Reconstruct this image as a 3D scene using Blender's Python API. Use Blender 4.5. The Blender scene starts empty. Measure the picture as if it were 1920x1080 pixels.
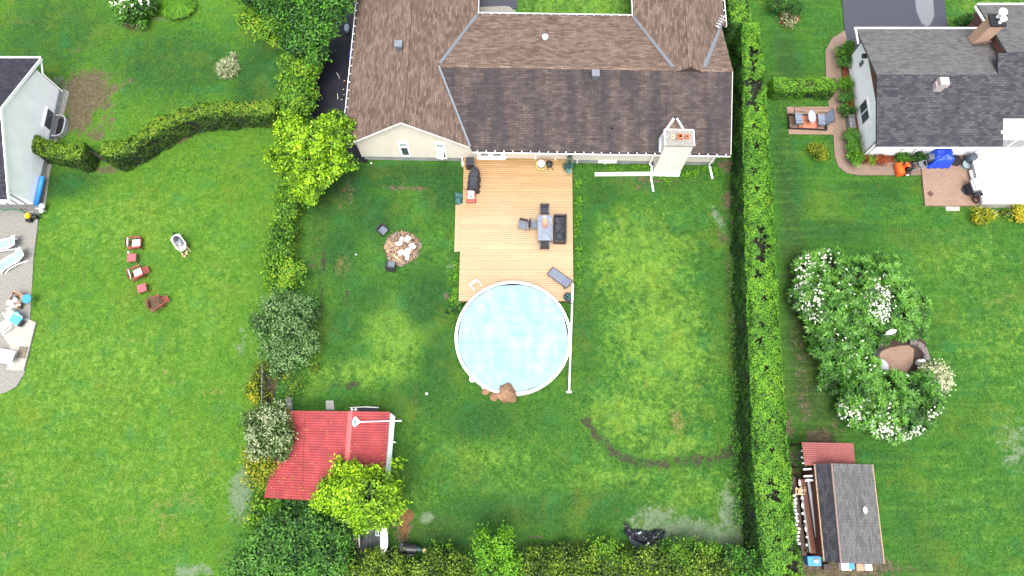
import bpy, bmesh, math, random
import numpy as np
from mathutils import Vector, Matrix
R = math.radians
random.seed(7); rng = np.random.default_rng(7)
S = bpy.context.scene
COL = S.collection
# ------------------------------------------------------------ camera, sky, sun, exposure
CAM_H = 42.0; FPX = 1280.0; TH = math.atan(385 / FPX)
cd = bpy.data.cameras.new('camera'); cam = bpy.data.objects.new('camera', cd); COL.objects.link(cam)
cam.location = (0, 0, CAM_H); cam.rotation_euler = (TH, 0, 0)
cd.sensor_width = 36; cd.lens = 24; cd.clip_start = .1; cd.clip_end = 3000
S.camera = cam
W = bpy.data.worlds.new('World'); S.world = W; W.use_nodes = True
wn = W.node_tree; bg = wn.nodes['Background']
sky = wn.nodes.new('ShaderNodeTexSky'); sky.sky_type = 'NISHITA'; sky.sun_disc = False
sky.sun_elevation = R(72); sky.sun_rotation = R(180); sky.dust_density = 4; sky.air_density = 1.0; sky.ozone_density = .6
hs = wn.nodes.new('ShaderNodeHueSaturation'); hs.inputs['Saturation'].default_value = .45
wn.links.new(sky.outputs[0], hs.inputs['Color']); wn.links.new(hs.outputs[0], bg.inputs[0])
bg.inputs[1].default_value = .135
sd = bpy.data.lights.new('sun', 'SUN'); sun = bpy.data.objects.new('sun', sd); COL.objects.link(sun)
sd.energy = 1.4; sd.angle = R(34); sd.color = (1, .97, .92)
sun.rotation_euler = (R(18), R(-2), 0)
S.view_settings.view_transform = 'Standard'; S.view_settings.look = 'None'
S.view_settings.exposure = 1.75; S.view_settings.gamma = 1

# ------------------------------------------------------------ geometry helpers
def at(px, py, z=0.):
    x = (px - 960) / FPX; y = (540 - py) / FPX
    c, s = math.cos(TH), math.sin(TH)
    Y = y * c + s; Z = y * s - c
    k = (CAM_H - z) / -Z
    return Vector((x * k, Y * k, z))
def ray_y(px, py, x0=None, y0=None):
    """point where the sight line meets the upright plane y=y0 or x=x0"""
    x = (px - 960) / FPX; y = (540 - py) / FPX
    c, s = math.cos(TH), math.sin(TH)
    d = Vector((x, y * c + s, y * s - c))
    k = (y0 / d.y) if y0 is not None else (x0 / d.x)
    return Vector((0, 0, CAM_H)) + d * k
def link(o, parent=None):
    COL.objects.link(o)
    if parent is not None: o.parent = parent
    return o
def tag(o, label=None, cat=None, group=None, kind=None):
    if label: o['label'] = label
    if cat: o['category'] = cat
    if group: o['group'] = group
    if kind: o['kind'] = kind
    return o
def thing(name, label, cat, loc=(0, 0, 0), rz=0., group=None):
    o = bpy.data.objects.new(name, None); COL.objects.link(o)
    o.empty_display_size = .2
    o.location = loc; o.rotation_euler = (0, 0, rz)
    return tag(o, label, cat, group)
def copy_tree(o, parent=None):
    c = o.copy(); COL.objects.link(c); c.parent = parent
    for ch in [k for k in bpy.data.objects if k.parent == o]: copy_tree(ch, c)
    return c
class MB:
    def __init__(s): s.v = []; s.f = []; s.t = []
    def add(s, vs, fs, tint=None):
        n = len(s.v); s.v += [tuple(v) for v in vs]
        for f in fs:
            s.f.append([n + i for i in f]); s.t.append(random.random() if tint is None else tint)
        return s
    def box(s, c, d, rz=0., rx=0., ry=0., tint=None, taper=1.):
        M = Matrix.Translation(Vector(c)) @ Matrix.Rotation(rz, 4, 'Z') @ Matrix.Rotation(ry, 4, 'Y') @ Matrix.Rotation(rx, 4, 'X')
        a, b, h = d[0] / 2, d[1] / 2, d[2] / 2; q = taper
        vs = [(-a, -b, -h), (a, -b, -h), (a, b, -h), (-a, b, -h), (-a*q, -b*q, h), (a*q, -b*q, h), (a*q, b*q, h), (-a*q, b*q, h)]
        return s.add([M @ Vector(v) for v in vs], [(3, 2, 1, 0), (4, 5, 6, 7), (0, 1, 5, 4), (1, 2, 6, 5), (2, 3, 7, 6), (3, 0, 4, 7)], tint)
    def prism(s, poly, z0, z1, tint=None):
        n = len(poly)
        ar = sum(poly[i][0]*poly[(i+1) % n][1] - poly[(i+1) % n][0]*poly[i][1] for i in range(n))
        if ar < 0: poly = poly[::-1]
        vs = [(p[0], p[1], z0) for p in poly] + [(p[0], p[1], z1) for p in poly]
        fs = [list(range(n))[::-1], list(range(n, 2*n))] + [(i, (i+1) % n, n + (i+1) % n, n + i) for i in range(n)]
        return s.add(vs, fs, tint)
    def slab(s, poly, th, tint=None):
        """thick plate under a 3-D polygon"""
        P = [Vector(p) for p in poly]; n = len(P)
        nn = Vector((0, 0, 0))
        for i in range(n): nn += P[i].cross(P[(i+1) % n])
        if nn.z < 0 or (abs(nn.z) < 1e-6 and False): P = P[::-1]
        Q = [p - Vector((0, 0, th)) for p in P]
        return s.add(P + Q, [list(range(n)), list(range(n, 2*n))[::-1]] + [((i+1) % n, i, n + i, n + (i+1) % n) for i in range(n)], tint)
    def plate(s, poly, d, tint=None):
        """polygon pushed along vector d"""
        P = [Vector(p) for p in poly]; n = len(P); d = Vector(d)
        Q = [p + d for p in P]
        nn = Vector((0, 0, 0))
        for i in range(n): nn += P[i].cross(P[(i+1) % n])
        if nn.dot(d) > 0: P, Q = Q, P
        return s.add(P + Q, [list(range(n)), list(range(n, 2*n))[::-1]] + [((i+1) % n, i, n + i, n + (i+1) % n) for i in range(n)], tint)
    def tube(s, pts, r, n=8, r2=None, tint=None):
        pts = [Vector(p) for p in pts]; m = len(pts); vs = []
        for i, p in enumerate(pts):
            d = (pts[min(i+1, m-1)] - pts[max(i-1, 0)]).normalized()
            a = d.orthogonal().normalized() if abs(d.z) > .95 else d.cross(Vector((0, 0, 1))).normalized()
            b = d.cross(a); rr = r + ((r2 if r2 is not None else r) - r) * i / (m - 1)
            for k in range(n):
                t = 2 * math.pi * k / n; vs.append(p + a * math.cos(t) * rr + b * math.sin(t) * rr)
        fs = [(i*n + k, i*n + (k+1) % n, (i+1)*n + (k+1) % n, (i+1)*n + k) for i in range(m-1) for k in range(n)]
        fs += [list(range(n)), [(m-1)*n + k for k in range(n)][::-1]]
        fs = [list(f)[::-1] for f in fs]
        return s.add(vs, fs, tint)
    def lathe(s, prof, c=(0, 0, 0), n=20, sx=1., sy=1., tint=None):
        c = Vector(c); m = len(prof); vs = []
        for r, z in prof:
            for k in range(n):
                t = 2*math.pi*k/n; vs.append(c + Vector((r*math.cos(t)*sx, r*math.sin(t)*sy, z)))
        fs = [(i*n + k, i*n + (k+1) % n, (i+1)*n + (k+1) % n, (i+1)*n + k) for i in range(m-1) for k in range(n)]
        fs += [list(range(n))[::-1], [(m-1)*n + k for k in range(n)]]
        return s.add(vs, fs, tint)
    def blob(s, c, d, rough=.12, n=14, m=9, seed=0, tint=None, flat=0.):
        rr = random.Random(seed); c = Vector(c); vs = []
        ph = [(rr.uniform(.8, 3.5), rr.uniform(.8, 3.5), rr.uniform(.8, 3.5), rr.uniform(0, 6)) for _ in range(5)]
        for i in range(m + 1):
            a = math.pi * i / m
            for k in range(n):
                t = 2*math.pi*k/n
                u = Vector((math.sin(a)*math.cos(t), math.sin(a)*math.sin(t), -math.cos(a)))
                q = 1 + rough * sum(math.sin(p[0]*u.x*2 + p[1]*u.y*2 + p[2]*u.z*2 + p[3]) for p in ph) / 2
                v = Vector((u.x*d[0]/2*q, u.y*d[1]/2*q, u.z*d[2]/2*q))
                if flat and v.z < -d[2]/2*flat: v.z = -d[2]/2*flat
                vs.append(c + v)
        fs = [(i*n + k, i*n + (k+1) % n, (i+1)*n + (k+1) % n, (i+1)*n + k) for i in range(m) for k in range(n)]
        return s.add(vs, fs, tint)
    def build(s, name, mat, parent=None, loc=None, rz=None, smooth=False, bevel=0):
        me = bpy.data.meshes.new(name); me.from_pydata(s.v, [], s.f); me.validate(); me.update()
        # uv in metres: u level along each face, v up its slope
        uv = me.uv_layers.new(name='uv')
        for p in me.polygons:
            n = p.normal
            if abs(n.z) > .999: u = Vector((1, 0, 0)); v = Vector((0, 1, 0))
            else:
                u = Vector((0, 0, 1)).cross(n).normalized(); v = n.cross(u)
            for li in p.loop_indices:
                co = me.vertices[me.loops[li].vertex_index].co
                uv.data[li].uv = (co.dot(u), co.dot(v))
        if len(s.t) == len(me.polygons):
            a = me.attributes.new('tint', 'FLOAT', 'FACE'); a.data.foreach_set('value', s.t)
        if smooth: me.polygons.foreach_set('use_smooth', [True] * len(me.polygons))
        me.materials.append(mat)
        o = bpy.data.objects.new(name, me); link(o, parent)
        if loc is not None: o.location = loc
        if rz is not None: o.rotation_euler = (0, 0, rz)
        if bevel:
            b = o.modifiers.new('bevel', 'BEVEL'); b.width = bevel; b.segments = 2; b.limit_method = 'ANGLE'
        return o

# ------------------------------------------------------------ material helpers
class NT:
    def __init__(s, name):
        s.m = bpy.data.materials.new(name); s.m.use_nodes = True; s.t = s.m.node_tree
        s.b = s.t.nodes['Principled BSDF']; s.out = s.t.nodes['Material Output']
    def n(s, t, **k):
        o = s.t.nodes.new('ShaderNode' + t)
        for a, v in k.items(): setattr(o, a, v)
        return o
    def l(s, a, b): s.t.links.new(a, b)
    def coord(s, kind='Object', scale=(1, 1, 1)):
        c = s.n('TexCoord'); mp = s.n('Mapping'); mp.inputs['Scale'].default_value = scale
        s.l(c.outputs[kind], mp.inputs['Vector']); return mp.outputs[0]
    def noise(s, scale, detail=4, rough=.6, vec=None, dist=0.):
        o = s.n('TexNoise'); o.inputs['Scale'].default_value = scale; o.inputs['Detail'].default_value = detail
        o.inputs['Roughness'].default_value = rough; o.inputs['Distortion'].default_value = dist
        if vec is not None: s.l(vec, o.inputs['Vector'])
        return o.outputs['Fac']
    def ramp(s, fac, stops):
        o = s.n('ValToRGB'); e = o.color_ramp.elements
        while len(e) < len(stops): e.new(.5)
        for i, (p, c) in enumerate(stops):
            e[i].position = p; e[i].color = (*c, 1) if len(c) == 3 else c
        s.l(fac, o.inputs[0]); return o.outputs[0]
    def math(s, op, a, b=None, c=None, clamp=False):
        o = s.n('Math', operation=op, use_clamp=clamp)
        for i, x in enumerate((a, b, c)):
            if x is None: continue
            if isinstance(x, (int, float)): o.inputs[i].default_value = x
            else: s.l(x, o.inputs[i])
        return o.outputs[0]
    def mix(s, f, a, b, blend='MIX'):
        o = s.n('Mix', data_type='RGBA', blend_type=blend)
        for i, x in ((0, f), (6, a), (7, b)):
            if isinstance(x, (int, float)): o.inputs[i].default_value = x
            elif isinstance(x, tuple): o.inputs[i].default_value = (*x, 1)
            else: s.l(x, o.inputs[i])
        return o.outputs[2]
    def bump(s, h, strength=.3, dist=.02):
        o = s.n('Bump'); o.inputs['Strength'].default_value = strength; o.inputs['Distance'].default_value = dist
        s.l(h, o.inputs['Height']); s.l(o.outputs[0], s.b.inputs['Normal'])
    def attr(s, name):
        o = s.n('Attribute'); o.attribute_name = name; return o
    def done(s, col=None, rough=.7, spec=None, metal=None):
        if col is not None:
            if isinstance(col, tuple): s.b.inputs['Base Color'].default_value = (*col, 1)
            else: s.l(col, s.b.inputs['Base Color'])
        if isinstance(rough, (int, float)): s.b.inputs['Roughness'].default_value = rough
        else: s.l(rough, s.b.inputs['Roughness'])
        if spec is not None: s.b.inputs['Specular IOR Level'].default_value = spec
        if metal is not None: s.b.inputs['Metallic'].default_value = metal
        return s.m
def plain(name, c, rough=.6, var=.18, scale=6., bump=.15, metal=0., spec=.4):
    """paint, plastic, fabric: one colour with soft wear and grime"""
    t = NT(name); v = t.coord('Object')
    n = t.noise(scale, 6, .65, v); n2 = t.noise(scale * 7, 3, .6, v)
    k = t.math('ADD', t.math('MULTIPLY', n, .7), t.math('MULTIPLY', n2, .3))
    lo = tuple(x * (1 - var * 1.3) for x in c); hi = tuple(min(1, x * (1 + var)) for x in c)
    col = t.ramp(k, [(.3, lo), (.7, hi)])
    if bump: t.bump(n2, bump, .01)
    return t.done(col, rough, spec, metal)

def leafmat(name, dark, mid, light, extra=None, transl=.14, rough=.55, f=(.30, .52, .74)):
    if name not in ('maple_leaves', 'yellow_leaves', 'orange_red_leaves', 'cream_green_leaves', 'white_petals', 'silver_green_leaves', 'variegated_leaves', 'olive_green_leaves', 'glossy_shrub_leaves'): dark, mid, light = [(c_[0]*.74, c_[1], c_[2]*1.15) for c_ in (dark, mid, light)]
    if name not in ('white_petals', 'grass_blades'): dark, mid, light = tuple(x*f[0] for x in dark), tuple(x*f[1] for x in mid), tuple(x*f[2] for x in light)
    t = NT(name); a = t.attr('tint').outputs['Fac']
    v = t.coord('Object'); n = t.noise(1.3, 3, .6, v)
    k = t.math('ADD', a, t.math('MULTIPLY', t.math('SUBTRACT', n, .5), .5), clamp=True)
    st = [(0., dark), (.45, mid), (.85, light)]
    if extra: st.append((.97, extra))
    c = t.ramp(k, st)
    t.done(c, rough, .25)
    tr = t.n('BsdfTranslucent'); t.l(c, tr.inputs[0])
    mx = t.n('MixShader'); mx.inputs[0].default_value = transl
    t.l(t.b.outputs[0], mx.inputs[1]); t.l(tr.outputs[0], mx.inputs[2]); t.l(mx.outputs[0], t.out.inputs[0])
    return t.m

def shingle(name, c1, c2, c3, streak=0., streakc=(.03, .03, .035), bw=.42, bh=.15, speck=.35):
    t = NT(name); v = t.coord('UV')
    b = t.n('TexBrick'); b.offset = .5; b.inputs['Scale'].default_value = 1; b.inputs['Brick Width'].default_value = bw
    b.inputs['Row Height'].default_value = bh; b.inputs['Mortar Size'].default_value = .012; b.inputs['Mortar Smooth'].default_value = .3
    b.inputs['Color1'].default_value = (0, 0, 0, 1); b.inputs['Color2'].default_value = (1, 1, 1, 1); b.inputs['Mortar'].default_value = (0, 0, 0, 1)
    t.l(v, b.inputs['Vector'])
    big = t.noise(.5, 4, .6, v); fine = t.noise(14, 3, .7, v)
    k = t.math('ADD', t.math('MULTIPLY', b.outputs['Color'], .42), t.math('MULTIPLY', fine, speck))
    mid_ = t.noise(1.7, 4, .6, v); k = t.math('ADD', k, t.math('ADD', t.math('MULTIPLY', t.math('SUBTRACT', mid_, .3), .55), t.math('MULTIPLY', t.math('SUBTRACT', big, .3), .45)))
    c = t.ramp(k, [(.2, c1), (.55, c2), (.95, c3)])
    if streak:
        vs = t.coord('UV', (.9, .14, 1)); s1 = t.noise(1.0, 5, .62, vs); s2 = t.noise(2.5, 4, .6, v)
        q = t.math('ADD', t.math('MULTIPLY', s1, .75), t.math('MULTIPLY', s2, .25))
        q = t.ramp(q, [(.40, (0, 0, 0)), (.58, (1, 1, 1))])
        c = t.mix(t.math('MULTIPLY', q, streak), c, t.mix(.85, c, streakc))
    gap = t.math('SUBTRACT', 1, b.outputs['Fac'])
    c = t.mix(t.math('MULTIPLY', b.outputs['Fac'], .45), c, tuple(x * .35 for x in c1))
    t.bump(t.math('ADD', gap, t.math('MULTIPLY', fine, .5)), .5, .02)
    return t.done(c, .85, .3)
def siding(name, c, pitch=.13, rough=.6, depth=.25, vertical=False):
    t = NT(name); uv = t.n('TexCoord'); sp = t.n('SeparateXYZ'); t.l(uv.outputs['UV'], sp.inputs[0])
    y = t.math('FRACT', t.math('DIVIDE', sp.outputs[0 if vertical else 1], pitch))
    line = t.math('GREATER_THAN', y, .9)
    n = t.noise(1.2, 5, .6, t.coord('UV', (1, .5, 1))); n2 = t.noise(18, 2, .5, t.coord('UV'))
    base = t.ramp(t.math('ADD', t.math('MULTIPLY', n, .8), t.math('MULTIPLY', n2, .2)), [(.3, tuple(x * .86 for x in c)), (.7, c)])
    col = t.mix(t.math('MULTIPLY', line, depth), base, tuple(x * .5 for x in c))
    t.bump(y, .4, .015)
    return t.done(col, rough, .35)
def bricks(name, c1, c2, mortar, bw=.2, bh=.1, ms=.012, rough=.85, wear=.4, coord='UV'):
    t = NT(name); v = t.coord(coord)
    b = t.n('TexBrick'); b.inputs['Scale'].default_value = 1; b.inputs['Brick Width'].default_value = bw; b.inputs['Row Height'].default_value = bh
    b.inputs['Mortar Size'].default_value = ms; b.inputs['Color1'].default_value = (*c1, 1); b.inputs['Color2'].default_value = (*c2, 1)
    b.inputs['Mortar'].default_value = (*mortar, 1); t.l(v, b.inputs['Vector'])
    n = t.noise(.9, 6, .65, v); f = t.noise(20, 2, .6, v)
    c = t.mix(wear, b.outputs['Color'], t.ramp(t.math('ADD', t.math('MULTIPLY', n, .7), t.math('MULTIPLY', f, .3)), [(.3, tuple(x*.55 for x in c1)), (.7, tuple(min(1, x*1.35) for x in c2))]))
    t.bump(t.math('SUBTRACT', f, b.outputs['Fac']), .4, .01)
    return t.done(c, rough, .3)

M = {}
M['shingle'] = shingle('brown_shingle', (0.0400, 0.0256, 0.0192), (0.0960, 0.0648, 0.0496), (0.1720, 0.1216, 0.0960), 0, speck=.45)
M['shingle_algae'] = shingle('algae_streaked_shingle', (0.0272, 0.0200, 0.0176), (0.0608, 0.0440, 0.0384), (0.1080, 0.0800, 0.0704), .85, (0.0160, 0.0160, 0.0208))
M['shingle_grey'] = shingle('grey_shingle', (0.0336, 0.0336, 0.0360), (0.0624, 0.0624, 0.0640), (0.1080, 0.1056, 0.1024), .15, (0.0400, 0.0400, 0.0384), .35, .14, .7)
M['shingle_dark'] = shingle('dark_grey_shingle', (0.0104, 0.0104, 0.0144), (0.0264, 0.0264, 0.0328), (0.0624, 0.0616, 0.0664), .2, (0.0144, 0.0144, 0.0200), .32, .15, .55)
M['shingle_black'] = shingle('black_shingle', (0.0080, 0.0080, 0.0136), (0.0176, 0.0176, 0.0264), (0.0360, 0.0360, 0.0480), 0, bw=.3, bh=.14)
M['beige'] = siding('beige_siding', (.66, .60, .505), .13)
M['cream'] = siding('cream_siding', (.68, .64, .57), .13)
M['white_side'] = siding('white_siding', (.90, .90, .90), .12, depth=.12)
M['white_stucco'] = plain('white_stucco', (.88, .875, .86), .8, .08, 2, .3)
M['brown_panel'] = siding('brown_panel', (.13, .055, .045), .2, vertical=True)
M['concrete'] = plain('concrete', (0.2304, 0.2419, 0.2304), .85, .25, 1.5, .3)
M['slab'] = plain('pale_slab', (0.2650, 0.2534, 0.2246), .85, .18, 2.5, .3)
M['pebble'] = plain('washed_pebble_paving', (0.1728, 0.1670, 0.1498), .9, .4, 9, .6)
M['asphalt'] = plain('blue_grey_asphalt', (0.0307, 0.0338, 0.0456), .75, .3, 12, .5)
M['asphalt_wet'] = plain('wet_asphalt', (0.0106, 0.0115, 0.0173), .38, .5, 1.0, .15)
M['white'] = plain('white_paint', (.80, .80, .79), .4, .06, 4, .05)
M['offwhite'] = plain('off_white_paint', (0.5580, 0.5400, 0.4950), .5, .12, 4, .1)
M['grey_metal'] = plain('grey_metal', (0.1536, 0.1664, 0.1856), .45, .15, 5, .1, .3)
M['silver'] = plain('silver_metal', (.45, .47, .50), .35, .15, 5, .1, .6)
M['black'] = plain('black_plastic', (.012, .012, .015), .4, .3, 8, .2)
M['charcoal'] = plain('charcoal_fabric', (.022, .024, .032), .75, .3, 10, .4)
M['dark_wicker'] = plain('dark_wicker', (.028, .027, .028), .6, .4, 40, .6)
M['grey_sling'] = plain('grey_sling_fabric', (.10, .115, .15), .6, .2, 12, .3)
M['glass'] = plain('dark_window_glass', (.05, .065, .07), .08, .2, 3, 0, 0, .6)
M['glass_l'] = plain('pale_window_glass', (.25, .34, .34), .1, .2, 3, 0, 0, .6)
M['clay'] = plain('clay_flue', (.42, .13, .06), .8, .25, 12, .3)
M['soot'] = plain('soot', (.02, .006, .005), .95, .3, 10, .3)
M['mortar'] = plain('mortar_cap', (0.1920, 0.1824, 0.1664), .9, .35, 5, .4)
M['red_metal'] = plain('red_sheet_metal', (.235, .034, .036), .5, .3, 1.6, .1, 0, .35) if True else plain('x', (0.2880, 0.0360, 0.0384), .42, .22, 1.6, .1, 0, .5)
M['pink_metal'] = plain('faded_red_sheet', (0.1980, 0.0600, 0.0540), .5, .2, 2, .1)
M['red_wood'] = plain('red_stained_wood', (.20, .032, .030), .6, .35, 9, .3)
M['red_top'] = plain('faded_red_table_top', (0.2400, 0.0660, 0.0720), .6, .2, 7, .3)
M['red'] = plain('red_plastic', (.50, .05, .04), .4, .2, 6, .1)
M['orange'] = plain('orange_paint', (.62, .10, .015), .4, .2, 6, .1)
M['orange_cloth'] = plain('orange_pink_cloth', (.62, .20, .13), .75, .4, 14, .4)
M['blue'] = plain('blue_tarp', (.010, .055, .50), .4, .35, 5, .5)
M['sky_blue'] = plain('light_blue_plastic', (.03, .20, .50), .45, .2, 5, .1)
M['turq'] = plain('turquoise_sling', (.18, .52, .60), .6, .2, 8, .2)
M['turq_d'] = plain('turquoise_plastic', (.05, .42, .60), .5, .2, 8, .2)
M['yellow'] = plain('yellow_plastic', (.70, .42, .01), .4, .2, 6, .1)
M['wood'] = plain('weathered_wood', (.30, .20, .13), .8, .35, 7, .4)
M['wood_red'] = plain('rusty_brown_board', (.11, .040, .026), .8, .3, 6, .3)
M['wood_dark'] = plain('dark_wood', (.05, .035, .028), .85, .3, 8, .4)
M['wood_pale'] = plain('fresh_split_wood', (.52, .38, .22), .8, .25, 12, .3)
M['bark'] = plain('bark', (.085, .065, .048), .9, .35, 9, .6)
M['twig'] = plain('dry_twigs', (.16, .10, .06), .9, .45, 12, .4)
M['rock'] = plain('brown_rock', (0.2160, 0.1200, 0.0680), .85, .4, 4, .6)
M['rock_grey'] = plain('grey_stone', (0.1560, 0.1530, 0.1500), .85, .3, 5, .5)
M['mulch'] = plain('red_mulch', (0.1760, 0.0440, 0.0200), .95, .5, 22, .8)
M['soil'] = plain('dark_soil', (0.0360, 0.0240, 0.0176), .95, .5, 10, .8)
M['ash'] = plain('ash_and_dirt', (.16, .13, .105), .95, .6, 7, .9) if True else plain('x', (0.1050, 0.0788, 0.0585), .95, .6, 7, .9)
M['tarp_black'] = plain('black_tarp', (.010, .011, .015), .28, .4, 4, .3, 0, .6)
M['paver'] = bricks('pinkish_pavers', (.21, .145, .11), (.165, .112, .086), (.08, .058, .045), .22, .11, .012)
M['paver_tan'] = bricks('tan_pavers', (.26, .172, .125), (.20, .13, .095), (.10, .07, .05), .24, .12, .014)
M['brick_tan'] = bricks('tan_brick', (.40, .24, .15), (.34, .20, .13), (.36, .30, .24), .22, .075, .01, wear=.25)
M['brick_edge'] = bricks('brown_edging_brick', (.16, .11, .09), (.11, .08, .07), (.06, .05, .04), .2, .1, .014)
# cushion with small leaf print
t = NT('white_floral_fabric'); vv = t.coord('Object'); vo = t.n('TexVoronoi'); vo.inputs['Scale'].default_value = 14; t.l(vv, vo.inputs['Vector'])
M['floral'] = t.done(t.mix(t.math('LESS_THAN', vo.outputs['Distance'], .28), (.70, .70, .66), (.22, .27, .22)), .8)
# deck boards
t = NT('cedar_deck_boards'); a = t.attr('tint').outputs['Fac']; vv = t.coord('Object', (1, 9, 1))
n = t.noise(1.4, 6, .65, vv); big = t.noise(.28, 4, .55, t.coord('Object'))
sp = t.n('SeparateXYZ'); tc = t.n('TexCoord'); t.l(tc.outputs['Object'], sp.inputs[0])
g = t.math('MULTIPLY_ADD', sp.outputs[1], .17, .0)       # oiled nearer the house, bleached further out
k = t.math('ADD', t.math('MULTIPLY', a, .26), t.math('ADD', t.math('MULTIPLY', n, .34), t.math('MULTIPLY', big, .2)))
c1 = t.ramp(k, [(.15, (.285, .19, .108)), (.5, (.355, .25, .15)), (.8, (.395, .285, .178))])
c2 = t.ramp(k, [(.15, (.20, .11, .04)), (.5, (.29, .18, .075)), (.8, (.34, .22, .105))])
gg = t.math('ADD', g, t.math('MULTIPLY', t.math('SUBTRACT', big, .5), 1.2), clamp=True)
kn = t.noise(5, 2, .5, t.coord('Object', (1, 2.5, 1)))
c3 = t.mix(t.math('MULTIPLY', t.math('LESS_THAN', kn, .29), .35), t.mix(gg, c1, c2), (.16, .09, .04))
t.bump(n, .2, .006); M['deck'] = t.done(c3, .6, .3)
# pool blanket: thin cyan bubble sheet, its pale patches painted as sky reflections
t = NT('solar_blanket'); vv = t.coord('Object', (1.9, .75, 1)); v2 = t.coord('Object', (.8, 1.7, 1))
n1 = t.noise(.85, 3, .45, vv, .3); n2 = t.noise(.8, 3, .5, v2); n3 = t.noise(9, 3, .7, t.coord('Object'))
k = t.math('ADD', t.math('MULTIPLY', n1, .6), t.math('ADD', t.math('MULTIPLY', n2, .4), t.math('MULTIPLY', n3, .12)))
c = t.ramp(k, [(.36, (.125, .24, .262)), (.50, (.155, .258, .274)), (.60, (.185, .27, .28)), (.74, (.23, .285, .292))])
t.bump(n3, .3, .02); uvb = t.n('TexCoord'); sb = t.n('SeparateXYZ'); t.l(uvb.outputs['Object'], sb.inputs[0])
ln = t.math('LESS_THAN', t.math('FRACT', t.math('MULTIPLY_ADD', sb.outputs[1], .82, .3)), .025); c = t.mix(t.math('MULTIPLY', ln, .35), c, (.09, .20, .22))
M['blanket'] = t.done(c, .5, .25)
# foliage
M['l_cedar'] = leafmat('cedar_foliage', (.028, .080, .010), (.085, .215, .012), (.18, .35, .012), (.17, .30, .015))
M['l_cedar_w'] = leafmat('cedar_west_foliage', (.045, .095, .008), (.13, .21, .008), (.25, .33, .01), (.24, .16, .03))
M['l_clip'] = leafmat('clipped_cedar', (.07, .18, .006), (.14, .32, .008), (.22, .40, .012))
M['l_maple'] = leafmat('maple_leaves', (.06, .18, .006), (.22, .47, .008), (.36, .64, .010), (.42, .56, .015))
M['l_green'] = leafmat('green_leaves', (.022, .075, .010), (.065, .18, .014), (.15, .32, .02))
M['l_mid'] = leafmat('vine_leaves', (.045, .13, .010), (.12, .26, .012), (.25, .38, .014), (.20, .27, .015))
M['l_dog'] = leafmat('glossy_shrub_leaves', (.016, .070, .010), (.050, .175, .016), (.125, .32, .035), rough=.45)
M['l_silver'] = leafmat('silver_green_leaves', (.018, .065, .010), (.055, .155, .022), (.19, .34, .115))
M['l_varieg'] = leafmat('variegated_leaves', (.03, .085, .015), (.10, .20, .03), (.46, .50, .30))
M['l_pale'] = leafmat('cream_green_leaves', (.20, .26, .10), (.42, .50, .24), (.66, .68, .42))
M['l_yellow'] = leafmat('yellow_leaves', (.10, .19, .008), (.30, .38, .012), (.50, .46, .015), (.50, .34, .02))
M['l_low'] = leafmat('box_leaves', (.018, .07, .010), (.05, .15, .014), (.12, .26, .018))
M['l_dark'] = leafmat('dark_green_leaves', (.018, .065, .010), (.055, .15, .018), (.15, .29, .03))
M['l_bush'] = leafmat('olive_green_leaves', (.028, .08, .010), (.10, .21, .016), (.23, .36, .02), (.24, .31, .02))
M['l_blue'] = leafmat('blue_green_leaves', (.03, .09, .07), (.07, .17, .13), (.14, .26, .20))
M['grassblade'] = leafmat('grass_blades', (.007, .034, .004), (.028, .098, .007), (.105, .20, .024), transl=.08, rough=.7)
M['flower'] = leafmat('white_petals', (.34, .42, .22), (.52, .56, .42), (.66, .67, .60), transl=.1)
M['core'] = plain('shaded_twig_interior', (.010, .012, .006), .95, .5, 9, .5)  # near-black so gaps between leaves read as inner shade

# ------------------------------------------------------------ foliage generators (numpy)
def unit(a): return a / np.maximum(np.linalg.norm(a, axis=1, keepdims=True), 1e-9)
def leaf_obj(name, P, N, L, Wd, mat, parent=None, tint=None, T=None, loc=None):
    n = len(P); P = np.asarray(P, float); N = unit(np.asarray(N, float))
    if T is None: T = rng.normal(size=(n, 3))
    T = unit(T - N * (T * N).sum(1, keepdims=True)); B = np.cross(N, T)
    L = np.broadcast_to(L, n)[:, None]; Wd = np.broadcast_to(Wd, n)[:, None]
    V = np.stack([P - T*L/2, P + B*Wd/2 - T*L*.05, P + T*L/2, P - B*Wd/2 - T*L*.05], 1).reshape(-1, 3)
    me = bpy.data.meshes.new(name); me.vertices.add(4*n); me.vertices.foreach_set('co', V.ravel())
    me.loops.add(4*n); me.loops.foreach_set('vertex_index', np.arange(4*n, dtype=np.int32))
    me.polygons.add(n); me.polygons.foreach_set('loop_start', np.arange(0, 4*n, 4, dtype=np.int32))
    me.update(calc_edges=True)
    a = me.attributes.new('tint', 'FLOAT', 'FACE')
    a.data.foreach_set('value', np.clip(tint if tint is not None else rng.random(n), 0, 1).astype(np.float32))
    me.materials.append(mat)
    o = bpy.data.objects.new(name, me); link(o, parent)
    if loc is not None: o.location = loc
    return o
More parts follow.
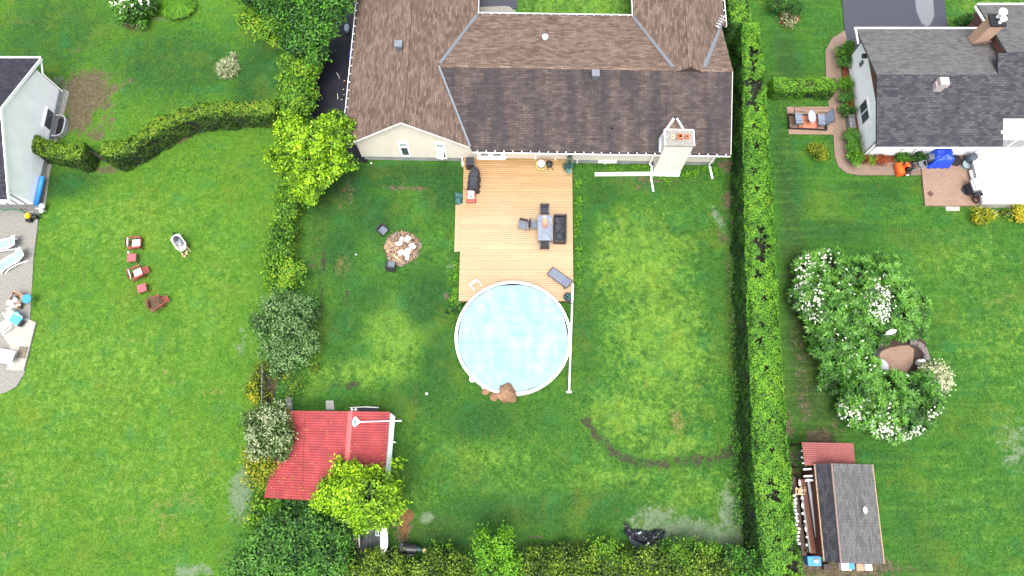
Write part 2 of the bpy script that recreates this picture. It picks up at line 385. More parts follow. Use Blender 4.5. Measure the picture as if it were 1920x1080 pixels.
def lobes_sample(lobes, dens, low=-.25, deep=.45):
    P = []; N = []; H = []; C = []
    for (cx, cy, cz, rx, ry, rz) in lobes:
        area = 2.2 * math.pi * rx * ry + math.pi * (rx + ry) * rz * .5
        n = max(6, int(area * dens))
        d = unit(rng.normal(size=(n*3, 3))); d = d[d[:, 2] > low][:n]
        ph = rng.uniform(0, 6.28, 4)
        wob = 1 + .10*np.sin(d[:, 0]*5 + ph[0]) + .10*np.sin(d[:, 1]*6 + ph[1]) + .07*np.sin(d[:, 2]*7 + d[:, 0]*4 + ph[2])
        r = (1 - deep * rng.random(len(d))**2.2) * wob
        p = np.array([cx, cy, cz]) + d * np.array([rx, ry, rz]) * r[:, None]
        P.append(p); N.append(unit(d / np.array([rx, ry, rz]))); H.append(np.clip((r - .6) / .45, 0, 1)); C.append(np.full(len(d), rng.uniform(-.16, .16)))
    P = np.vstack(P); N = np.vstack(N); H = np.hstack(H); C = np.hstack(C)
    keep = P[:, 2] > .03
    for (cx, cy, cz, rx, ry, rz) in lobes:
        q = (((P - [cx, cy, cz]) / [rx*.72, ry*.72, rz*.72])**2).sum(1); keep &= ~((q < .55))
    return P[keep], N[keep], H[keep], C[keep]
def crown(name, lobes, mat, parent, dens=30, per=7, L=.16, Wd=.08, mode='cluster', spread=.16, low=-.25, deep=.45, base=.15, up=.6, gap=.8, gap_f=1.9):
    """leaf clusters over a cloud of ellipsoid lobes; mode 'rosette' lays them star-wise"""
    P, N, H, C = lobes_sample(lobes, dens, low, deep)
    ph = rng.uniform(0, 6.28, 6); q = P*gap_f
    nz = np.sin(q[:, 0]*2.1+ph[0]+1.3*np.sin(q[:, 1]*1.7+ph[1]))*np.sin(q[:, 1]*2.3+ph[2]+1.1*np.sin(q[:, 2]*2+ph[3])) + .5*np.sin(q[:, 0]*5.1+ph[4])*np.sin(q[:, 1]*4.7+ph[5])
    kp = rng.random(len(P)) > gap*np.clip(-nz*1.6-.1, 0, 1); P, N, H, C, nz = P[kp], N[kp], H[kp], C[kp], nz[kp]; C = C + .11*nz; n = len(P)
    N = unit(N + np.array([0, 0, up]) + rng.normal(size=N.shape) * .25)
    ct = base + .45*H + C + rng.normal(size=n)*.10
    if mode == 'rosette':
        A = unit(np.cross(N, rng.normal(size=N.shape))); B = np.cross(N, A)
        PP = []; NN = []; TT = []; tt = []
        for k in range(per):
            th = 2*math.pi*k/per + rng.normal(size=(n, 1))*.2
            d = A*np.cos(th) + B*np.sin(th); l = L * rng.uniform(.75, 1.15, (n, 1))
            PP.append(P + d*l*.55 + N*l*rng.uniform(.0, .25, (n, 1))); TT.append(d + N*.35); NN.append(N - d*.35 + rng.normal(size=N.shape)*.12); tt.append(ct + rng.normal(size=n)*.12)
        return leaf_obj(name, np.vstack(PP), np.vstack(NN), L, Wd, mat, parent, np.hstack(tt), np.vstack(TT))
    PP = np.repeat(P, per, 0) + rng.normal(size=(n*per, 3)) * spread * np.array([1, 1, .5])
    NN = unit(np.repeat(N, per, 0) + rng.normal(size=(n*per, 3)) * .45)
    tt = np.repeat(ct, per) + rng.normal(size=n*per)*.19
    PP[:, 2] = np.maximum(PP[:, 2], .03)
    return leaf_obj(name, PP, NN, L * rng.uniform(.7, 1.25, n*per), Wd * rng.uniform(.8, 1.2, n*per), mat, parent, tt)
def crown_top(lobes, x, y):
    z = np.full(np.shape(x), -1.)
    for (cx, cy, cz, rx, ry, rz) in lobes:
        q = 1 - ((x-cx)/rx)**2 - ((y-cy)/ry)**2
        z = np.where(q > 0, np.maximum(z, cz + rz*np.sqrt(np.maximum(q, 0))), z)
    return z
def flowers(lobes, spots, mat, parent, size=.085, name='flowers'):
    """bloom heads standing on the crown: spots = (x, y, r, count)"""
    P = []; N = []
    for (x, y, r, n) in spots:
        xx = x + rng.normal(size=n)*r*.5; yy = y + rng.normal(size=n)*r*.5
        z = crown_top(lobes, xx, yy); ok_ = z > .2; xx, yy, z = xx[ok_], yy[ok_], z[ok_]; n = len(z)
        for k in range(7):
            P.append(np.stack([xx, yy, z + .03], 1) + rng.normal(size=(n, 3))*size*.30); N.append(rng.normal(size=(n, 3))*.6 + [0, 0, 1])
    P = np.vstack(P); N = np.vstack(N)
    return leaf_obj(name, P, N, size, size*.8, mat, parent, rng.uniform(.2, 1, len(P)))
def trunk_part(name, parent, lobes, h, r=.1, z0=0, mat='bark', nb=6):
    m = MB(); c = Vector((0, 0, 0))
    mid = Vector((0.04, .03, h * .55))
    m.tube([(0, 0, z0), (.03, -.02, h*.28), mid], r, 8, r*.7)
    for lb in sorted(lobes, key=lambda q: -q[3])[:nb]:
        e = Vector((lb[0], lb[1], lb[2]))
        m.tube([mid - Vector((0, 0, h*.12*random.random())), (mid*.6 + e*.4) + Vector((0, 0, .06)), e], r*.5, 6, r*.15)
    return m.build(name, M[mat], parent, smooth=True)
def to_local(lobes, o): return [(a-o[0], b-o[1], c, d, e, f) for (a, b, c, d, e, f) in lobes]
def px_lobes(spec):
    """spec rows: centre in the photo, centre height, radii in metres -> world lobes"""
    out = []
    for (px, py, cz, rx, ry, rz) in spec:
        p = at(px, py, cz); out.append((p.x, p.y, cz, rx, ry, rz))
    return out
def plant(kind, label, cat, spec, mat, group=None, stem='stem', fol='foliage', th=None, tr=.05, flow=None, fsize=.085, origin=None, core_=True, **kw):
    lb = px_lobes(spec)
    o = Vector(origin) if origin is not None else Vector((sum(l[0] for l in lb)/len(lb), sum(l[1] for l in lb)/len(lb), 0))
    root = thing(kind, label, cat, o, 0, group); ll = to_local(lb, o)
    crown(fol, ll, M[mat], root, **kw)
    if core_:
        m = MB()
        for i, l in enumerate(ll): m.blob((l[0], l[1], l[2]-l[5]*.18), (l[3]*1.22, l[4]*1.22, l[5]*1.15), .14, 10, 6, i)
        m.build('branches', M['core'], root)  # solid dark blobs added to paint inner shade into the crown gaps
    h = th or max(l[2] for l in ll); trunk_part(stem, root, ll, h, tr)
    if flow:
        sp = []
        for (px, py, r, n) in flow:
            p = at(px, py, 1.); sp.append((p.x - o.x, p.y - o.y, r, n))
        flowers(ll, sp, M['flower'], root, fsize)
    return root

def hedge(label, path, width, h, mat, group=None, leafL=.11, dens=260, holes=(), thick=1., topvar=.06, corew=.13, cat='hedge', base=.1, topt=.42):
    """clipped hedge along a ground path: brushy leaf shell over a twiggy core coloured dark as inner shade"""
    pts = [Vector((p[0], p[1], 0)) for p in path]; hs_ = [p[2] if len(p) > 2 else h for p in path]; ws_ = [p[3] if len(p) > 3 else width for p in path]
    o = pts[0].copy(); root = thing('hedge', label, cat, o, 0, group)
    seg = [(pts[i+1]-pts[i]).length for i in range(len(pts)-1)]; tot = sum(seg); cum = np.concatenate([[0], np.cumsum(seg)])
    X = np.array([p.x for p in pts]); Y = np.array([p.y for p in pts])
    def pos(s):
        x = np.interp(s, cum, X); y = np.interp(s, cum, Y); e = .3
        dx = np.interp(s+e, cum, X) - np.interp(s-e, cum, X); dy = np.interp(s+e, cum, Y) - np.interp(s-e, cum, Y)
        q = np.hypot(dx, dy) + 1e-9; return x, y, dx/q, dy/q
    def shape(s): return np.interp(s, cum, ws_), np.interp(s, cum, hs_)
    n = int(tot * (2*h + width) * dens)
    s = rng.uniform(-.12, tot+.12, n); w, hh = shape(s)
    u = rng.uniform(-1, 1, n) * (hh + w/2)               # unroll the section: left side, top, right side
    top = np.abs(u) < w/2
    side = np.sign(u)
    wob = .035*np.sin(s*17+u*3)*np.sin(u*15+s*4) + .07*np.sin(s*1.7 + 1) + .05*np.sin(s*4.1) + .06*np.sin(s*2.3 + np.abs(u)*3) + .04*np.sin(s*7+u*5)
    off = np.where(top, u, side*w/2 * (1 + 0*u)); z = np.where(top, hh, hh - (np.abs(u) - w/2))
    rd = np.clip(1 - (hh - z)/.25, 0, 1) * (~top); off = off * (1 - .10*rd)      # rounded shoulder
    z = z - np.where(top, .12*(np.abs(u)/(w/2))**4, 0) + wob*top*.9; off = off + side*wob*(~top)
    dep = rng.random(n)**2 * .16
    x, y, dx, dy = pos(s); nx, ny = -dy, dx              # left normal
    off = off - np.where(top, 0, side*dep); z = np.maximum(.03, z - np.where(top, dep, 0))
    P = np.stack([x + nx*off, y + ny*off, z], 1)
    N = np.where(top[:, None], np.stack([nx*off*.5, ny*off*.5, np.ones(n)], 1), np.stack([nx*side, ny*side, np.full(n, .35)], 1))
    for (s0, sg) in ((0., -1.), (tot, 1.)):                  # leafy ends
        ne = int(width*h*dens*1.3); w_, h_ = [float(v) for v in shape(s0)]; x_, y_, ex, ey = [float(v) for v in pos(s0 + (.31 if sg < 0 else -.31))]; X0, Y0 = float(np.interp(s0, cum, X)), float(np.interp(s0, cum, Y))
        o_ = rng.uniform(-w_/2, w_/2, ne); z_ = rng.uniform(.03, h_, ne); bul = .14*np.cos(o_/w_*2.6)*np.cos((z_/h_-.45)*2) + rng.normal(size=ne)*.03
        P = np.vstack([P, np.stack([X0 + ex*sg*bul - ey*o_, Y0 + ey*sg*bul + ex*o_, z_], 1)]); N = np.vstack([N, np.tile([ex*sg, ey*sg, .4], (ne, 1))])
        s = np.hstack([s, np.full(ne, s0)]); u = np.hstack([u, o_]); z = np.hstack([z, z_]); top = np.hstack([top, np.zeros(ne, bool)]); dep = np.hstack([dep, np.zeros(ne)])
    n = len(s)
    keep = np.ones(n, bool); hv = []
    for (hx, hy, hr) in holes:
        a = np.arctan2(P[:, 1]-hy, P[:, 0]-hx); rr = hr*(1 + .35*np.sin(a*3 + hx*9) + .2*np.sin(a*5 + hy*7))
        keep &= ~((np.hypot(P[:, 0]-hx, P[:, 1]-hy) < rr) & (P[:, 2] > h*.45) & (rng.random(n) > .04))
    clump = np.sin(s*5.3 + u*2.1) * np.sin(u*6.7 + s*1.3) * .15 + np.sin(s*1.1)*.06
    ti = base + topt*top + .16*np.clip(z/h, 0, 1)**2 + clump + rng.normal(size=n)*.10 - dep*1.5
    P = P[keep] - np.array(o); N = N[keep] + rng.normal(size=(keep.sum(), 3))*.38 + [0, 0, .25]; ti = ti[keep]
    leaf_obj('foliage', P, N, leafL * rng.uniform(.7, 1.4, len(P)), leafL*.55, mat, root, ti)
    m = MB(); K = max(2, int(tot/.4)); ss = np.linspace(.12, tot-.12, K+1); vs = []
    for q in ss:
        cx, cy, ex, ey = [float(v) for v in pos(q)]; w_, h_ = [float(v) for v in shape(q)]; hw = w_/2 - corew
        low = 0
        for (hx, hy, hr) in holes:
            if math.hypot(cx-hx, cy-hy) < hr + w_*.6: low = max(low, .55)
        for (oo, zz) in ((hw, 0), (hw, h_-.2-low*.5), (hw*.6, h_-corew-.05-low), (-hw*.6, h_-corew-.05-low), (-hw, h_-.2-low*.5), (-hw, 0)):
            vs.append((cx - ey*oo - o.x, cy + ex*oo - o.y, zz))
    fs = [(i*6+k, i*6+k+1, (i+1)*6+k+1, (i+1)*6+k) for i in range(K) for k in range(5)] + [(0, 1, 2, 3, 4, 5)[::-1], tuple(K*6+k for k in range(6))]
    m.add(vs, fs).build('branches', M['core'], root)
    return root
def W2(px, py, z=0): p = at(px, py, z); return (p.x, p.y)
def poly(pts, z=0): return [W2(a, b, z) for a, b in pts]
def sheet(name, pts, z, mat, thick=None, kind='structure', label=None, cat=None):
    P = poly(pts, z) if thick is None else poly(pts, z)
    c = (sum(p[0] for p in P)/len(P), sum(p[1] for p in P)/len(P)); Q = [(p[0]-c[0], p[1]-c[1]) for p in P]
    m = MB()
    if thick: m.prism(Q, -thick, 0)
    else: m.add([(q[0], q[1], 0) for q in Q], [list(range(len(Q)))])
    o = m.build(name, mat, None, (c[0], c[1], z)); return tag(o, label, cat, None, kind)

# ------------------------------------------------------------ lawn: one sheet to the horizon, with a map of worn, lush and painted-shade patches
def inpoly(x, y, pl):
    r = np.zeros(np.shape(x), bool); n = len(pl)
    for i in range(n):
        x1, y1 = pl[i]; x2, y2 = pl[(i+1) % n]
        c = ((y1 > y) != (y2 > y)) & (x < (x2-x1)*(y-y1)/((y2-y1) if y2 != y1 else 1e-9) + x1); r ^= c
    return r
gx = np.concatenate([[-900, -400, -200, -100, -60], np.arange(-40, 40.01, .2), [60, 100, 200, 400, 900]])
gy = np.concatenate([[-900, -400, -200, -100, -50, -20], np.arange(-9, 38.01, .2), [50, 100, 200, 400, 900]])
GX, GY = np.meshgrid(gx, gy); XX = GX.ravel(); YY = GY.ravel()
CH = {k: np.zeros(XX.size) for k in ('dark', 'lite', 'dirt', 'mud', 'pale', 'straw', 'mulch', 'lot', 'olive_shade', 'nil')}
def blobmap(ch, px, py, rx, ry, rot=0, amt=1., soft=1.6):
    """patch centred where the photo shows it; radii in metres"""
    cx, cy = W2(px, py); c, s = math.cos(R(rot)), math.sin(R(rot))
    u = ((XX-cx)*c + (YY-cy)*s)/rx; v = (-(XX-cx)*s + (YY-cy)*c)/ry
    q = np.sqrt(u*u+v*v); CH[ch][:] = np.maximum(CH[ch], amt*np.clip((soft-q)/(soft-.4), 0, 1))
def linemap(ch, pts, w, amt=1.):
    P = [W2(*p) for p in pts]
    for i in range(len(P)-1):
        (x1, y1), (x2, y2) = P[i], P[i+1]; L2 = (x2-x1)**2+(y2-y1)**2
        t_ = np.clip(((XX-x1)*(x2-x1)+(YY-y1)*(y2-y1))/L2, 0, 1)
        d = np.hypot(XX-x1-t_*(x2-x1), YY-y1-t_*(y2-y1)); CH[ch][:] = np.maximum(CH[ch], amt*np.clip(1.5-d/w, 0, 1))
# lot character: 0 left neighbour, .5 centre, 1 right neighbour
CH['lot'] = np.clip((XX + 15.2 - (YY-5)*.09)/3.4 + .25, 0, .5) + np.clip((XX - 15.2)/.6, 0, .5)
B = blobmap
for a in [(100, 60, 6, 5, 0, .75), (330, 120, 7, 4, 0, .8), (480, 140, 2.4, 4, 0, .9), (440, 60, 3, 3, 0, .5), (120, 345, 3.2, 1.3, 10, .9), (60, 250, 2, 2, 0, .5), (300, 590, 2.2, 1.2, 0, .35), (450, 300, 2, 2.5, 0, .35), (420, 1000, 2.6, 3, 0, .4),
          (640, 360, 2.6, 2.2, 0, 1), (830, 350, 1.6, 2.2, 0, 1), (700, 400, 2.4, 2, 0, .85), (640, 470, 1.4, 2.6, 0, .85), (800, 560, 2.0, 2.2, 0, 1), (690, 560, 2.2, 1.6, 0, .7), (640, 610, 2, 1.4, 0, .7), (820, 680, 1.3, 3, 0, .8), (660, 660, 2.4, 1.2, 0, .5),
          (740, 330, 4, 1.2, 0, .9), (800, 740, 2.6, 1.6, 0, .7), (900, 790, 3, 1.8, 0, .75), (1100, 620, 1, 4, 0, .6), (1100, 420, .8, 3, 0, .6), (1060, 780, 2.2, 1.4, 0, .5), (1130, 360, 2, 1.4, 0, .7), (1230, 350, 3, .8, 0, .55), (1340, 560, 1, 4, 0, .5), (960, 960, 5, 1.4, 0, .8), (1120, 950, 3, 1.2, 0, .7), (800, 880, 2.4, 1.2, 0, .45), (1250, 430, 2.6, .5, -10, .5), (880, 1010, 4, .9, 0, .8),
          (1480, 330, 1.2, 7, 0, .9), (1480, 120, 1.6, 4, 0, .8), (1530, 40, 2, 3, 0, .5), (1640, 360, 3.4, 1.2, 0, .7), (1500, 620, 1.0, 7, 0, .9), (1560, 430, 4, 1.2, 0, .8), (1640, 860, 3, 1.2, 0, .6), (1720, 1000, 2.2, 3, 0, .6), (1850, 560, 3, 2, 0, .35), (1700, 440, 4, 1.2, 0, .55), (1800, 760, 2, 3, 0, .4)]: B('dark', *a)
for a in [(220, 420, 7, 3, 0, .55), (150, 700, 8, 5, 0, .6), (380, 560, 3, 6, 0, .5), (300, 900, 7, 4, 0, .5), (60, 900, 3, 5, 0, .5),
          (740, 620, 2.2, 2.6, 15, .95), (700, 690, 3, 1.2, 0, .8), (640, 700, 2.4, .8, 10, .7), (730, 420, .9, 1.4, 0, .35), (1200, 480, 3.4, 3.2, 0, .9), (1240, 640, 3.6, 4.6, 0, .85), (1180, 780, 3.6, 2, 0, .75), (1250, 830, 3, 1.3, 0, .7), (900, 850, 3.4, 1.6, 0, .6), (1150, 900, 3, 1.4, 0, .6), (1300, 920, 2.6, 1.6, 0, .6), (800, 930, 2, 1.2, 0, .45), (950, 920, 3, 1.2, 0, .5),
          (1880, 620, 4, 5, 0, .5), (1800, 480, 4, 2.4, 0, .5), (1840, 960, 3, 3, 0, .35), (1860, 20, 4, 3, 0, .6), (1080, 10, 5, 3, 0, .8), (1500, 290, 1.2, .9, 0, .3)]: B('lite', *a)
for a in [(160, 175, 1.9, 2.1, 20, 1), (148, 215, 1.1, 1.6, 0, 1), (210, 165, 1.2, .5, 30, .72), (205, 225, .5, 1.6, 0, .62), (180, 250, 1.0, .8, 0, .7), (130, 95, 1.0, .25, 0, .6), (245, 150, .3, .3, 0, .8), (185, 90, .5, .2, 0, .5),
          (330, 265, 1.6, .3, 25, .7), (200, 318, 1.2, .35, 0, .8), (770, 353, 1.6, .2, 0, .8), (735, 350, .5, .2, 0, .7), (1200, 352, .4, .3, 0, .7), (1130, 345, .3, .3, 0, .6), (1385, 690, .18, 7, 0, .7), (1382, 420, .35, 3, 0, .9), (1365, 375, .5, .8, 0, .8), (1350, 440, .3, .9, 20, .7),
          (735, 788, .35, .3, 0, .9), (1480, 800, .35, .9, 0, .8), (1540, 820, .9, .5, 0, 1), (755, 990, .5, 1.1, 10, .9), (1395, 960, .25, 3.2, 0, .9), (1500, 960, .5, 4, 0, .9), (1580, 1066, 3.5, .7, 0, .9), (1200, 338, 3, .3, 0, .6), (1365, 310, .7, .6, 0, .8),
          (838, 555, .3, .3, 0, .8), (505, 720, .5, 1.6, 0, 1), (620, 725, .2, .2, 0, .7), (250, 45, .9, .5, 0, 1), (1010, 1005, 1.2, .12, 5, .6), (1040, 940, .5, .14, -20, .6), (1070, 1030, .6, .15, 0, .6), (600, 330, .8, .6, 0, .8)]: B('dirt', *a)
for a in [(754, 465, 1.2, 1.15, 0, 1), (1492, 560, .55, 4.5, 0, .45), (1500, 680, .6, 3, 0, .48), (1510, 760, .8, 2, 0, .5), (1560, 800, 1.2, .6, 0, .5), (650, 365, .8, 1.2, 0, .5), (1365, 480, .4, 2.5, 0, .5), (1395, 850, .4, 2.5, 0, .55), (700, 970, .8, 1.0, 0, .6), (590, 480, .5, 2.4, 0, .5), (480, 790, .5, 2, 0, .5), (700, 860, .5, .9, 0, .4), (510, 700, .7, 1.4, 0, .8)]: B('dirt', *a)
linemap('mud', [(1100, 790), (1118, 815), (1150, 848), (1190, 868), (1240, 868), (1300, 863), (1345, 862), (1375, 840), (1388, 800)], .36, .72)
linemap('mud', [(608, 460), (606, 500), (598, 530), (604, 560), (596, 600)], .15, .72); linemap('mud', [(655, 520), (651, 560), (647, 600)], .12, .62)
for a in [(660, 722, .5, .28, 20, .95), (632, 722, .35, .2, 0, .8), (668, 732, .25, .2, 0, .8), (616, 755, .2, .2, 0, .5), (605, 490, .25, .5, 0, .75), (598, 510, .3, .35, 0, .7), (1386, 560, .12, 6, 0, .7), (845, 492, .2, .6, 10, .45)]: B('mud', *a)
for a in [(1230, 975, 1.8, .9, 10, .8), (1300, 995, 3.0, .8, -5, .9), (1375, 975, .9, 2.2, 0, .9), (1390, 900, .4, 2.4, 0, .8), (1350, 1010, 1.8, .6, 0, .8), (1345, 405, .35, .9, 35, .8), (1355, 425, .3, .5, 0, .7), (455, 640, .6, 1.6, 0, .5), (452, 925, .8, 1.6, 0, 1), (470, 960, .6, .5, 0, .8), (1905, 840, 1.4, 2.2, 0, .6), (845, 500, .35, .8, -10, .6), (360, 1070, 1.5, .4, 0, .9), (800, 970, .5, .35, 20, 1), (510, 690, .5, 1., 0, .6), (465, 720, .4, .8, 0, .5), (300, 35, .6, .3, 0, .7), (110, 150, .5, .4, 0, 1), (128, 160, .6, .5, -40, 1)]: B('pale', *a)
for a in [(640, 498, .5, .9, 10, .7), (1268, 790, .5, 1.1, 5, .8), (250, 640, 1.0, .5, 0, .45), (330, 940, 2.2, .6, 20, .55), (310, 965, 1.2, 1.4, 0, .45), (240, 975, 1.2, .8, 0, .4), (330, 715, 1.2, .4, 0, .45), (300, 700, .8, .4, 0, .5), (20, 1010, 1.5, 1.5, 0, .4), (400, 740, 1.2, 1.2, 0, .4), (20, 900, 1, 1.6, 0, .4), (1160, 425, .4, .8, 0, .4), (1170, 860, .9, .3, 0, .4), (780, 850, .8, .3, 0, .35), (1080, 430, .12, 2.2, 0, .5), (1870, 560, 1.4, 1.2, 0, .35), (1690, 600, .6, .6, 0, .3), (1340, 800, .6, .8, 0, .35), (50, 40, 2, .4, 0, .35), (1560, 270, .5, .5, 0, .3), (380, 470, .6, .6, 0, .3)]: B('straw', *a)
for a in [(762, 968, .45, .4, 10, 1), (757, 990, .35, .7, 10, .8)]: B('mulch', *a)
for a in [(1495, 520, .9, 3.5, 0, .85), (1505, 640, 1.3, 3.0, 0, .95), (1520, 740, 1.8, 2.2, 0, .95), (1540, 815, 1.8, 1.0, 0, .8), (1480, 400, .6, 4, 0, .5), (1379, 420, .5, 4, 0, .8), (1383, 700, .45, 6, 0, .8), (1400, 950, .5, 3, 0, .9), (640, 345, 1.2, 1.2, 0, .6), (600, 420, .7, 2, 0, .5), (800, 990, 2.4, .8, 0, .6), (1000, 1030, 7, .5, 0, .6), (1480, 130, .9, 6, 0, .4), (330, 260, 2.2, .4, 20, .6), (800, 320, 4, .5, 0, .45), (1240, 340, 3, .4, 0, .5), (1580, 1070, 5, .6, 0, .8), (1880, 560, 1.0, 1.0, 0, .3), (90, 330, .8, 1.4, 0, .5)]: B('olive_shade', *a)  # dark olive tone, painting hedge shade into the ground beside the cedars
nx_, ny_ = len(gx), len(gy)
idx = np.arange(nx_*ny_).reshape(ny_, nx_)
F4 = np.stack([idx[:-1, :-1], idx[:-1, 1:], idx[1:, 1:], idx[1:, :-1]], -1).reshape(-1, 4)
zz = .018*np.sin(XX*1.3+1)*np.sin(YY*.9) + .012*np.sin(XX*3.1)*np.sin(YY*2.7+2); zz -= .03; zz[(np.abs(XX) > 41)] = -.03
me = bpy.data.meshes.new('lawn'); me.vertices.add(XX.size); me.vertices.foreach_set('co', np.stack([XX, YY, zz], 1).ravel())
me.loops.add(F4.size); me.loops.foreach_set('vertex_index', F4.ravel().astype(np.int32)); me.polygons.add(len(F4)); me.polygons.foreach_set('loop_start', np.arange(0, F4.size, 4, dtype=np.int32)); me.update(calc_edges=True)
me.polygons.foreach_set('use_smooth', np.ones(len(F4), bool))
for nm, ks in (('mapa', ('dark', 'lite', 'dirt', 'mud')), ('mapb', ('pale', 'straw', 'mulch', 'lot')), ('mapc', ('olive_shade', 'nil', 'nil', 'nil'))):
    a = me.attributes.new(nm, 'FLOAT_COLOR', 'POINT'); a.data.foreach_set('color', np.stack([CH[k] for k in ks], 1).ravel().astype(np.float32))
t = NT('lawn_grass'); v = t.coord('Object')
def sep(nm):
    a = t.attr(nm); s_ = t.n('SeparateColor'); t.l(a.outputs['Color'], s_.inputs[0]); return s_.outputs[0], s_.outputs[1], s_.outputs[2], a.outputs['Alpha']
dk, lt, dt_, md = sep('mapa'); pl_, st_, mu_, lo_ = sep('mapb')
n1 = t.noise(.35, 5, .6, v); n2 = t.noise(1.6, 6, .7, v, .4); n3 = t.noise(7, 5, .75, v); n4 = t.noise(26, 3, .7, v); n5 = t.noise(.8, 4, .65, v, .8)
vs = t.coord('Object', (.4, 5.5, 1)); mow = t.noise(.55, 1, .4, vs)
n6 = t.noise(3.6, 5, .75, v, .3); n8 = t.noise(12, 3, .7, v); grain = t.math('MULTIPLY_ADD', t.math('SUBTRACT', t.math('ADD', t.math('MULTIPLY', n6, .45), t.math('MULTIPLY', n8, .55)), .5), 1.5, .5)
k = t.math('ADD', t.math('MULTIPLY', n2, .42), t.math('MULTIPLY', grain, .72))
g_mid = t.ramp(k, [(0.4, (0.0074, 0.0373, 0.0034)), (0.56, (0.0251, 0.0888, 0.0065)), (0.74, (0.0697, 0.1563, 0.0179))])
g_dk = t.ramp(k, [(0.4, (0.0036, 0.0202, 0.0036)), (0.56, (0.01, 0.0514, 0.008)), (0.76, (0.0285, 0.0992, 0.016))])
g_lt = t.ramp(k, [(0.38, (0.0312, 0.0881, 0.0065)), (0.56, (0.0843, 0.1755, 0.0147)), (0.76, (0.1558, 0.234, 0.0367))])
g_left = t.ramp(k, [(0.38, (0.0184, 0.068, 0.0031)), (0.56, (0.0498, 0.1308, 0.0062)), (0.76, (0.0998, 0.1832, 0.0168))])
g_right = t.ramp(k, [(0.38, (0.0097, 0.0493, 0.0033)), (0.56, (0.0235, 0.0921, 0.0063)), (0.76, (0.0517, 0.1355, 0.0158))])
isl = t.math('SUBTRACT', 1, t.math('MULTIPLY', t.math('ADD', lo_, t.math('MULTIPLY', t.math('SUBTRACT', n2, .5), .12)), 2), clamp=True); isr = t.math('MULTIPLY_ADD', lo_, 2, -1, clamp=True)
base = t.mix(isr, t.mix(isl, g_mid, g_left), g_right)
def edge(a, wob=.8, lo=.42, hi=.62):
    wob = wob*2.2
    q = t.math('ADD', a, t.math('MULTIPLY', t.math('SUBTRACT', t.math('ADD', t.math('MULTIPLY', n2, .5), t.math('MULTIPLY', n6, .5)), .5), wob))
    o = t.n('MapRange', interpolation_type='SMOOTHSTEP'); o.inputs[1].default_value = lo; o.inputs[2].default_value = hi; t.l(q, o.inputs[0])
    return t.math('MULTIPLY', o.outputs[0], t.math('GREATER_THAN', a, .04))
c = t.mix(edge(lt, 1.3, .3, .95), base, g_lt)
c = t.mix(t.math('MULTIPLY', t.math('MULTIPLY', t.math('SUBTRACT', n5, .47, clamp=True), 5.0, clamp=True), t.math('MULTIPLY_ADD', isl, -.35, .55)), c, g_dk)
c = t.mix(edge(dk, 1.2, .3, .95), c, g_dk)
c = t.mix(t.math('MULTIPLY', t.math('SUBTRACT', n1, .52, clamp=True), 4.0, clamp=True), c, t.mix(.5, c, (.11, .14, .010)))
nb = t.noise(.6, 5, .65, t.coord('Object', (1, 1.2, 1))); c = t.mix(t.math('MULTIPLY', t.math('SUBTRACT', nb, .53, clamp=True), 5.0, clamp=True), c, t.mix(.45, c, (.012, .115, .035)))
nc = t.noise(1.1, 5, .7, t.coord('Object', (1.3, .9, 1)), .5); c = t.mix(t.math('MULTIPLY', t.math('SUBTRACT', nc, .60, clamp=True), 6.0, clamp=True), c, t.mix(.45, c, (.16, .105, .018)))
sp_ = t.noise(42, 2, .6, v); c = t.mix(t.math('MULTIPLY', t.math('SUBTRACT', sp_, .62, clamp=True), 5.0, clamp=True), c, (.20, .27, .06))
shade_, _, _, _ = sep('mapc'); c = t.mix(t.math('MULTIPLY', t.math('SUBTRACT', t.math('ADD', shade_, t.math('MULTIPLY', t.math('SUBTRACT', n2, .5), .8)), .12, clamp=True), .85, clamp=True), c, t.ramp(grain, [(.35, (.010, .016, .004)), (.6, (.034, .045, .012)), (.8, (.062, .070, .022))]))
c = t.mix(t.math('MULTIPLY', t.math('MULTIPLY', t.math('SUBTRACT', mow, .47, clamp=True), 1.0), isr), c, g_lt)
straw = t.ramp(grain, [(0.35, (0.0574, 0.0615, 0.0123)), (0.65, (0.1968, 0.1558, 0.0615))])
c = t.mix(t.math('MULTIPLY', edge(st_, 1.4, .35, .9), .75), c, straw)
pale = t.ramp(t.math('ADD', t.math('MULTIPLY', n2, .6), t.math('MULTIPLY', grain, .4)), [(0.35, (0.0697, 0.1189, 0.0533)), (0.55, (0.1148, 0.1517, 0.0943)), (0.72, (0.1722, 0.1927, 0.1517))])
c = t.mix(t.math('MULTIPLY', edge(pl_, 1.2, .4, .85), .85), c, pale)
dirt = t.ramp(grain, [(0.35, (0.0369, 0.0279, 0.0164)), (0.55, (0.0861, 0.0631, 0.0394)), (0.75, (0.1558, 0.1148, 0.0779))])
c = t.mix(t.math('MULTIPLY', edge(dt_, 1.3, .45, .72), .92), c, dirt)
mud = t.ramp(n3, [(.35, (.010, .012, .008)), (.7, (.055, .046, .030))])
c = t.mix(t.math('MULTIPLY', edge(md, 2.4, .55, .72), .9), c, mud)
c = t.mix(edge(mu_, 1.0, .4, .7), c, t.ramp(grain, [(.35, (.07, .035, .015)), (.7, (.17, .085, .035))]))
t.bump(t.math('ADD', t.math('MULTIPLY', n3, .6), t.math('MULTIPLY', n4, .8)), .9, .05)
me.materials.append(t.done(c, .85, .2)); o = bpy.data.objects.new('ground', me); link(o); tag(o, kind='structure')
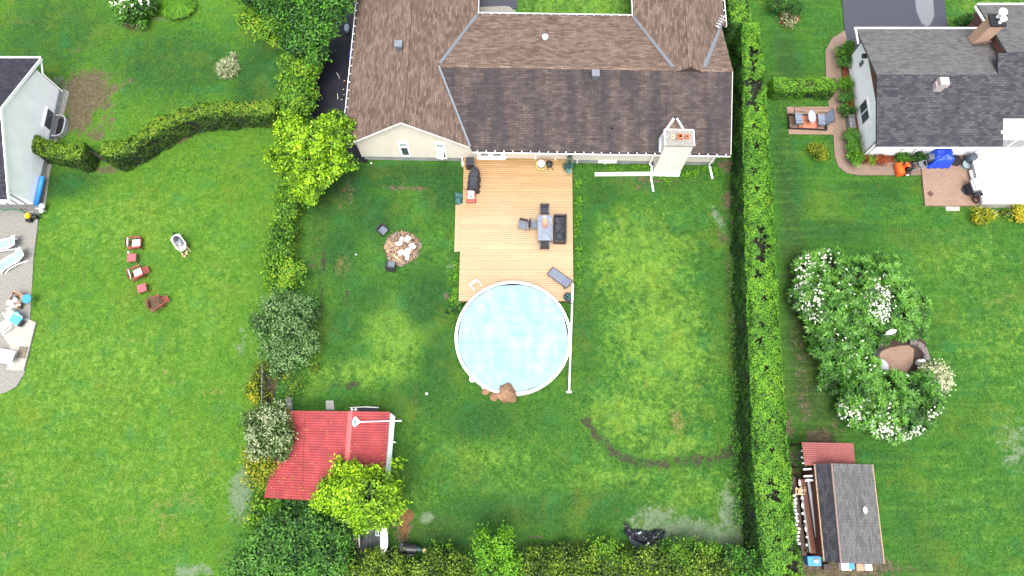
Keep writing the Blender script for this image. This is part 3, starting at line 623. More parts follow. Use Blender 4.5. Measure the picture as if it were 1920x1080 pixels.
# hard surfaces lying on the lawn
HARD = []
def hard(name, pts, z, mat, thick=None, **k):
    HARD.append(poly(pts)); return sheet(name, pts, z, mat, thick, **k)
hard('driveway', [(590, 232), (578, 190), (590, 130), (615, 60), (628, -40), (672, -60), (676, 120), (690, 305), (655, 305), (650, 262)], .035, M['asphalt_wet'], .1)
hard('driveway', [(1574, -60), (1584, 60), (1592, 120), (1620, 190), (1700, 160), (1800, 120), (1777, 52), (1764, -60)], .035, M['asphalt'], .1)
tr_ = sheet('tyre_track', [(1712, -40), (1718, 20), (1728, 44), (1738, 50), (1744, 46), (1752, 30), (1746, -40)], .04, plain('worn_asphalt', (.12, .13, .145), .8, .35, 9, .4), None)
hard('driveway', [(860, -60), (860, 16), (970, 16), (970, -60)], .035, M['asphalt'], .1)
hard('front_walk', [(860, 15), (860, 42), (985, 42), (968, 22), (955, 12), (945, 11)], .05, M['pebble'], .1)
hard('paver_path', [(1584, 57), (1560, 72), (1548, 95), (1549, 150), (1554, 200), (1562, 240), (1565, 290), (1572, 312), (1588, 324), (1610, 328), (1728, 328), (1728, 306), (1612, 303), (1600, 296), (1594, 270), (1588, 225), (1581, 170), (1576, 120), (1584, 95), (1590, 85)], .045, M['paver'], .12)
hard('paver_path', [(1475, 200), (1479, 251), (1564, 252), (1561, 226), (1557, 200)], .041, M['paver_tan'], .12)
hard('mulch_bed', [(1590, 85), (1582, 95), (1579, 125), (1590, 225), (1597, 270), (1602, 293), (1614, 303), (1740, 306), (1745, 286), (1624, 292), (1600, 190), (1600, 100)], .05, M['mulch'], .12)
hard('patio', [(1727, 306), (1735, 385), (1842, 386), (1835, 300), (1830, 285), (1745, 285)], .16, M['paver_tan'], .2)
hard('stepping_stones', [(1773, 387), (1774, 395), (1800, 395), (1799, 387)], .05, M['slab'], .1)
hard('patio', [(-90, 380), (78, 385), (72, 410), (63, 480), (56, 600), (46, 700), (30, 725), (10, 736), (-90, 760)], .035, M['pebble'], .1)
hard('slab_path', [(67, 604), (44, 695), (12, 694), (20, 652), (0, 622), (-10, 612), (10, 598), (48, 596)], .11, M['slab'], .12)
hard('stepping_stone', [(611, 751), (625, 751), (627, 768), (611, 768)], .04, M['slab'], .09)
hard('stepping_stone', [(536, 742), (546, 745), (549, 768), (536, 766)], .04, M['rock_grey'], .09)
hard('foundation_strip', [(118, 165), (98, 240), (78, 330), (72, 392), (84, 392), (92, 330), (112, 242), (130, 172)], .03, M['pebble'], .08)
hard('mulch_bed', [(1462, 18), (1463, 42), (1480, 50), (1500, 38), (1496, 12)], .03, M['mulch'], .08)
hard('mulch_bed', [(1628, 640), (1640, 700), (1700, 705), (1742, 690), (1735, 640), (1715, 628), (1660, 640)], .03, M['soil'], .08)
mp_ = hard('brick_circle', [(1648, 660), (1655, 700), (1680, 708), (1700, 700), (1712, 680), (1714, 655), (1704, 648), (1690, 648), (1668, 652)], .07, M['paver_tan'], .1)
for pts in ([(1495, 22), (1495, 30)],): pass

# ------------------------------------------------------------ main house
HR = R(-1.03); HO = Vector((0, 21.56, 0))
house = thing('house', 'beige sided house with brown shingle roofs, wooden deck side facing the round pool', 'house', HO, HR)
def HL(p):                      # world -> house axes
    q = Vector(p) - HO; c, s = math.cos(-HR), math.sin(-HR); return Vector((q.x*c - q.y*s, q.x*s + q.y*c, q.z))
def wallpt(px, py, yl=0.):      # photo point lying on the house plane y=yl
    a = HL(at(px, py, 0)); b = HL(at(px, py, 4)); k = (yl - a.y)/(b.y - a.y); return a.lerp(b, k)
m = MB(); m.prism([(-10.0, .04), (13.5, .04), (13.5, 8.9), (13.6, 14), (8.6, 14), (8.6, 8.8), (-3.2, 8.8), (-3.2, 15.5), (-10.0, 15.5)], -.2, .5).build('foundation', M['concrete'], house)
m = MB()
m.prism([(-10.06, 0), (-3.2, 0), (-3.2, 15.5), (-10.06, 15.5)], .5, 2.9)
m.prism([(-3.198, .003), (13.45, .003), (13.45, 8.85), (-3.198, 8.85)], .5, 2.5)
m.prism([(8.6, 8.852), (13.6, 8.852), (13.6, 15), (8.6, 15)], .5, 2.6)
m.plate([(-10.06, 0, 2.9), (-3.2, 0, 2.9), (-6.68, 0, 5.34)], (0, .1, 0))
m.build('wall', M['beige'], house)
EZ = 2.5; RZ = 5.47; RXW = -6.70; MY = 4.72; MZ = EZ + .309*(MY+.5)
def part_shingle(nm, polys, th, mat, lab=None):
    m = MB()
    for p_ in polys: m.slab(p_, th)
    x = m.build(nm, M[mat], house)
    if lab: x['label'] = lab
    return x
vx = -2.57 - .124/.717; NYE = MY + (MY+.5)
part_shingle('roof', [[(-10.86, -.3, EZ), (RXW, -.3, RZ), (RXW, 16, RZ), (-10.86, 16, EZ)]], .14, 'shingle', 'west slope of the left wing roof')
part_shingle('roof', [[(RXW, -.3, RZ), (-2.66, -.3, EZ+.06), (-4.83, MY, MZ), (-2.57, NYE, EZ), (-2.57, 16, EZ), (RXW, 16, RZ)]], .14, 'shingle', 'east slope of the left wing roof')
part_shingle('roof', [[(-2.57, -.5, EZ), (14.0, -.5, EZ), (14.05, MY, MZ), (-4.83, MY, MZ), (-2.66, -.3, EZ+.062)]], .14, 'shingle_algae', 'dark algae streaked roof slope above the deck')
part_shingle('roof', [[(-4.83, MY+.003, MZ), (10.32, MY+.003, MZ), (8.15, NYE, EZ), (-2.57, NYE, EZ)]], .14, 'shingle', 'front slope of the middle roof')
part_shingle('roof', [[(12.2, MY+.003, MZ), (14.05, MY+.003, MZ), (14.05, 9.25, EZ+.21)]], .14, 'shingle', 'small triangular roof piece at the east end')
part_shingle('roof', [[(8.15, NYE, EZ), (8.15, 16, EZ), (11.26, 16, 4.75), (11.26, MY-.26, 4.75), (10.3, MY-.26, MZ-.02), (10.32, MY, MZ)]], .1, 'shingle', 'west slope of the right front wing')
part_shingle('roof', [[(14.38, 16, EZ), (14.38, 9.25, EZ), (14.05, 9.25, EZ+.22), (12.2, MY, MZ), (12.22, MY-.26, MZ-.02), (11.26, MY-.26, 4.75), (11.26, 16, 4.75)]], .1, 'shingle', 'east slope of the right front wing')
MB().plate([(10.4, MY-.18, MZ-.1), (12.12, MY-.18, MZ-.1), (11.26, MY-.18, 4.66)], (0, .08, 0)).build('gable_end', M['wood_dark'], house)
def cap(a, b, w=.17, up=.015):
    a, b = Vector(a), Vector(b); d = (b-a).normalized(); s_ = d.cross(Vector((0, 0, 1))).normalized()*w; z = Vector((0, 0, up+.03)); dn = Vector((0, 0, -.045+up))
    m.add([a-s_+dn, a+z, a+s_+dn, b-s_+dn, b+z, b+s_+dn], [(0, 1, 4, 3), (1, 2, 5, 4)])
m = MB(); n_ = 50
for i in range(n_): cap((RXW, -.28+i*16.2/n_, RZ+.01), (RXW, -.28+(i+1)*16.2/n_, RZ+.02))
m.build('ridge_cap', M['shingle'], house); m = MB()
for i in range(59): cap((-4.7+i*.318, MY, MZ), (-4.7+(i+1)*.318, MY, MZ+.01), .16)
m.build('ridge_cap', M['shingle'], house); m = MB()
for i in range(34): cap((11.26, MY-.24+i*.34, 4.755), (11.26, MY-.24+(i+1)*.34, 4.765), .16)
m.build('ridge_cap', M['shingle'], house)
# valley flashing
m = MB()
def strip(a, b, w, up=.025):
    a, b = Vector(a), Vector(b); d = (b-a).normalized(); s_ = Vector((d.y, -d.x, 0)).normalized()*w/2; u = Vector((0, 0, up))
    m.add([a-s_+u+Vector((0, 0, .03)), a+u, a+s_+u+Vector((0, 0, .03)), b-s_+u+Vector((0, 0, .03)), b+u, b+s_+u+Vector((0, 0, .03))], [(0, 1, 4, 3), (1, 2, 5, 4)])
for a_, b_, w_, u_ in (((-4.75, MY+.15, MZ-.04), (-2.62, NYE-.1, EZ+.03), .30, .025), ((10.25, MY+.15, MZ-.03), (8.2, NYE-.1, EZ+.03), .30, .025), ((12.27, MY+.15, MZ-.03), (13.95, 9.05, EZ+.28), .28, .025), ((-4.8, MY-.08, MZ), (-2.68, -.3, EZ+.07), .13, .045)):
    m = MB(); strip(a_, b_, w_, u_); m.build('valley_flashing', M['grey_metal'], house)
# gutters
def gutter(a, b, n_tick=0, name='gutter', mat='white', tick=(0, 1)):
    m = MB(); a, b = Vector(a), Vector(b); d = b-a; L = d.length; ang = math.atan2(d.y, d.x)
    c = (a+b)/2; oo_ = Vector((tick[0], tick[1], 0)); m.box(c - oo_*.05, (L, .03, .11), rz=ang); m.box(c + oo_*.0 - Vector((0, 0, .05)), (L, .08, .02), rz=ang)
    MB().box(c + oo_*.012 + Vector((0, 0, -.02)), (L-.02, .07, .03), rz=ang).build('gutter_bed', M['black'], house)
    for i in range(n_tick):
        p = a.lerp(b, (i+.5)/n_tick) + Vector((tick[0]*.04, tick[1]*.04, .065)); m.box(p, (.05, .10, .03), rz=ang)
    return m.build(name, M[mat], house)
GZ = EZ-.03; gutter((-2.5, -.57, GZ), (14.02, -.57, GZ), 29); gutter((-10.93, -.3, GZ), (-10.93, 16, GZ), 26, tick=(1, 0)); gutter((-2.5, NYE+.07, GZ), (8.1, NYE+.07, GZ), 18, tick=(0, -1))
gutter((-2.5, NYE+.05, GZ), (-2.5, 16, GZ)); gutter((8.09, NYE+.05, GZ), (8.09, 16, GZ)); gutter((14.45, 9.25, GZ), (14.45, 16, GZ), 8, tick=(-1, 0))
# rake boards and corner trim
for s_, xe, ze in ((-1, -10.75, EZ+.06), (1, -2.72, EZ+.09)):
    m = MB(); m.plate([(RXW, -.33, RZ+.03), (xe, -.33, ze), (xe, -.33, ze-.13), (RXW, -.33, RZ-.11)], (0, .04, 0)); m.build('rake_board', M['offwhite'], house)
MB().box((14.06, 2.1, (EZ+MZ)/2-.04), (.03, 5.4, .12), rx=math.atan(.309)).build('rake_board', M['offwhite'], house)
MB().box((-10.05, -.02, 1.65), (.1, .05, 2.3)).build('corner_board', M['offwhite'], house); MB().box((13.42, -.03, 1.5), (.14, .07, 2.0)).build('corner_board', M['offwhite'], house)
MB().box((5.7, -.26, 2.36), (16.3, .5, .03)).build('soffit', M['offwhite'], house); MB().box((-10.45, 7.7, 2.36), (.74, 15.6, .03)).build('soffit', M['offwhite'], house)
# gable windows
for q, (a, b, c_, d_) in enumerate((((744.6, 267), (764.6, 267.3), (772, 293), (753.5, 292.6)), ((815, 268.3), (835, 269), (838.8, 297), (821, 296)))):
    P = [wallpt(*p, yl=-.01) for p in (a, b, c_, d_)]
    x0 = (P[0].x+P[3].x)/2; x1 = (P[1].x+P[2].x)/2; z1 = (P[0].z+P[1].z)/2; z0 = (P[2].z+P[3].z)/2
    m = MB(); w = x1-x0; h = z1-z0; fw = .12
    m.box((x0+fw/2, -.04, (z0+z1)/2), (fw, .08, h)); m.box((x1-fw/2, -.04, (z0+z1)/2), (fw, .08, h)); m.box(((x0+x1)/2, -.04, z0+fw/2), (w-2*fw, .08, fw)); m.box(((x0+x1)/2, -.04, z1-fw*.35), (w-2*fw, .08, fw*.7)); m.box(((x0+x1)/2, -.04, z0+h*.70), (w-2*fw, .08, .09))
    win = m.build('window', M['white'], house)
    MB().box(((x0+x1)/2, -.012, z0+h*.36), (w-.16, .02, h*.62)).build('pane', M['glass'], win)
    MB().box(((x0+x1)/2, -.012, z0+h*.84), (w-.16, .02, h*.2)).build('pane', M['glass_l'], win)
    if q == 1:                      # awning sash swung outwards
        s_ = MB(); s_.box((0, -.34, -.0), (w-.2, .7, .05)); sash = s_.build('open_sash', M['white'], win, ((x0+x1)/2, -.03, z0+h*.66)); sash.rotation_euler = (R(48), 0, R(-12))
        g_ = MB(); g_.box((0, -.34, .03), (w-.36, .5, .015)).build('sash_glass', M['glass_l'], win, ((x0+x1)/2, -.03, z0+h*.66)).rotation_euler = (R(48), 0, R(-12))
        win['label'] = 'gable window with its lower sash swung open'
# french doors
a = wallpt(896, 300, -.01); b = wallpt(946, 303.5, -.01); x0, x1 = a.x, b.x; zb = .62; zt = 2.46
dm = MB(); dm.box(((x0+x1)/2, -.02, zt-.05), (x1-x0+.12, .1, .12)); dm.box((x0, -.02, (zb+zt)/2-.06), (.1, .1, zt-zb-.0)); dm.box((x1, -.02, (zb+zt)/2-.06), (.1, .1, zt-zb)); dm.box(((x0+x1)/2, -.06, zb), (x1-x0+.1, .16, .07))
dr = dm.build('french_door', M['white'], house)
for i in (0, 1):
    lx = x0+.06 + (x1-x0-.12)*(i*.5); w = (x1-x0-.12)/2
    lf = MB().box((lx+w/2, -.05, (zb+zt)/2), (w-.02, .05, zt-zb-.14)).build('door_leaf', M['white'], dr)
    g_ = MB()
    for r_ in range(4):
        for c_ in range(3): g_.box((lx+w/2+(c_-1)*w*.19, -.078, 1.18+r_*.30), (w*.155, .01, .25))
    g_.build('pane', M['glass'], dr)
MB().tube([((x0+x1)/2+.04, -.08, 1.6), ((x0+x1)/2+.04, -.13, 1.6), ((x0+x1)/2+.14, -.13, 1.6)], .015).build('handle', M['grey_metal'], dr)
# long strip window under the eave, basement windows, small wall lights
def winbox(px0, px1, z0, z1, name='window', mat='glass', y=0.):
    a = wallpt(px0, 300, y).x; b = wallpt(px1, 300, y).x
    f = MB(); f.box(((a+b)/2, y-.03, z1-.04), (b-a, .07, .09)); f.box(((a+b)/2, y-.03, z0+.04), (b-a, .07, .09)); f.box((a+.04, y-.03, (z0+z1)/2), (.08, .07, z1-z0-.18)); f.box((b-.04, y-.03, (z0+z1)/2), (.08, .07, z1-z0-.18)); f.box(((a+b)/2, y-.03, (z0+z1)/2), (.06, .07, z1-z0-.18))
    o = f.build(name, M['white'], house); MB().box(((a+b)/2, y-.008, (z0+z1)/2), (b-a-.12, .015, z1-z0-.12)).build('pane', M[mat], o); return o
winbox(1146, 1190, 1.55, 2.35); winbox(1122, 1157, .12, .46, 'basement_window', y=.04)
for c_, d_ in (((1.55, -.06, .82), (.16, .1, .2)), ((-.4, -.05, .75), (.14, .08, .14)), ((2.9, -.05, .42), (.08, .07, .5)), ((6.3, -.03, .3), (.07, .1, .5)), ((4.4, .0, .3), (.07, .1, .5))): MB().box(c_, d_).build('outlet_box', M['white'], house)
# chimney
CX0, CX1 = 9.55, 11.33; CT = 3.84
ch = MB().prism([(CX0, -.66), (CX1, -.66), (CX1, .36), (CX0, .36)], .26, CT).build('chimney', M['cream'], house)
m = MB(); m.add([(CX0, -.665, .32), (CX1, -.665, .32), (CX1-.02, -.85, .0), (CX0+.02, -.85, .0), (CX0, -.40, 0), (CX1, -.40, 0), (CX1, -.40, .32), (CX0, -.40, .32)], [(0, 3, 2, 1), (0, 1, 6, 7), (1, 2, 5, 6), (0, 7, 4, 3), (3, 4, 5, 2)][::1]); m.build('chimney_base', M['white'], ch)
m = MB(); m.box(((CX0+CX1)/2, -.15, CT+.05), (CX1-CX0+.1, 1.12, .10)); m.build('chimney_cap', M['mortar'], ch)
m = MB()
for xx in (CX0-.02, CX1+.02): m.box((xx, -.15, CT+.06), (.07, 1.12, .14))
m.box(((CX0+CX1)/2, .42, CT+.06), (CX1-CX0, .07, .14)); m.build('cap_rim', M['offwhite'], ch)
for (fx, s_, hh) in ((10.02, .22, .12), (10.45, .33, .24), (10.9, .25, .2)):
    f = MB(); h2 = s_/2; w = .055
    for (dx, dy, sx, sy) in ((0, h2-w/2, s_, w), (0, -h2+w/2, s_, w), (h2-w/2, 0, w, s_-2*w), (-h2+w/2, 0, w, s_-2*w)): f.box((fx+dx, -.12+dy, CT+.1+hh/2), (sx, sy, hh))
    fo = f.build('flue', M['clay'] if fx > 10.2 else M['wood_pale'], ch); MB().box((fx, -.12, CT+.12), (s_-2*w, s_-2*w, .02)).build('flue_opening', M['soot'] if fx > 10.2 else M['mortar'], fo)
xm = (CX0+CX1)/2; rz_ = lambda y: EZ + .309*(y+.5)
m = MB(); CRZ = 3.16; yb = (CRZ-EZ)/.309-.5
m.add([(xm, .36, CRZ+.02), (xm, yb, CRZ+.03), (CX0-.05, .36, rz_(.36)+.02), (CX1+.05, .36, rz_(.36)+.02)], [(0, 1, 2), (0, 3, 1)]); m.build('cricket', M['shingle'], ch)
for a_, b_, w_ in (((xm-.08, yb, CRZ+.04), (CX0-.10, .30, rz_(.3)+.06), .16), ((xm+.08, yb, CRZ+.04), (CX1+.02, .36, rz_(.36)+.06), .13), ((CX0-.07, .40, rz_(.4)+.03), (CX0-.08, -.45, rz_(-.45)+.03), .14)):
    m = MB(); strip(a_, b_, w_); m.build('chimney_flashing', M['silver'], ch)
# roof vents
def box_vent(px, py, z, s_=.46, mat='grey_metal', parent=house, conv=HL, hh=.34):
    p = conv(at(px, py, z+.3)); m = MB(); m.box((p.x, p.y, z+.02), (s_*.8, s_*.8, hh)); m.box((p.x, p.y, z+hh*.5+.1), (s_*1.05, s_*1.05, .16))
    return m.build('roof_vent', M[mat], parent)
box_vent(747, 82, 5.3); box_vent(1117, 137, 4.1, .46)
p = HL(at(1022, 69, 3.5)); m = MB(); m.lathe([(.14, -.25), (.14, .12), (.2, .12), (.2, .2), (.12, .25), (0.001, .26)], (p.x, p.y, 3.35), 18); m.build('vent_pipe', M['white'], house)
p = HL(at(1148, 240, 3.0)); m = MB(); m.lathe([(.09, -.1), (.06, .12), (.001, .15)], (p.x, p.y, rz_(p.y)+.02), 10); m.build('pipe_stub', M['black'], house)
p = HL(at(1350, 50, 3.0)); m = MB(); m.tube([(p.x, p.y, 2.4), (p.x, p.y, 3.5)], .03); m.tube([(p.x-.35, p.y-.4, 3.4), (p.x+.25, p.y+.6, 3.45)], .03); 
for i in range(5): m.tube([(p.x-.3+i*.11-.16, p.y-.3+i*.2+.08, 3.4), (p.x-.3+i*.11+.16, p.y-.3+i*.2-.08, 3.4)], .015)
m.build('antenna', M['silver'], house)
# downspouts
def W2H(px, py, z): return HL(at(px, py, z))
m = MB(); m.tube([(9.3, -.57, 2.4), (9.28, -.2, 2.2), (9.28, -.1, .35), W2H(1222, 312, .25), W2H(1221, 336, .1), W2H(1225, 359, .05)], .065, 8); m.build('downspout', M['white'], house)
m = MB(); m.tube([(13.4, -.57, 2.4), (13.3, -.12, 2.2), (13.3, -.12, .3)], .05, 8); m.build('downspout', M['white'], house)

# things by the house
p0, p1 = at(1115, 327, .12), at(1219, 326, .12); d = p1-p0
m = MB(); m.box(d/2, (d.length, .24, .14), rz=math.atan2(d.y, d.x)); m.box(d/2+Vector((0, 0, .08)), (d.length-.05, .06, .03), rz=math.atan2(d.y, d.x))
tag(m.build('gutter_pipe', M['offwhite'], None, p0), 'long cream gutter pipe lying on the lawn left of the chimney', 'gutter pipe')
p0, p1 = at(1331, 315, .12), at(1336, 335, .06); m = MB(); m.tube([(0, 0, 0), p1-p0], .07, 8); m.tube([(0, 0, 0), (p1-p0)*-.12], .09, 8); tag(m.build('spout_pipe', M['white'], None, p0), 'short white spout pipe on the grass near the house corner by the cedar hedge', 'spout pipe')
# ------------------------------------------------------------ deck and pool
DZ = .6
PC = at(962, 631.5, 1.22); PR = 3.56
dl = thing('deck', 'pale cedar board deck between the house and the round pool', 'deck', (0, 16.5, 0))
def deck_x(y):
    t_ = (y-11.7)/(21.3-11.7); xl = -3.36 + (.03)*t_ ; xr = 3.87 + .17*t_
    if y > 18.25: xl = -3.24 - .0*t_
    return xl, xr
m = MB(); y = 11.60; bw = .145; row = 0
while y < 21.5:
    y0, y1 = y, y+bw-.017; ym = (y0+y1)/2; xl, xr = deck_x(ym)
    spans = [(xl, xr)]
    dy = abs(ym-PC.y)
    if dy < PR-.05:
        hx = math.sqrt((PR-.05)**2-dy*dy); spans = [(xl, PC.x-hx), (PC.x+hx, xr)]
    for a, b in spans:
        if b-a < .05: continue
        if b-a < 4: cuts = [a, b]
        else:
            j = [1.3, 3.6, -.2][row % 3] + random.uniform(-.25, .25); cuts = [a] + [q for q in (a+j if j > 0 else a+2.5, a+j+3.4) if a+.5 < q < b-.5] + [b]
        for i in range(len(cuts)-1):
            m.box(((cuts[i]+cuts[i+1])/2, ym-16.5, DZ-.02), (cuts[i+1]-cuts[i]-.008, y1-y0, .04), tint=random.random()*(.75 if random.random() < .93 else 1.3))
    y += bw; row += 1
m.build('board', M['deck'], dl)['label'] = 'deck boards running side to side'
m = MB()
m.box((-3.30, -1.57, .44), (.04, 6.5, .24)); m.box((-3.21, 3.35, .44), (.04, 3.2, .24)); m.box((3.93, 0.1, .44), (.04, 9.6, .24), rz=-.017); m.box((-2.9, -4.91, .44), (.9, .04, .24)); m.box((3.55, -4.91, .44), (.6, .04, .24))
for xx in (-3.1, -1.2, .9, 2.6, 3.7):
    for yy in (-1.0, 1.6, 4.2): m.box((xx, yy, .24), (.12, .12, .55))
m.build('skirt', M['wood_red'], dl)
m = MB(); a, b = at(858, 385, .3), at(852, 480, .3)
for i in range(3): m.box((-3.46-i*.0-.11*i, 0.12-.0, .34-.0*i-.0) if False else (-3.44-.14*i+.05, .13, .40-.12*i*0-.05*i), (.13, 3.3, .04), tint=.5)
m.build('step', M['deck'], dl)
pool = thing('pool', 'round above ground pool with white rim at the end of the deck', 'pool', (PC.x, PC.y, 0))
m = MB(); N_ = 72
for i in range(N_):
    t0 = 2*math.pi*i/N_; t1 = 2*math.pi*(i+1)/N_; r0, r1 = PR-.09, PR-.13
    m.add([(r0*math.cos(t0), r0*math.sin(t0), 0), (r0*math.cos(t1), r0*math.sin(t1), 0), (r0*math.cos(t1), r0*math.sin(t1), 1.2), (r0*math.cos(t0), r0*math.sin(t0), 1.2), (r1*math.cos(t0), r1*math.sin(t0), .9), (r1*math.cos(t1), r1*math.sin(t1), .9), (r1*math.cos(t1), r1*math.sin(t1), 1.2), (r1*math.cos(t0), r1*math.sin(t0), 1.2)], [(0, 1, 2, 3), (7, 6, 5, 4)])
m.build('pool_wall', M['offwhite'], pool)
m = MB(); N_ = 18
for i in range(N_):                # rim laid in caps
    t0 = 2*math.pi*i/N_; K = 5
    for j in range(K):
        a = t0 + (2*math.pi/N_)*(j/K)*.992; b = t0 + (2*math.pi/N_)*((j+1)/K)*.992; ri, ro = PR-.16, PR
        m.add([(ri*math.cos(a), ri*math.sin(a), 1.2), (ro*math.cos(a), ro*math.sin(a), 1.2), (ro*math.cos(b), ro*math.sin(b), 1.2), (ri*math.cos(b), ri*math.sin(b), 1.2), (ri*math.cos(a), ri*math.sin(a), 1.24), (ro*math.cos(a), ro*math.sin(a), 1.24), (ro*math.cos(b), ro*math.sin(b), 1.24), (ri*math.cos(b), ri*math.sin(b), 1.24)], [(4, 5, 6, 7), (1, 2, 6, 5), (0, 4, 7, 3), (3, 2, 1, 0)])
m.build('rim', M['white'], pool)
# water under the blanket, and the blanket itself
t = NT('pool_water'); nn = t.noise(3, 3, .5, t.coord('Object')); t.bump(nn, .15, .05); wm = t.done((.02, .22, .24), .4, .3)
MB().lathe([(PR-.14, 1.09), (.01, 1.09)], (0, 0, 0), 64).build('water', wm, pool)
RB = PR-.18; nr, na = 46, 150; vs = [(0, 0, 0)]; fs = []
def bh(x, y):
    r = math.hypot(x, y); h = .010*math.sin(x*2.1+1)*math.sin(y*1.7) + .006*math.sin(x*5.3+y*3.1) + .004*math.sin(y*11+math.sin(x*2))
    # fold near the ladder
    fx, fy = x+1.95, y-2.15; u_ = fx*.62-fy*.78; v_ = fx*.78+fy*.62
    if abs(v_) < .5 and -.1 < u_ < 1.: h += .10*math.exp(-(v_*7)**2)*max(0, 1-u_)
    return h
for i in range(1, nr+1):
    for k_ in range(na):
        r = RB*i/nr; t_ = 2*math.pi*k_/na; rr = r - (.03*max(0, math.sin(t_*9)+math.sin(t_*4+1)) if i == nr else 0); x, y = rr*math.cos(t_), rr*math.sin(t_); vs.append((x, y, bh(x, y)))
for k_ in range(na): fs.append((0, 1+k_, 1+(k_+1) % na))
for i in range(nr-1):
    for k_ in range(na): a = 1+i*na+k_; b = 1+i*na+(k_+1) % na; fs.append((a, a+na, b+na, b))
# turned-back corner leaves open water
keep = []
for f in fs:
    cx = sum(vs[i][0] for i in f)/len(f); cy = sum(vs[i][1] for i in f)/len(f)
    u_ = (cx+2.16)*.62-(cy-2.42)*.78; v_ = (cx+2.16)*.78+(cy-2.42)*.62
    keep.append(f)
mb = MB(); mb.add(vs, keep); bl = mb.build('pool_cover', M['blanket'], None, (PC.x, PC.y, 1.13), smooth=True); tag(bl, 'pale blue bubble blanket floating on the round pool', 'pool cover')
# ladder, skimmer, fittings
lad = thing('pool_ladder', 'white pool ladder straddling the rim where the deck meets the pool', 'ladder', at(893, 541, DZ), R(38))
for s_ in (-.28, .28):
    m = MB(); m.tube([(s_, .30, 0), (s_, .22, .75), (s_, .05, .9), (s_, -.15, .8), (s_, -.25, .45)], .018, 8); m.build('rail', M['white'], lad)
m = MB()
for z_, y_ in ((.25, .33), (.5, .31), (.65, .29)): m.box((0, y_, z_), (.56, .09, .04))
m.build('tread', M['white'], lad)
p = at(885, 711, 1.1); m = MB(); m.lathe([(.16, -.35), (.16, .08), (.13, .1), (.001, .1)], n=16); m.box((.1, .12, 0), (.26, .2, .1), rz=-.7); tag(m.build('skimmer_box', M['white'], None, p), 'small round white skimmer on the lower left rim of the pool', 'skimmer')
p = at(906, 727, .9); m = MB(); m.tube([(0, 0, -.5), (0, 0, .3), (.1, .12, .33)], .03); m.box((-.02, -.03, .2), (.1, .1, .2)); tag(m.build('hose_fitting', M['white'], None, p), 'small white hose fitting on the pool wall above the rocks', 'pipe fitting')
p0, p1 = at(1074, 533, 1.3), at(1067, 735, .55)
reel = thing('roller_pole', 'long white pole running along the right edge of the pool', 'pole', p0); d = p1-p0
MB().tube([(0, 0, 0), d], .055, 10).build('tube', M['white'], reel)
m = MB(); m.box(d, (.3, .1, .1)); m.tube([d, d+Vector((0, 0, -.5))], .03); m.build('end_bracket', M['white'], reel); MB().tube([(0, 0, .02), (.0, .0, -.7)], .035).build('post', M['white'], reel)
MB().tube([d*.18+Vector((0, 0, .0)), d*.19], .065, 10).build('band', M['black'], reel)
for (px, py, d_, sd_, mt, lbl) in ((950, 736, (1.25, 1.1, 1.95), 3, 'rock', 'large brown boulder leaning on the bottom rim of the pool'), (927, 743, (.58, .5, .42), 5, 'rock', 'small brown rock left of the large boulder'), (911, 733, (.5, .4, .36), 9, 'rock', 'small brown rock farthest left under the pool edge')):
    p = at(px, py, d_[2]*.6); m = MB(); m.blob((0, 0, 0), d_, .16, 22, 14, sd_, flat=.8); tag(m.build('rock', M[mt], None, (p.x, p.y, d_[2]*.38), smooth=False), lbl, 'rock')

# ------------------------------------------------------------ deck furniture
def legs4(parent, xs, ys, h, r, mat, z0=0, name='leg'):
    for x in xs:
        for y in ys: MB().box((x, y, z0+h/2), (r, r, h)).build(name, M[mat], parent)
def patio_chair(label, loc, rz, frame='dark_wicker', seat='charcoal', group='patio chairs around the deck table', cushion=True):
    t_ = thing('patio_chair', label, 'chair', loc, rz, group)
    MB().box((0, .02, .38), (.52, .50, .06)).build('seat', M[seat if not cushion else frame], t_)
    if cushion: MB().box((0, .03, .445), (.48, .46, .07)).build('seat_cushion', M[seat], t_, bevel=.02)
    bk = MB(); bk.box((0, -.27, .62), (.54, .06, .50), rx=R(-10)); bk.build('backrest', M[frame], t_, bevel=.012)
    if cushion:
        c_ = MB(); c_.blob((0, -.20, .66), (.46, .18, .34), .05, 16, 8, 2); c_.build('back_cushion', M[seat], t_, smooth=True)
    for s_ in (-1, 1):
        a = MB(); a.tube([(s_*.29, -.27, .62), (s_*.30, -.02, .64), (s_*.29, .25, .60)], .022, 6); a.build('armrest', M['grey_metal'], t_)
    for x in (-.28, .28):
        for y, hh in ((-.27, .5), (.25, .60)): MB().tube([(x, y*1.06, 0), (x, y, hh)], .018, 6).build('leg', M['grey_metal'], t_)
    return t_
def dk(px, py, z=.45): p = at(px, py, DZ+z); return (p.x, p.y, DZ)
patio_chair('black cushioned chair at the house end of the deck table', dk(1021, 393), R(180))
patio_chair('black chair at the pool end of the deck table', dk(1021, 457), 0, cushion=True)
patio_chair('grey sling chair tucked under the left side of the deck table', dk(1001, 421), R(-90), 'charcoal', 'grey_sling', cushion=False)
patio_chair('grey sling chair standing apart, farthest left of the deck table', dk(981, 421), R(168), 'charcoal', 'grey_sling', cushion=False)
tb = thing('patio_table', 'grey rectangular glass topped table on the deck', 'table', dk(1022, 427, .74)); 
m = MB(); m.box((0, 0, .74), (.90, 1.66, .02)); m.build('table_top', plain('frosted_glass_top', (.15, .17, .21), .35, .45, 2.2, 0, 0, .4), tb)
m = MB(); m.box((-.46, 0, .73), (.04, 1.72, .05)); m.box((.46, 0, .73), (.04, 1.72, .05)); m.box((0, -.85, .73), (.88, .04, .05)); m.box((0, .85, .73), (.88, .04, .05)); m.build('table_frame', M['grey_metal'], tb)
legs4(tb, (-.41, .41), (-.78, .78), .70, .05, 'grey_metal')
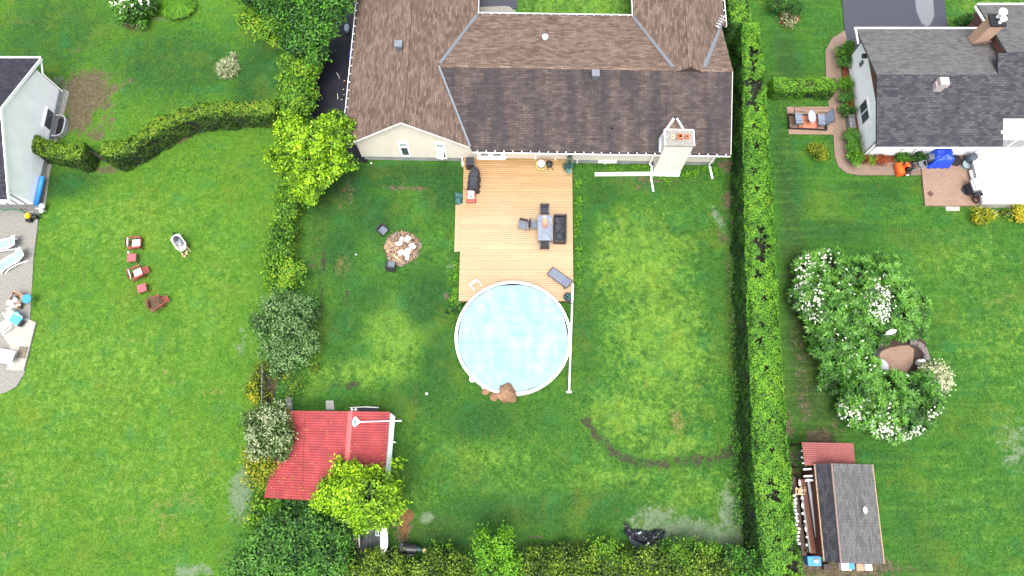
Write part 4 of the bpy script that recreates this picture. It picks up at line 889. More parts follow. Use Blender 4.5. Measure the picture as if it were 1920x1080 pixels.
p = at(1022, 417, DZ+.80); m = MB()
um = thing('folded_parasol_cloth', 'bundle of orange cloth with a white tip lying on the deck table', 'cloth bundle', (p.x, p.y, DZ+.75), R(4))
for i, (dx, rr) in enumerate(((-.11, .07), (-.03, .085), (.05, .08), (.12, .06))): m.tube([(dx*.8, -.36+.05*i, .05), (dx, 0, .09), (dx*.7, .30, .07)], rr, 8, rr*.7)
m.build('cloth', M['orange_cloth'], um, smooth=True); m = MB(); m.blob((0, .36, .07), (.2, .18, .12), .1, 10, 6, 4); m.build('tip', M['white'], um, smooth=True)
# sofa
sf = thing('outdoor_sofa', 'black wicker sofa with dark cushions on the right side of the deck table', 'sofa', dk(1049, 429, .4), R(88))
m = MB(); m.box((0, 0, .18), (1.78, .74, .24)); m.build('base', M['dark_wicker'], sf, bevel=.02)
MB().box((0, -.40, .42), (1.86, .09, .62)).build('backrest', M['dark_wicker'], sf, bevel=.02)
for s_ in (-1, 1): MB().box((s_*.90, -.02, .34), (.09, .78, .50)).build('armrest', M['dark_wicker'] if s_ > 0 else M['dark_wicker'], sf, bevel=.02)
for i in (-1, 0, 1):
    MB().box((i*.56, .02, .37), (.54, .64, .13)).build('seat_cushion', M['charcoal'], sf, bevel=.04)
for i, (x_, y_, z_, rz, rx) in enumerate(((.55, .08, .50, .5, .25), (.08, .06, .52, -.75, .2), (-.52, -.05, .50, .05, .35))):
    m = MB(); m.blob((0, 0, 0), (.56, .52, .16), .05, 16, 8, i); q = m.build('throw_cushion', M['charcoal'], sf, (x_, y_, z_), smooth=True); q.rotation_euler = (rx, 0, rz)
# lounger
p = at(1050, 521, DZ+.33)
ls = thing('chaise_lounge', 'grey sling chaise lounge on the deck by the pool corner', 'lounger', (p.x, p.y, DZ), R(-38))
MB().box((-.25, 0, .33), (1.0, .56, .025)).build('sling_seat', M['grey_sling'], ls); MB().box((.47, 0, .36), (.52, .56, .025), ry=R(-10)).build('sling_back', M['grey_sling'], ls)
m = MB()
for s_ in (-1, 1): m.tube([(-.78, s_*.30, .32), (.22, s_*.30, .33), (.76, s_*.30, .42)], .022, 6)
m.tube([(-.78, -.3, .32), (-.78, .3, .32)], .022, 6); m.tube([(.76, -.3, .42), (.76, .3, .42)], .022, 6); m.build('frame', M['dark_wicker'], ls)
for x in (-.65, .5):
    for s_ in (-.29, .29): MB().tube([(x, s_, .33), (x*1.05, s_, 0)], .018, 6).build('leg', M['dark_wicker'], ls)
for s_ in (-.31, .31): MB().tube([(.62, s_-.02, .07), (.62, s_+.02, .07)], .07, 12).build('wheel', M['black'], ls)
# covered barbecue
p = at(888, 331, DZ+1.0)
g = thing('covered_barbecue', 'long barbecue under a black fitted cover at the left edge of the deck', 'barbecue', (p.x, p.y, DZ), R(-4))
prof = []; m = MB(); K = 12; secs = []
for i in range(K+1):
    y_ = -.78 + 1.56*i/K; w = .33 + .05*math.sin(i*1.9) - (.10 if i > K-3 else 0) - (.06 if i == 0 else 0); h = 1.02 + .10*math.sin(math.pi*i/K) - (.16 if i in (0, K) else 0)
    secs.append([(-w-.06, y_, .05), (-w, y_, h*.7), (-w*.75, y_, h*.97), (0, y_, h+.04+.02*math.sin(i*2.7)), (w*.75, y_, h*.97), (w, y_, h*.7), (w+.06, y_, .05)])
n7 = 7; vs = [v for s_ in secs for v in s_]; fs = [(i*n7+k, (i+1)*n7+k, (i+1)*n7+k+1, i*n7+k+1) for i in range(K) for k in range(n7-1)]; fs += [tuple(range(n7)), tuple(K*n7+k for k in range(n7))[::-1]]
fs = [f[::-1] for f in fs]; m.add(vs, fs); m.build('cover', M['charcoal'], g)
m = MB(); m.tube([(-.36, -.5, .55), (-.37, 0, .52), (-.36, .5, .55)], .012); m.tube([(0, -.82, .9), (.22, -.82, .75), (.25, -.8, .3)], .02); m.build('strap', M['black'], g)
for y_ in (-.6, .6):
    for s_ in (-.28, .28): MB().tube([(s_-.03, y_, .06), (s_+.03, y_, .06)], .06, 10).build('wheel', M['black'], g)
p = at(881, 301, DZ+.7); bn = thing('bin', 'black lidded bin between the covered barbecue and the house wall', 'bin', (p.x, p.y-.1, DZ))
m = MB(); m.box((0, 0, .38), (.48, .5, .76), taper=1.12); m.build('body', M['black'], bn, bevel=.02); m = MB(); m.box((0, 0, .79), (.56, .58, .06)); m.build('lid', M['charcoal'], bn, bevel=.02); MB().tube([(-.2, .3, .78), (.2, .3, .78)], .02).build('handle', M['black'], bn)
p = at(883, 366, DZ+.5); ct = thing('toy_cart', 'small red and white wheeled cart at the foot of the covered barbecue', 'cart', (p.x, p.y, DZ))
MB().box((0, 0, .26), (.50, .78, .26), taper=1.08).build('tray', M['red'], ct, bevel=.03); m = MB(); m.box((0, .06, .43), (.40, .55, .08)); m.box((.02, .1, .50), (.26, .3, .08), rz=.3); m.build('lid', M['white'], ct, bevel=.02)
m = MB(); m.box((-.02, .2, .49), (.3, .03, .02), rz=.3); m.box((.05, -.10, .49), (.12, .1, .02), rz=.4); m.box((-.03, .03, .49), (.2, .03, .02), rz=-.1); m.build('grip', M['black'], ct)
for y_ in (-.27, .27):
    for s_ in (-.27, .27): MB().tube([(s_-.03, y_, .1), (s_+.03, y_, .1)], .1, 12).build('wheel', M['black'], ct)
MB().tube([(-.25, .38, .4), (-.48, .52, .5)], .02).build('handle', M['black'], ct)
# hose reel, kettle, pots
p = at(1015, 303, DZ+.5); hr = thing('hose_pot', 'round cream hose pot with yellow hose against the house wall', 'hose reel', (p.x, p.y-.05, DZ))
m = MB(); m.lathe([(.20, 0), (.27, .3), (.25, .42), (.18, .44), (.001, .44)], n=24); m.build('pot', M['offwhite'], hr, smooth=True)
m = MB()
for k_ in range(3): m.tube([(.30*math.cos(a_)*(1+.06*k_), .30*math.sin(a_)*(1+.06*k_)-.02*k_, .06+.07*k_) for a_ in [j*math.pi/10 for j in range(21)]], .02, 6)
m.build('hose', plain('yellow_hose', (.62, .46, .16), .5, .1, 5, 0), hr)
p = at(1030, 307, DZ+.3); m = MB(); m.lathe([(.14, 0), (.22, .2), (.24, .34), (.16, .42), (.001, .45)], n=18); m.tube([(-.26, -.05, .3), (-.3, -.2, .1)], .02); m.tube([(.1, -.25, .35), (.3, -.3, 0)], .02); m.tube([(-.08, -.2, .3), (-.1, -.33, 0)], .02)
tag(m.build('kettle_grill', M['black'], None, (p.x, p.y, DZ)), 'small round black kettle grill next to the cream hose pot', 'grill')
def potplant(label, px, py, zb, mat, r=.16, h=.3, lob=((0, 0, .45, .25, .25, .3),), potm='charcoal', **kw):
    p = at(px, py, zb+h); t_ = thing('potted_plant', label, 'potted plant', (p.x, p.y, zb))
    MB().lathe([(r*.75, 0), (r, h), (r*1.1, h), (r*1.1, h+.03), (r*.9, h+.03), (r*.85, h-.03), (.001, h-.03)], n=18).build('pot', M[potm], t_)
    crown('foliage', list(lob), M[mat], t_, **kw); return t_
potplant('straggly blue green plant in a pot at the house corner of the deck', 1068, 310, DZ, 'l_blue', lob=((0, 0, .55, .26, .22, .35), (-.15, -.2, .45, .22, .2, .2), (.0, .3, .6, .12, .25, .2), (-.35, -.1, .5, .2, .1, .12), (-.05, -.45, .45, .12, .2, .12)), dens=50, per=7, L=.14, Wd=.05, mode='rosette')
potplant('round dark glazed pot with clipped plant at the pool corner of the deck', 1065, 557, DZ, 'l_blue', r=.26, h=.34, lob=((0, 0, .40, .20, .20, .2),), potm='charcoal', dens=60, per=6, L=.1, Wd=.04, mode='rosette')
plant('shrub', 'small blue green shrub below the left edge of the deck', 'shrub', [(860, 372, .35, .28, .34, .35), (868, 381, .2, .2, .2, .2)], 'l_blue', dens=60, per=7, L=.16, Wd=.05, mode='rosette')
plant('shrub', 'low dark bluish shrub at the deck corner left of the pool', 'shrub', [(853, 580, .3, .32, .22, .3), (866, 566, .25, .3, .25, .25), (838, 588, .2, .2, .2, .15)], 'l_dark', dens=60, per=7, L=.13, Wd=.05, mode='rosette')
p = at(865, 296, .9); m = MB(); m.box((0, 0, .45), (.08, .08, .95)); m.box((.04, -.15, .2), (.2, .2, .4)); tag(m.build('post', M['white'], None, (p.x+.05, p.y, .02)), 'short white post at the corner between the gable wall and the deck', 'post')

# ------------------------------------------------------------ fire pit on the left lawn
p = at(754, 465); fp = thing('fire_pit', 'round fire pit heap of ash and wood scraps on the lawn', 'fire pit', (p.x, p.y, 0))
vs = [(0, 0, .14)]; nr, na = 12, 44; fs = []
for i in range(1, nr+1):
    for k_ in range(na):
        t_ = 2*math.pi*k_/na; ro = 1.17 + .07*math.sin(t_*3+1) + .05*math.sin(t_*7) + .04*math.sin(t_*11); r = ro*i/nr
        vs.append((r*math.cos(t_), r*math.sin(t_), .02 + .14*(1-(i/nr)**2.5) + .03*math.sin(t_*5+i) * (i < nr) + random.uniform(-.02, .03)*(i < nr) - (.05 if i == nr else 0)))
for k_ in range(na): fs.append((0, 1+k_, 1+(k_+1) % na))
for i in range(nr-1):
    for k_ in range(na): a = 1+i*na+k_; b = 1+i*na+(k_+1) % na; fs.append((a, a+na, b+na, b))
MB().add(vs, fs).build('ash_bed', M['ash'], fp)
for nm, cnt, mt, sz, ra_ in (('wood_chips', 430, 'wood', (.16, .05), 1.1), ('charred_bits', 260, 'wood_dark', (.13, .05), 1.12), ('bark_scraps', 240, 'twig', (.2, .045), 1.08)):
    m = MB()
    for _ in range(cnt):
        r = ra_*math.sqrt(random.random()); a = random.uniform(0, 6.28)
        if nm == 'wood_chips' and random.random() < .45: a = random.uniform(2.6, 4.8)
        l = random.uniform(.35, 1)*sz[0]; m.box((r*math.cos(a), r*math.sin(a), .17*(1-(r/1.2)**2)+.04+random.uniform(0, .03)), (l*random.choice((1, 1, 2)), sz[1]*random.uniform(.5, 1.3), .03), rz=random.uniform(0, 3.14), rx=random.uniform(-.4, .4), ry=random.uniform(-.3, .3))
    o_ = m.build(nm, M[mt], fp); o_['kind'] = 'stuff'
wd = [(752, 450, .42, .20, 1.2), (764, 448, .40, .30, 1.05), (748, 457, .40, .22, .1), (768, 466, .5, .26, 1.25), (761, 472, .52, .24, .9), (752, 474, .34, .3, .5), (764, 478, .62, .22, 1.5), (774, 461, .42, .18, -.7), (746, 484, .34, .07, -.9), (741, 481, .4, .07, -1.0)]
for i, (px, py, l, w, rz) in enumerate(wd):
    p = at(px, py, .22); m = MB(); m.box((0, 0, 0), (l, w, .035), rx=random.uniform(-.12, .12), ry=random.uniform(-.1, .1))
    o_ = m.build('scrap_board', M['white'] if i < 8 else M['wood_pale'], None, (p.x, p.y, .20+.02*(i % 3)), rz)
    tag(o_, 'broken white board lying on the ash of the fire pit' if i < 8 else 'narrow pale stick at the lower left of the fire pit boards', 'board', 'white boards on the fire pit' if i < 8 else 'pale sticks on the fire pit')
def tub_chair(label, px, py, rz):
    p = at(px, py, .4); t_ = thing('garden_chair', label, 'chair', (p.x, p.y, 0), rz, 'wicker chairs by the fire pit')
    MB().box((0, .03, .36), (.5, .5, .08)).build('seat', M['grey_sling'], t_, bevel=.02)
    MB().box((0, -.28, .50), (.58, .06, .56), rx=R(-12)).build('backrest', M['dark_wicker'], t_, bevel=.02)
    for s_ in (-1, 1):
        MB().box((s_*.28, -.01, .44), (.05, .52, .34)).build('armrest', M['dark_wicker'], t_, bevel=.015)
    for x in (-.24, .24):
        for y in (-.24, .24): MB().box((x, y, .16), (.05, .05, .32)).build('leg', M['dark_wicker'], t_)
    return t_
tub_chair('dark wicker chair with grey seat upper left of the fire pit', 717, 431, R(-130)); tub_chair('dark wicker chair with grey seat below the fire pit', 733, 498, R(-10))
p = at(497, 0)
for (px, py, s_, lbl) in ((800, 738, .16, 'small white ball toy lying in the grass left of the pool'), (667, 477, .09, 'tiny white scrap in the grass left of the fire pit chairs'), (696, 306, .15, 'cream stone at the foot of the gable wall')):
    p = at(px, py, .05); m = MB(); m.blob((0, 0, 0), (s_, s_*.9, s_*.7), .1, 12, 8, int(px)); tag(m.build('stone' if px == 696 else 'litter', M['white'] if px != 696 else M['offwhite'], None, (p.x, p.y, s_*.3), smooth=True), lbl, 'stone' if px == 696 else 'litter')
# grass clumps, driveway bits
p = at(650, 52, .3); m = MB(); m.lathe([(.20, 0), (.24, .28), (.22, .34), (.001, .36)], n=18, sx=.75, sy=1.3); tag(m.build('storage_tub', plain('pale_blue_lid', (.40, .50, .62), .4), None, (p.x, p.y, .035)), 'oval pale blue tub on the wet driveway', 'tub')
p = at(658, 107, .5); bn = thing('recycling_bin', 'blue recycling bin half under the left eave of the house', 'bin', (p.x+.25, p.y, .035)); MB().box((0, 0, .35), (.5, .6, .7), taper=1.1).build('body', M['blue'], bn, bevel=.02); MB().box((0, 0, .73), (.58, .68, .05)).build('lid', M['blue'], bn)
for i, (px, py, l, rz) in enumerate(((634, 142, .55, -1.1), (633, 181, .45, -1.45), (646, 152, .12, .3), (644, 168, .12, .8), (645, 178, .1, 0), (641, 187, .14, .3), (630, 95, .09, 0))):
    p = at(px, py, .05); m = MB(); m.tube([(-l/2, 0, .02), (l*.1, l*.06, .03), (l/2, 0, .02)], .02, 5)
    if l > .3: tag(m.build('stick', M['offwhite'], None, p, rz), 'pale stick lying on the driveway, ' + ('the upper one' if i == 0 else 'the lower one'), 'stick')
    else: tag(m.build('debris', M['wood_pale'], None, p, rz), 'small pale scrap on the wet driveway', 'scrap', 'scraps on the driveway')

# ------------------------------------------------------------ red roofed shed
ZS = 2.3; A_, B_, C_, D_ = at(535, 770, ZS), at(731, 772, ZS-.05), at(717, 945, ZS-.05), at(495, 933, ZS-.3)
rt, rb_ = at(657, 771, ZS+.25), at(645, 942, ZS+.25)
o = Vector((-10, 2, 0)); sh = thing('shed', 'shed with a corrugated red metal roof partly under a yellow green tree', 'shed', o)
def corr(a, b, c, d, n, amp=.022, name='roof'):
    """corrugated sheet, ribs running from a-d edge to b-c edge"""
    m = MB(); vs = []; fs = []; K = n*4
    for i in range(K+1):
        t_ = i/K; L_ = a.lerp(d, t_); R_ = b.lerp(c, t_); up = Vector((0, 0, amp*math.sin(t_*n*2*math.pi)))
        vs += [L_-o+up, R_-o+up]
    fs = [(2*i, 2*i+2, 2*i+3, 2*i+1) for i in range(K)]
    m.add(vs, fs); x = m.build(name, M['red_metal'], sh); sm = x.modifiers.new('s', 'SOLIDIFY'); sm.thickness = .015; return x
corr(A_, rt, rb_, D_, 34); corr(rt, B_, C_, rb_, 34, name='roof')
m = MB(); up = Vector((0, 0, .05)); w = Vector((.14, 0, 0)); m.add([rt-w-o, rt+up-o, rt+w-o, rb_-w-o, rb_+up-o, rb_+w-o], [(0, 3, 4, 1), (1, 4, 5, 2)]); x = m.build('ridge_cap', plain('pinkish_ridge', (.42, .075, .075), .5, .15, 3, .1), sh)
md_ = lambda f: A_.lerp(rt, f)
m = MB(); s0, s1 = A_.lerp(rt, .30)-o, D_.lerp(rb_, .48)-o; m.tube([s0+Vector((0, 0, .02)), s1+Vector((0, 0, .02))], .012, 6); m.build('sheet_lap', M['wood_red'], sh)
wl = [(A_.x+.15-o.x, A_.y-.15-o.y), (B_.x-.1-o.x, B_.y-.1-o.y), (C_.x-.1-o.x, C_.y+.2-o.y), (D_.x+.3-o.x, D_.y+.25-o.y)]
MB().prism(wl, 0, 1.95).build('wall', M['white_side'], sh)
# white fascia and lean-to strip on the east side
e0, e1, f0, f1 = at(732, 774, ZS-.1), at(719, 944, ZS-.1), at(741, 781, ZS-.55), at(727, 944, ZS-.55)
m = MB(); m.plate([e0-o, e1-o, f1-o, f0-o], (0, 0, -.03)); m.build('fascia', plain('pale_painted_board', (.55, .60, .60), .5, .2, 5, .2), sh)
MB().tube([at(735, 828, 1.8)-o, at(742, 830, 1.8)-o], .025).build('handle', M['white'], sh)
# pool net on roof
p = at(666, 791, ZS+.3); nt = thing('pool_net', 'white framed blue skimmer net with long pole lying on the red shed roof', 'pool net', p)
m = MB(); ring = [(.0 + .11*math.cos(a_), .26*math.sin(a_)*(1 if True else 1), .02) for a_ in [j*math.pi/9 for j in range(19)]]; m.tube(ring, .035, 6); m.add([(.10, .2, .03), (.3, .04, .03), (.3, -.04, .03), (.10, -.2, .03)], [(0, 3, 2, 1)]); m.build('net_frame', M['white'], nt)
MB().lathe([(.001, .0), (.1, .01)], n=18, sx=1, sy=2.2).build('net', plain('blue_net', (.10, .17, .34), .7), nt)
q = at(751, 789, ZS-.0)-p; MB().tube([(.25, 0, .03), q], .03, 6).build('pole', M['white'], nt); MB().tube([q*.97, q*1.02], .045, 8).build('end_cap', M['white'], nt)
# dog house behind the shed
p = at(684, 768, 1.0); dg = thing('dog_house', 'small dark open gabled kennel with pale roof edges behind the red shed', 'kennel', (p.x, p.y-.3, 0))
MB().prism([(-.6, -.5), (.6, -.5), (.6, .28), (-.6, .28)], 0, .8).build('wall', M['wood_dark'], dg)
m = MB(); m.slab([(-.95, -.6, .75), (.1, -.6, 1.2), (.1, .4, 1.2), (-.95, .4, .75)], .05); m.slab([(.1, -.6, 1.2), (.75, -.6, .85), (.75, .4, .85), (.1, .4, 1.2)], .05); m.build('roof', M['black'], dg)
m = MB(); m.plate([(-.97, .41, .72), (.1, .41, 1.18), (.1, .41, 1.24), (-.97, .41, .80)], (0, .05, 0)); m.plate([(.1, .41, 1.18), (.78, .41, .82), (.78, .41, .90), (.1, .41, 1.24)], (0, .05, 0)); m.build('trim', M['offwhite'], dg)
for dx in (660, 667):
    p = at(dx, 768, 2.2); m = MB(); m.lathe([(.06, -.2), (.06, .05), (.001, .08)], n=10); tag(m.build('roof_lamp', M['white'], None, p), 'small white lamp on the back edge of the red shed, ' + ('left one' if dx == 660 else 'right one'), 'lamp')

# fallen leaves on the red roof
P = []
for _ in range(150):
    f_, g_ = random.random(), random.random()**.6; q = A_.lerp(rt, f_).lerp(D_.lerp(rb_, f_), g_) if random.random() < .6 else rt.lerp(B_, f_).lerp(rb_.lerp(C_, f_), g_); P.append((q.x, q.y, q.z+.035))
lf_ = leaf_obj('fallen_leaves', np.array(P), rng.normal(size=(len(P), 3))*.25+[0, 0, 1], .09, .05, M['l_yellow'], None, rng.uniform(.0, .9, len(P))); tag(lf_, 'scatter of small fallen leaves on the red shed roof', 'fallen leaves', None, 'stuff')
# ------------------------------------------------------------ left neighbour
o = Vector((-31.5, 22.7, 0)); lh = thing('house', 'white sided house with blue black gable roof at the left edge', 'house', o)
m = MB(); m.prism([(0, -4.4), (0, 4.2), (-14, 4.2), (-14, -4.4)], 0, .42); m.build('foundation', M['concrete'], lh)
m = MB(); m.prism([(-.06, -4.42), (-.06, 4.22), (-14, 4.22), (-14, -4.42)], .42, 2.75); m.plate([(-.06, -4.42, 2.75), (-.06, 4.22, 2.75), (-.06, 0, 4.75)], (-.1, 0, 0)); m.build('wall', M['white_side'], lh)
a, b, c = at(78, 109, 2.75)-o, at(4, 203, 4.95)-o, at(12, 375, 2.75)-o
xe = (a.x+c.x)/2; m = MB(); m.slab([(xe, a.y, 2.75), (xe, b.y, 4.95), (-15, b.y, 4.95), (-15, a.y, 2.75)], .12); m.slab([(xe, c.y, 2.75), (xe, b.y, 4.95), (-15, b.y, 4.95), (-15, c.y, 2.75)], .12); m.build('roof', M['shingle_black'], lh)
m = MB(); m.plate([(xe+.02, a.y, 2.80), (xe+.02, b.y, 5.0), (xe+.02, b.y, 4.78), (xe+.02, a.y, 2.58)], (.05, 0, 0)); m.plate([(xe+.02, c.y, 2.80), (xe+.02, b.y, 5.0), (xe+.02, b.y, 4.78), (xe+.02, c.y, 2.58)], (.05, 0, 0)); m.build('rake_board', M['white'], lh)
m = MB(); m.box(((xe-15)/2, a.y+.06, 2.72), (15+xe, .12, .12)); m.box(((xe-15)/2, c.y-.06, 2.72), (15+xe, .12, .12)); m.build('gutter', M['white'], lh)
MB().tube([(-.0, a.y, 2.7), (.02, 4.25, 2.3), (.03, 4.25, .2)], .05).build('downspout', M['white'], lh)
m = MB(); m.box((.0, -.1, .48), (.05, 8.5, .07)); m.build('trim', M['silver'], lh)
m = MB()
for i in range(14): m.box((-.5-i*.6, -4.45, 1.6), (.05, .05, 2.2))
m.build('batten', M['grey_metal'], lh)
p = ray_y(104, 234, x0=-31.5)-o; wf = MB(); wf.box((-.02, p.y, .85), (.08, 1.5, .8)); wn_ = wf.build('window', M['white'], lh); MB().box((.025, p.y, .85), (.02, 1.3, .6)).build('pane', M['glass'], wn_)
# steel window well
p = at(117, 236, .3); ww = thing('window_well', 'curved galvanised window well against the white gable wall', 'window well', (p.x-.15, p.y, 0))
pts = [(-.4, -.75), (-.05, -.75), (.2, -.62), (.28, -.3), (.28, .3), (.2, .62), (-.05, .75), (-.4, .75)]
m = MB()
for i in range(len(pts)-1):
    a, b = Vector((*pts[i], 0)), Vector((*pts[i+1], 0)); n_ = (b-a).cross(Vector((0, 0, 1))).normalized()*.09
    m.add([a, b, b+n_, a+n_, a+Vector((0, 0, .4)), b+Vector((0, 0, .4)), b+n_+Vector((0, 0, .4)), a+n_+Vector((0, 0, .4))], [(0, 3, 2, 1), (4, 5, 6, 7), (0, 1, 5, 4), (2, 3, 7, 6)])
m.build('well_wall', M['silver'], ww); MB().add([(x, y, .06) for x, y in pts], [tuple(range(len(pts)))]).build('gravel', M['black'], ww)
# blue roll, hose, lamp balls, yellow machine
p0, p1 = at(79, 332, .45), at(68, 385, .45); m = MB(); m.tube([(0, 0, 0), p1-p0], .16, 10); tag(m.build('vinyl_roll', plain('bright_blue_vinyl', (.03, .22, .55), .5), None, p0, smooth=True), 'long blue roll leaning along the foot of the white gable wall', 'roll')
p = at(77, 391, .5); m = MB(); m.blob((.0, .2, .45), (.38, .38, .36), .02, 14, 9); m.blob((.0, -.14, .42), (.28, .28, .28), .02, 14, 9); m.tube([(0, .0, 0), (0, .05, .5)], .03); m.tube([(-.5, .1, .3), (0, .05, .35)], .05); tag(m.build('lamp', M['offwhite'], None, (p.x, p.y, 0), smooth=True), 'garden lamp with two white globes at the corner of the white house', 'lamp')
p = at(53, 405, .4); ym = thing('pressure_washer', 'yellow pressure washer beside the corner of the white house', 'pressure washer', (p.x, p.y, .035))
m = MB(); m.blob((0, 0, .42), (.34, .42, .4), .06, 14, 9, 3); m.build('housing', M['yellow'], ym, smooth=True); m = MB(); m.box((0, -.22, .2), (.3, .25, .3)); m.tube([(-.16, .2, .1), (-.16, .25, .95), (.16, .25, .95), (.16, .2, .1)], .02); m.build('frame', M['black'], ym)
for s_ in (-.2, .2): MB().tube([(s_-.03, -.05, .12), (s_+.03, -.05, .12)], .12, 12).build('wheel', M['black'], ym)
p = at(65, 405, .4); ht = thing('hose_trolley', 'small black hose trolley right of the yellow washer', 'trolley', (p.x, p.y, .035)); m = MB(); m.tube([(-.14, 0, .3), (.14, 0, .3)], .18, 14); m.build('reel', M['black'], ht); m = MB(); m.tube([(-.16, .1, 0), (-.16, .1, .8), (.16, .1, .8), (.16, .1, 0)], .02); m.box((0, -.2, .05), (.1, .1, .1)); m.build('frame', M['silver'], ht)
p = at(30, 392, .2); m = MB(); m.tube([(-1.4, .1, 0), (-.6, 0, 0), (-.2, .06, 0), (.4, -.12, 0), (.75, -.2, 0)], .03, 6); m.tube([(-.9, -.05, .02), (-.3, .02, .03), (.2, -.03, .02), (.7, -.3, .0)], .03, 6); tag(m.build('garden_hose', plain('green_hose', (.03, .17, .10), .5), None, (p.x, p.y, .06)), 'green garden hose trailing along the white house wall', 'hose')
def tube_lounger(label, px, py, rz, sling='turq', L=1.75, W_=.62):
    p = at(px, py, .35); t_ = thing('sun_lounger', label, 'sun lounger', (p.x, p.y, .035), rz, 'white tube loungers on the left patio')
    for s_ in (-1, 1):
        m = MB(); pts = [(-L/2, s_*W_/2, .12), (-L*.3, s_*W_/2, .34), (0, s_*W_/2, .38), (L*.2, s_*W_/2, .36), (L/2, s_*W_/2, .66)]; m.tube(pts, .045, 8); m.tube([(-L*.42, s_*(W_/2+.05), .0), (-L*.2, s_*(W_/2+.08), .22), (L*.1, s_*(W_/2+.08), .22), (L*.38, s_*(W_/2+.05), 0)], .035, 8); m.build('side_rail', M['white'], t_)
    m = MB(); m.tube([(L/2, -W_/2, .66), (L/2, W_/2, .66)], .05, 8); m.tube([(-L/2, -W_/2, .12), (-L/2, W_/2, .12)], .045, 8); m.tube([(L*.2, -W_/2, .36), (L*.2, W_/2, .36)], .04, 8); m.build('cross_bar', M['white'], t_)
    m = MB(); w = W_/2-.05; m.add([(-L*.3, -w, .33), (L*.18, -w, .36), (L*.18, w, .36), (-L*.3, w, .33), (-L*.48, -w, .14), (-L*.48, w, .14)], [(0, 1, 2, 3), (4, 0, 3, 5)]); x = m.build('sling_seat', M[sling], t_); x.modifiers.new('s', 'SOLIDIFY').thickness = .015
    m = MB(); m.add([(L*.2, -w, .38), (L*.48, -w, .64), (L*.48, w, .64), (L*.2, w, .38)], [(0, 1, 2, 3)]); x = m.build('sling_back', M[sling], t_); x.modifiers.new('s', 'SOLIDIFY').thickness = .015
    return t_
tube_lounger('turquoise and white lounger nearer the house, partly cut by the left edge', 8, 458, R(12), 'turq', 1.7); tube_lounger('turquoise and white lounger slanting across the patio, the lower of the two', 21, 489, R(34), 'turq', 1.9)
tube_lounger('all white lounger on the pale slab at the bottom of the patio', 6, 667, R(-10), 'white', 1.75)
# wooden cart with buckets
p = at(30, 563, .5); wc = thing('garden_cart', 'brown wooden cart carrying white buckets on the left patio', 'cart', (p.x, p.y, .035), R(-15))
m = MB(); m.box((0, 0, .35), (.66, .95, .08)); m.box((-.33, 0, .5), (.05, .95, .3)); m.box((.33, 0, .45), (.05, .95, .2)); m.box((0, .47, .5), (.6, .05, .3)); m.build('bed', M['wood'], wc)
for x in (-.3, .3):
    for y in (-.35, .35): MB().box((x, y, .17), (.07, .07, .34)).build('leg', M['wood_dark'], wc)
for (x, y, r_, mt, l) in ((-.12, -.28, .19, 'white', 'large white bucket nearest the folding chair'), (.13, -.02, .15, 'offwhite', 'off white bucket in the middle of the wooden cart'), (-.08, .16, .14, 'grey_metal', 'grey bucket at the house end of the wooden cart')):
    w_ = Matrix.Rotation(R(-15), 4, 'Z') @ Vector((x, y, 0)); m = MB(); m.lathe([(r_*.8, 0), (r_, .3), (r_, .34), (r_*.85, .34), (r_*.8, .26), (.001, .25)], n=18); tag(m.build('bucket', M[mt], None, (p.x+w_.x, p.y+w_.y, .43)), l, 'bucket')
# blue round stool on a pole
p = at(50, 560, .8); st = thing('patio_stool', 'round bright blue disc on a thin dark leg at the patio edge', 'stool', (p.x, p.y, .035)); MB().lathe([(.28, .72), (.30, .76), (.28, .8), (.001, .8)], n=28).build('seat', M['sky_blue'], st); MB().tube([(0, 0, .72), (-.05, -.45, 0)], .02).build('leg', M['grey_metal'], st); MB().tube([(0, 0, .72), (.12, .15, 0)], .02).build('leg', M['grey_metal'], st); MB().tube([(0, 0, .72), (-.15, .15, 0)], .02).build('leg', M['grey_metal'], st)
# folding chair with turquoise sling
p = at(28, 598, .5); fc = thing('folding_chair', 'white tube folding chair with turquoise seat beside the slab', 'folding chair', (p.x, p.y, .11), R(-28))
m = MB(); m.tube([(-.75, .30, .55), (0, .32, .5), (.35, .3, .42)], .045, 8); m.tube([(-.75, -.02, .62), (-.1, -.30, .52), (-.25, -.95, .3), (-.8, -1.25, .15)], .05, 8); m.tube([(-.05, -.28, .5), (.1, -.6, .35), (-.3, -1.2, .1)], .045, 8); m.tube([(-.75, .3, .55), (-.3, .9, .4)], .045, 8); m.tube([(.35, .3, .42), (.35, -.3, .42)], .04, 8); m.build('frame', M['white'], fc)
MB().box((.12, 0, .46), (.62, .54, .08), ry=.1).build('seat', M['turq_d'], fc, bevel=.02); m = MB(); m.box((-.45, .1, .5), (.45, .5, .06)); m.build('backrest', M['silver'], fc, bevel=.02); MB().box((.42, -.06, .3), (.22, .42, .3)).build('side_pocket', M['black'], fc, bevel=.02)
m = MB(); m.tube([(-.2, .28, .6), (.05, .45, .66), (.3, .35, .6), (.35, .15, .55)], .035, 8); m.build('armrest', M['turq_d'], fc)
p = at(40, 683, .14); tag(MB().box((0, 0, .0), (.55, .72, .03)).build('door_mat', plain('brown_mat', (.13, .11, .08), .9, .4, 12, .5), None, (p.x-.1, p.y+.75, .135), R(-4)), 'brown mat on the pale slab beside the all white lounger', 'mat')

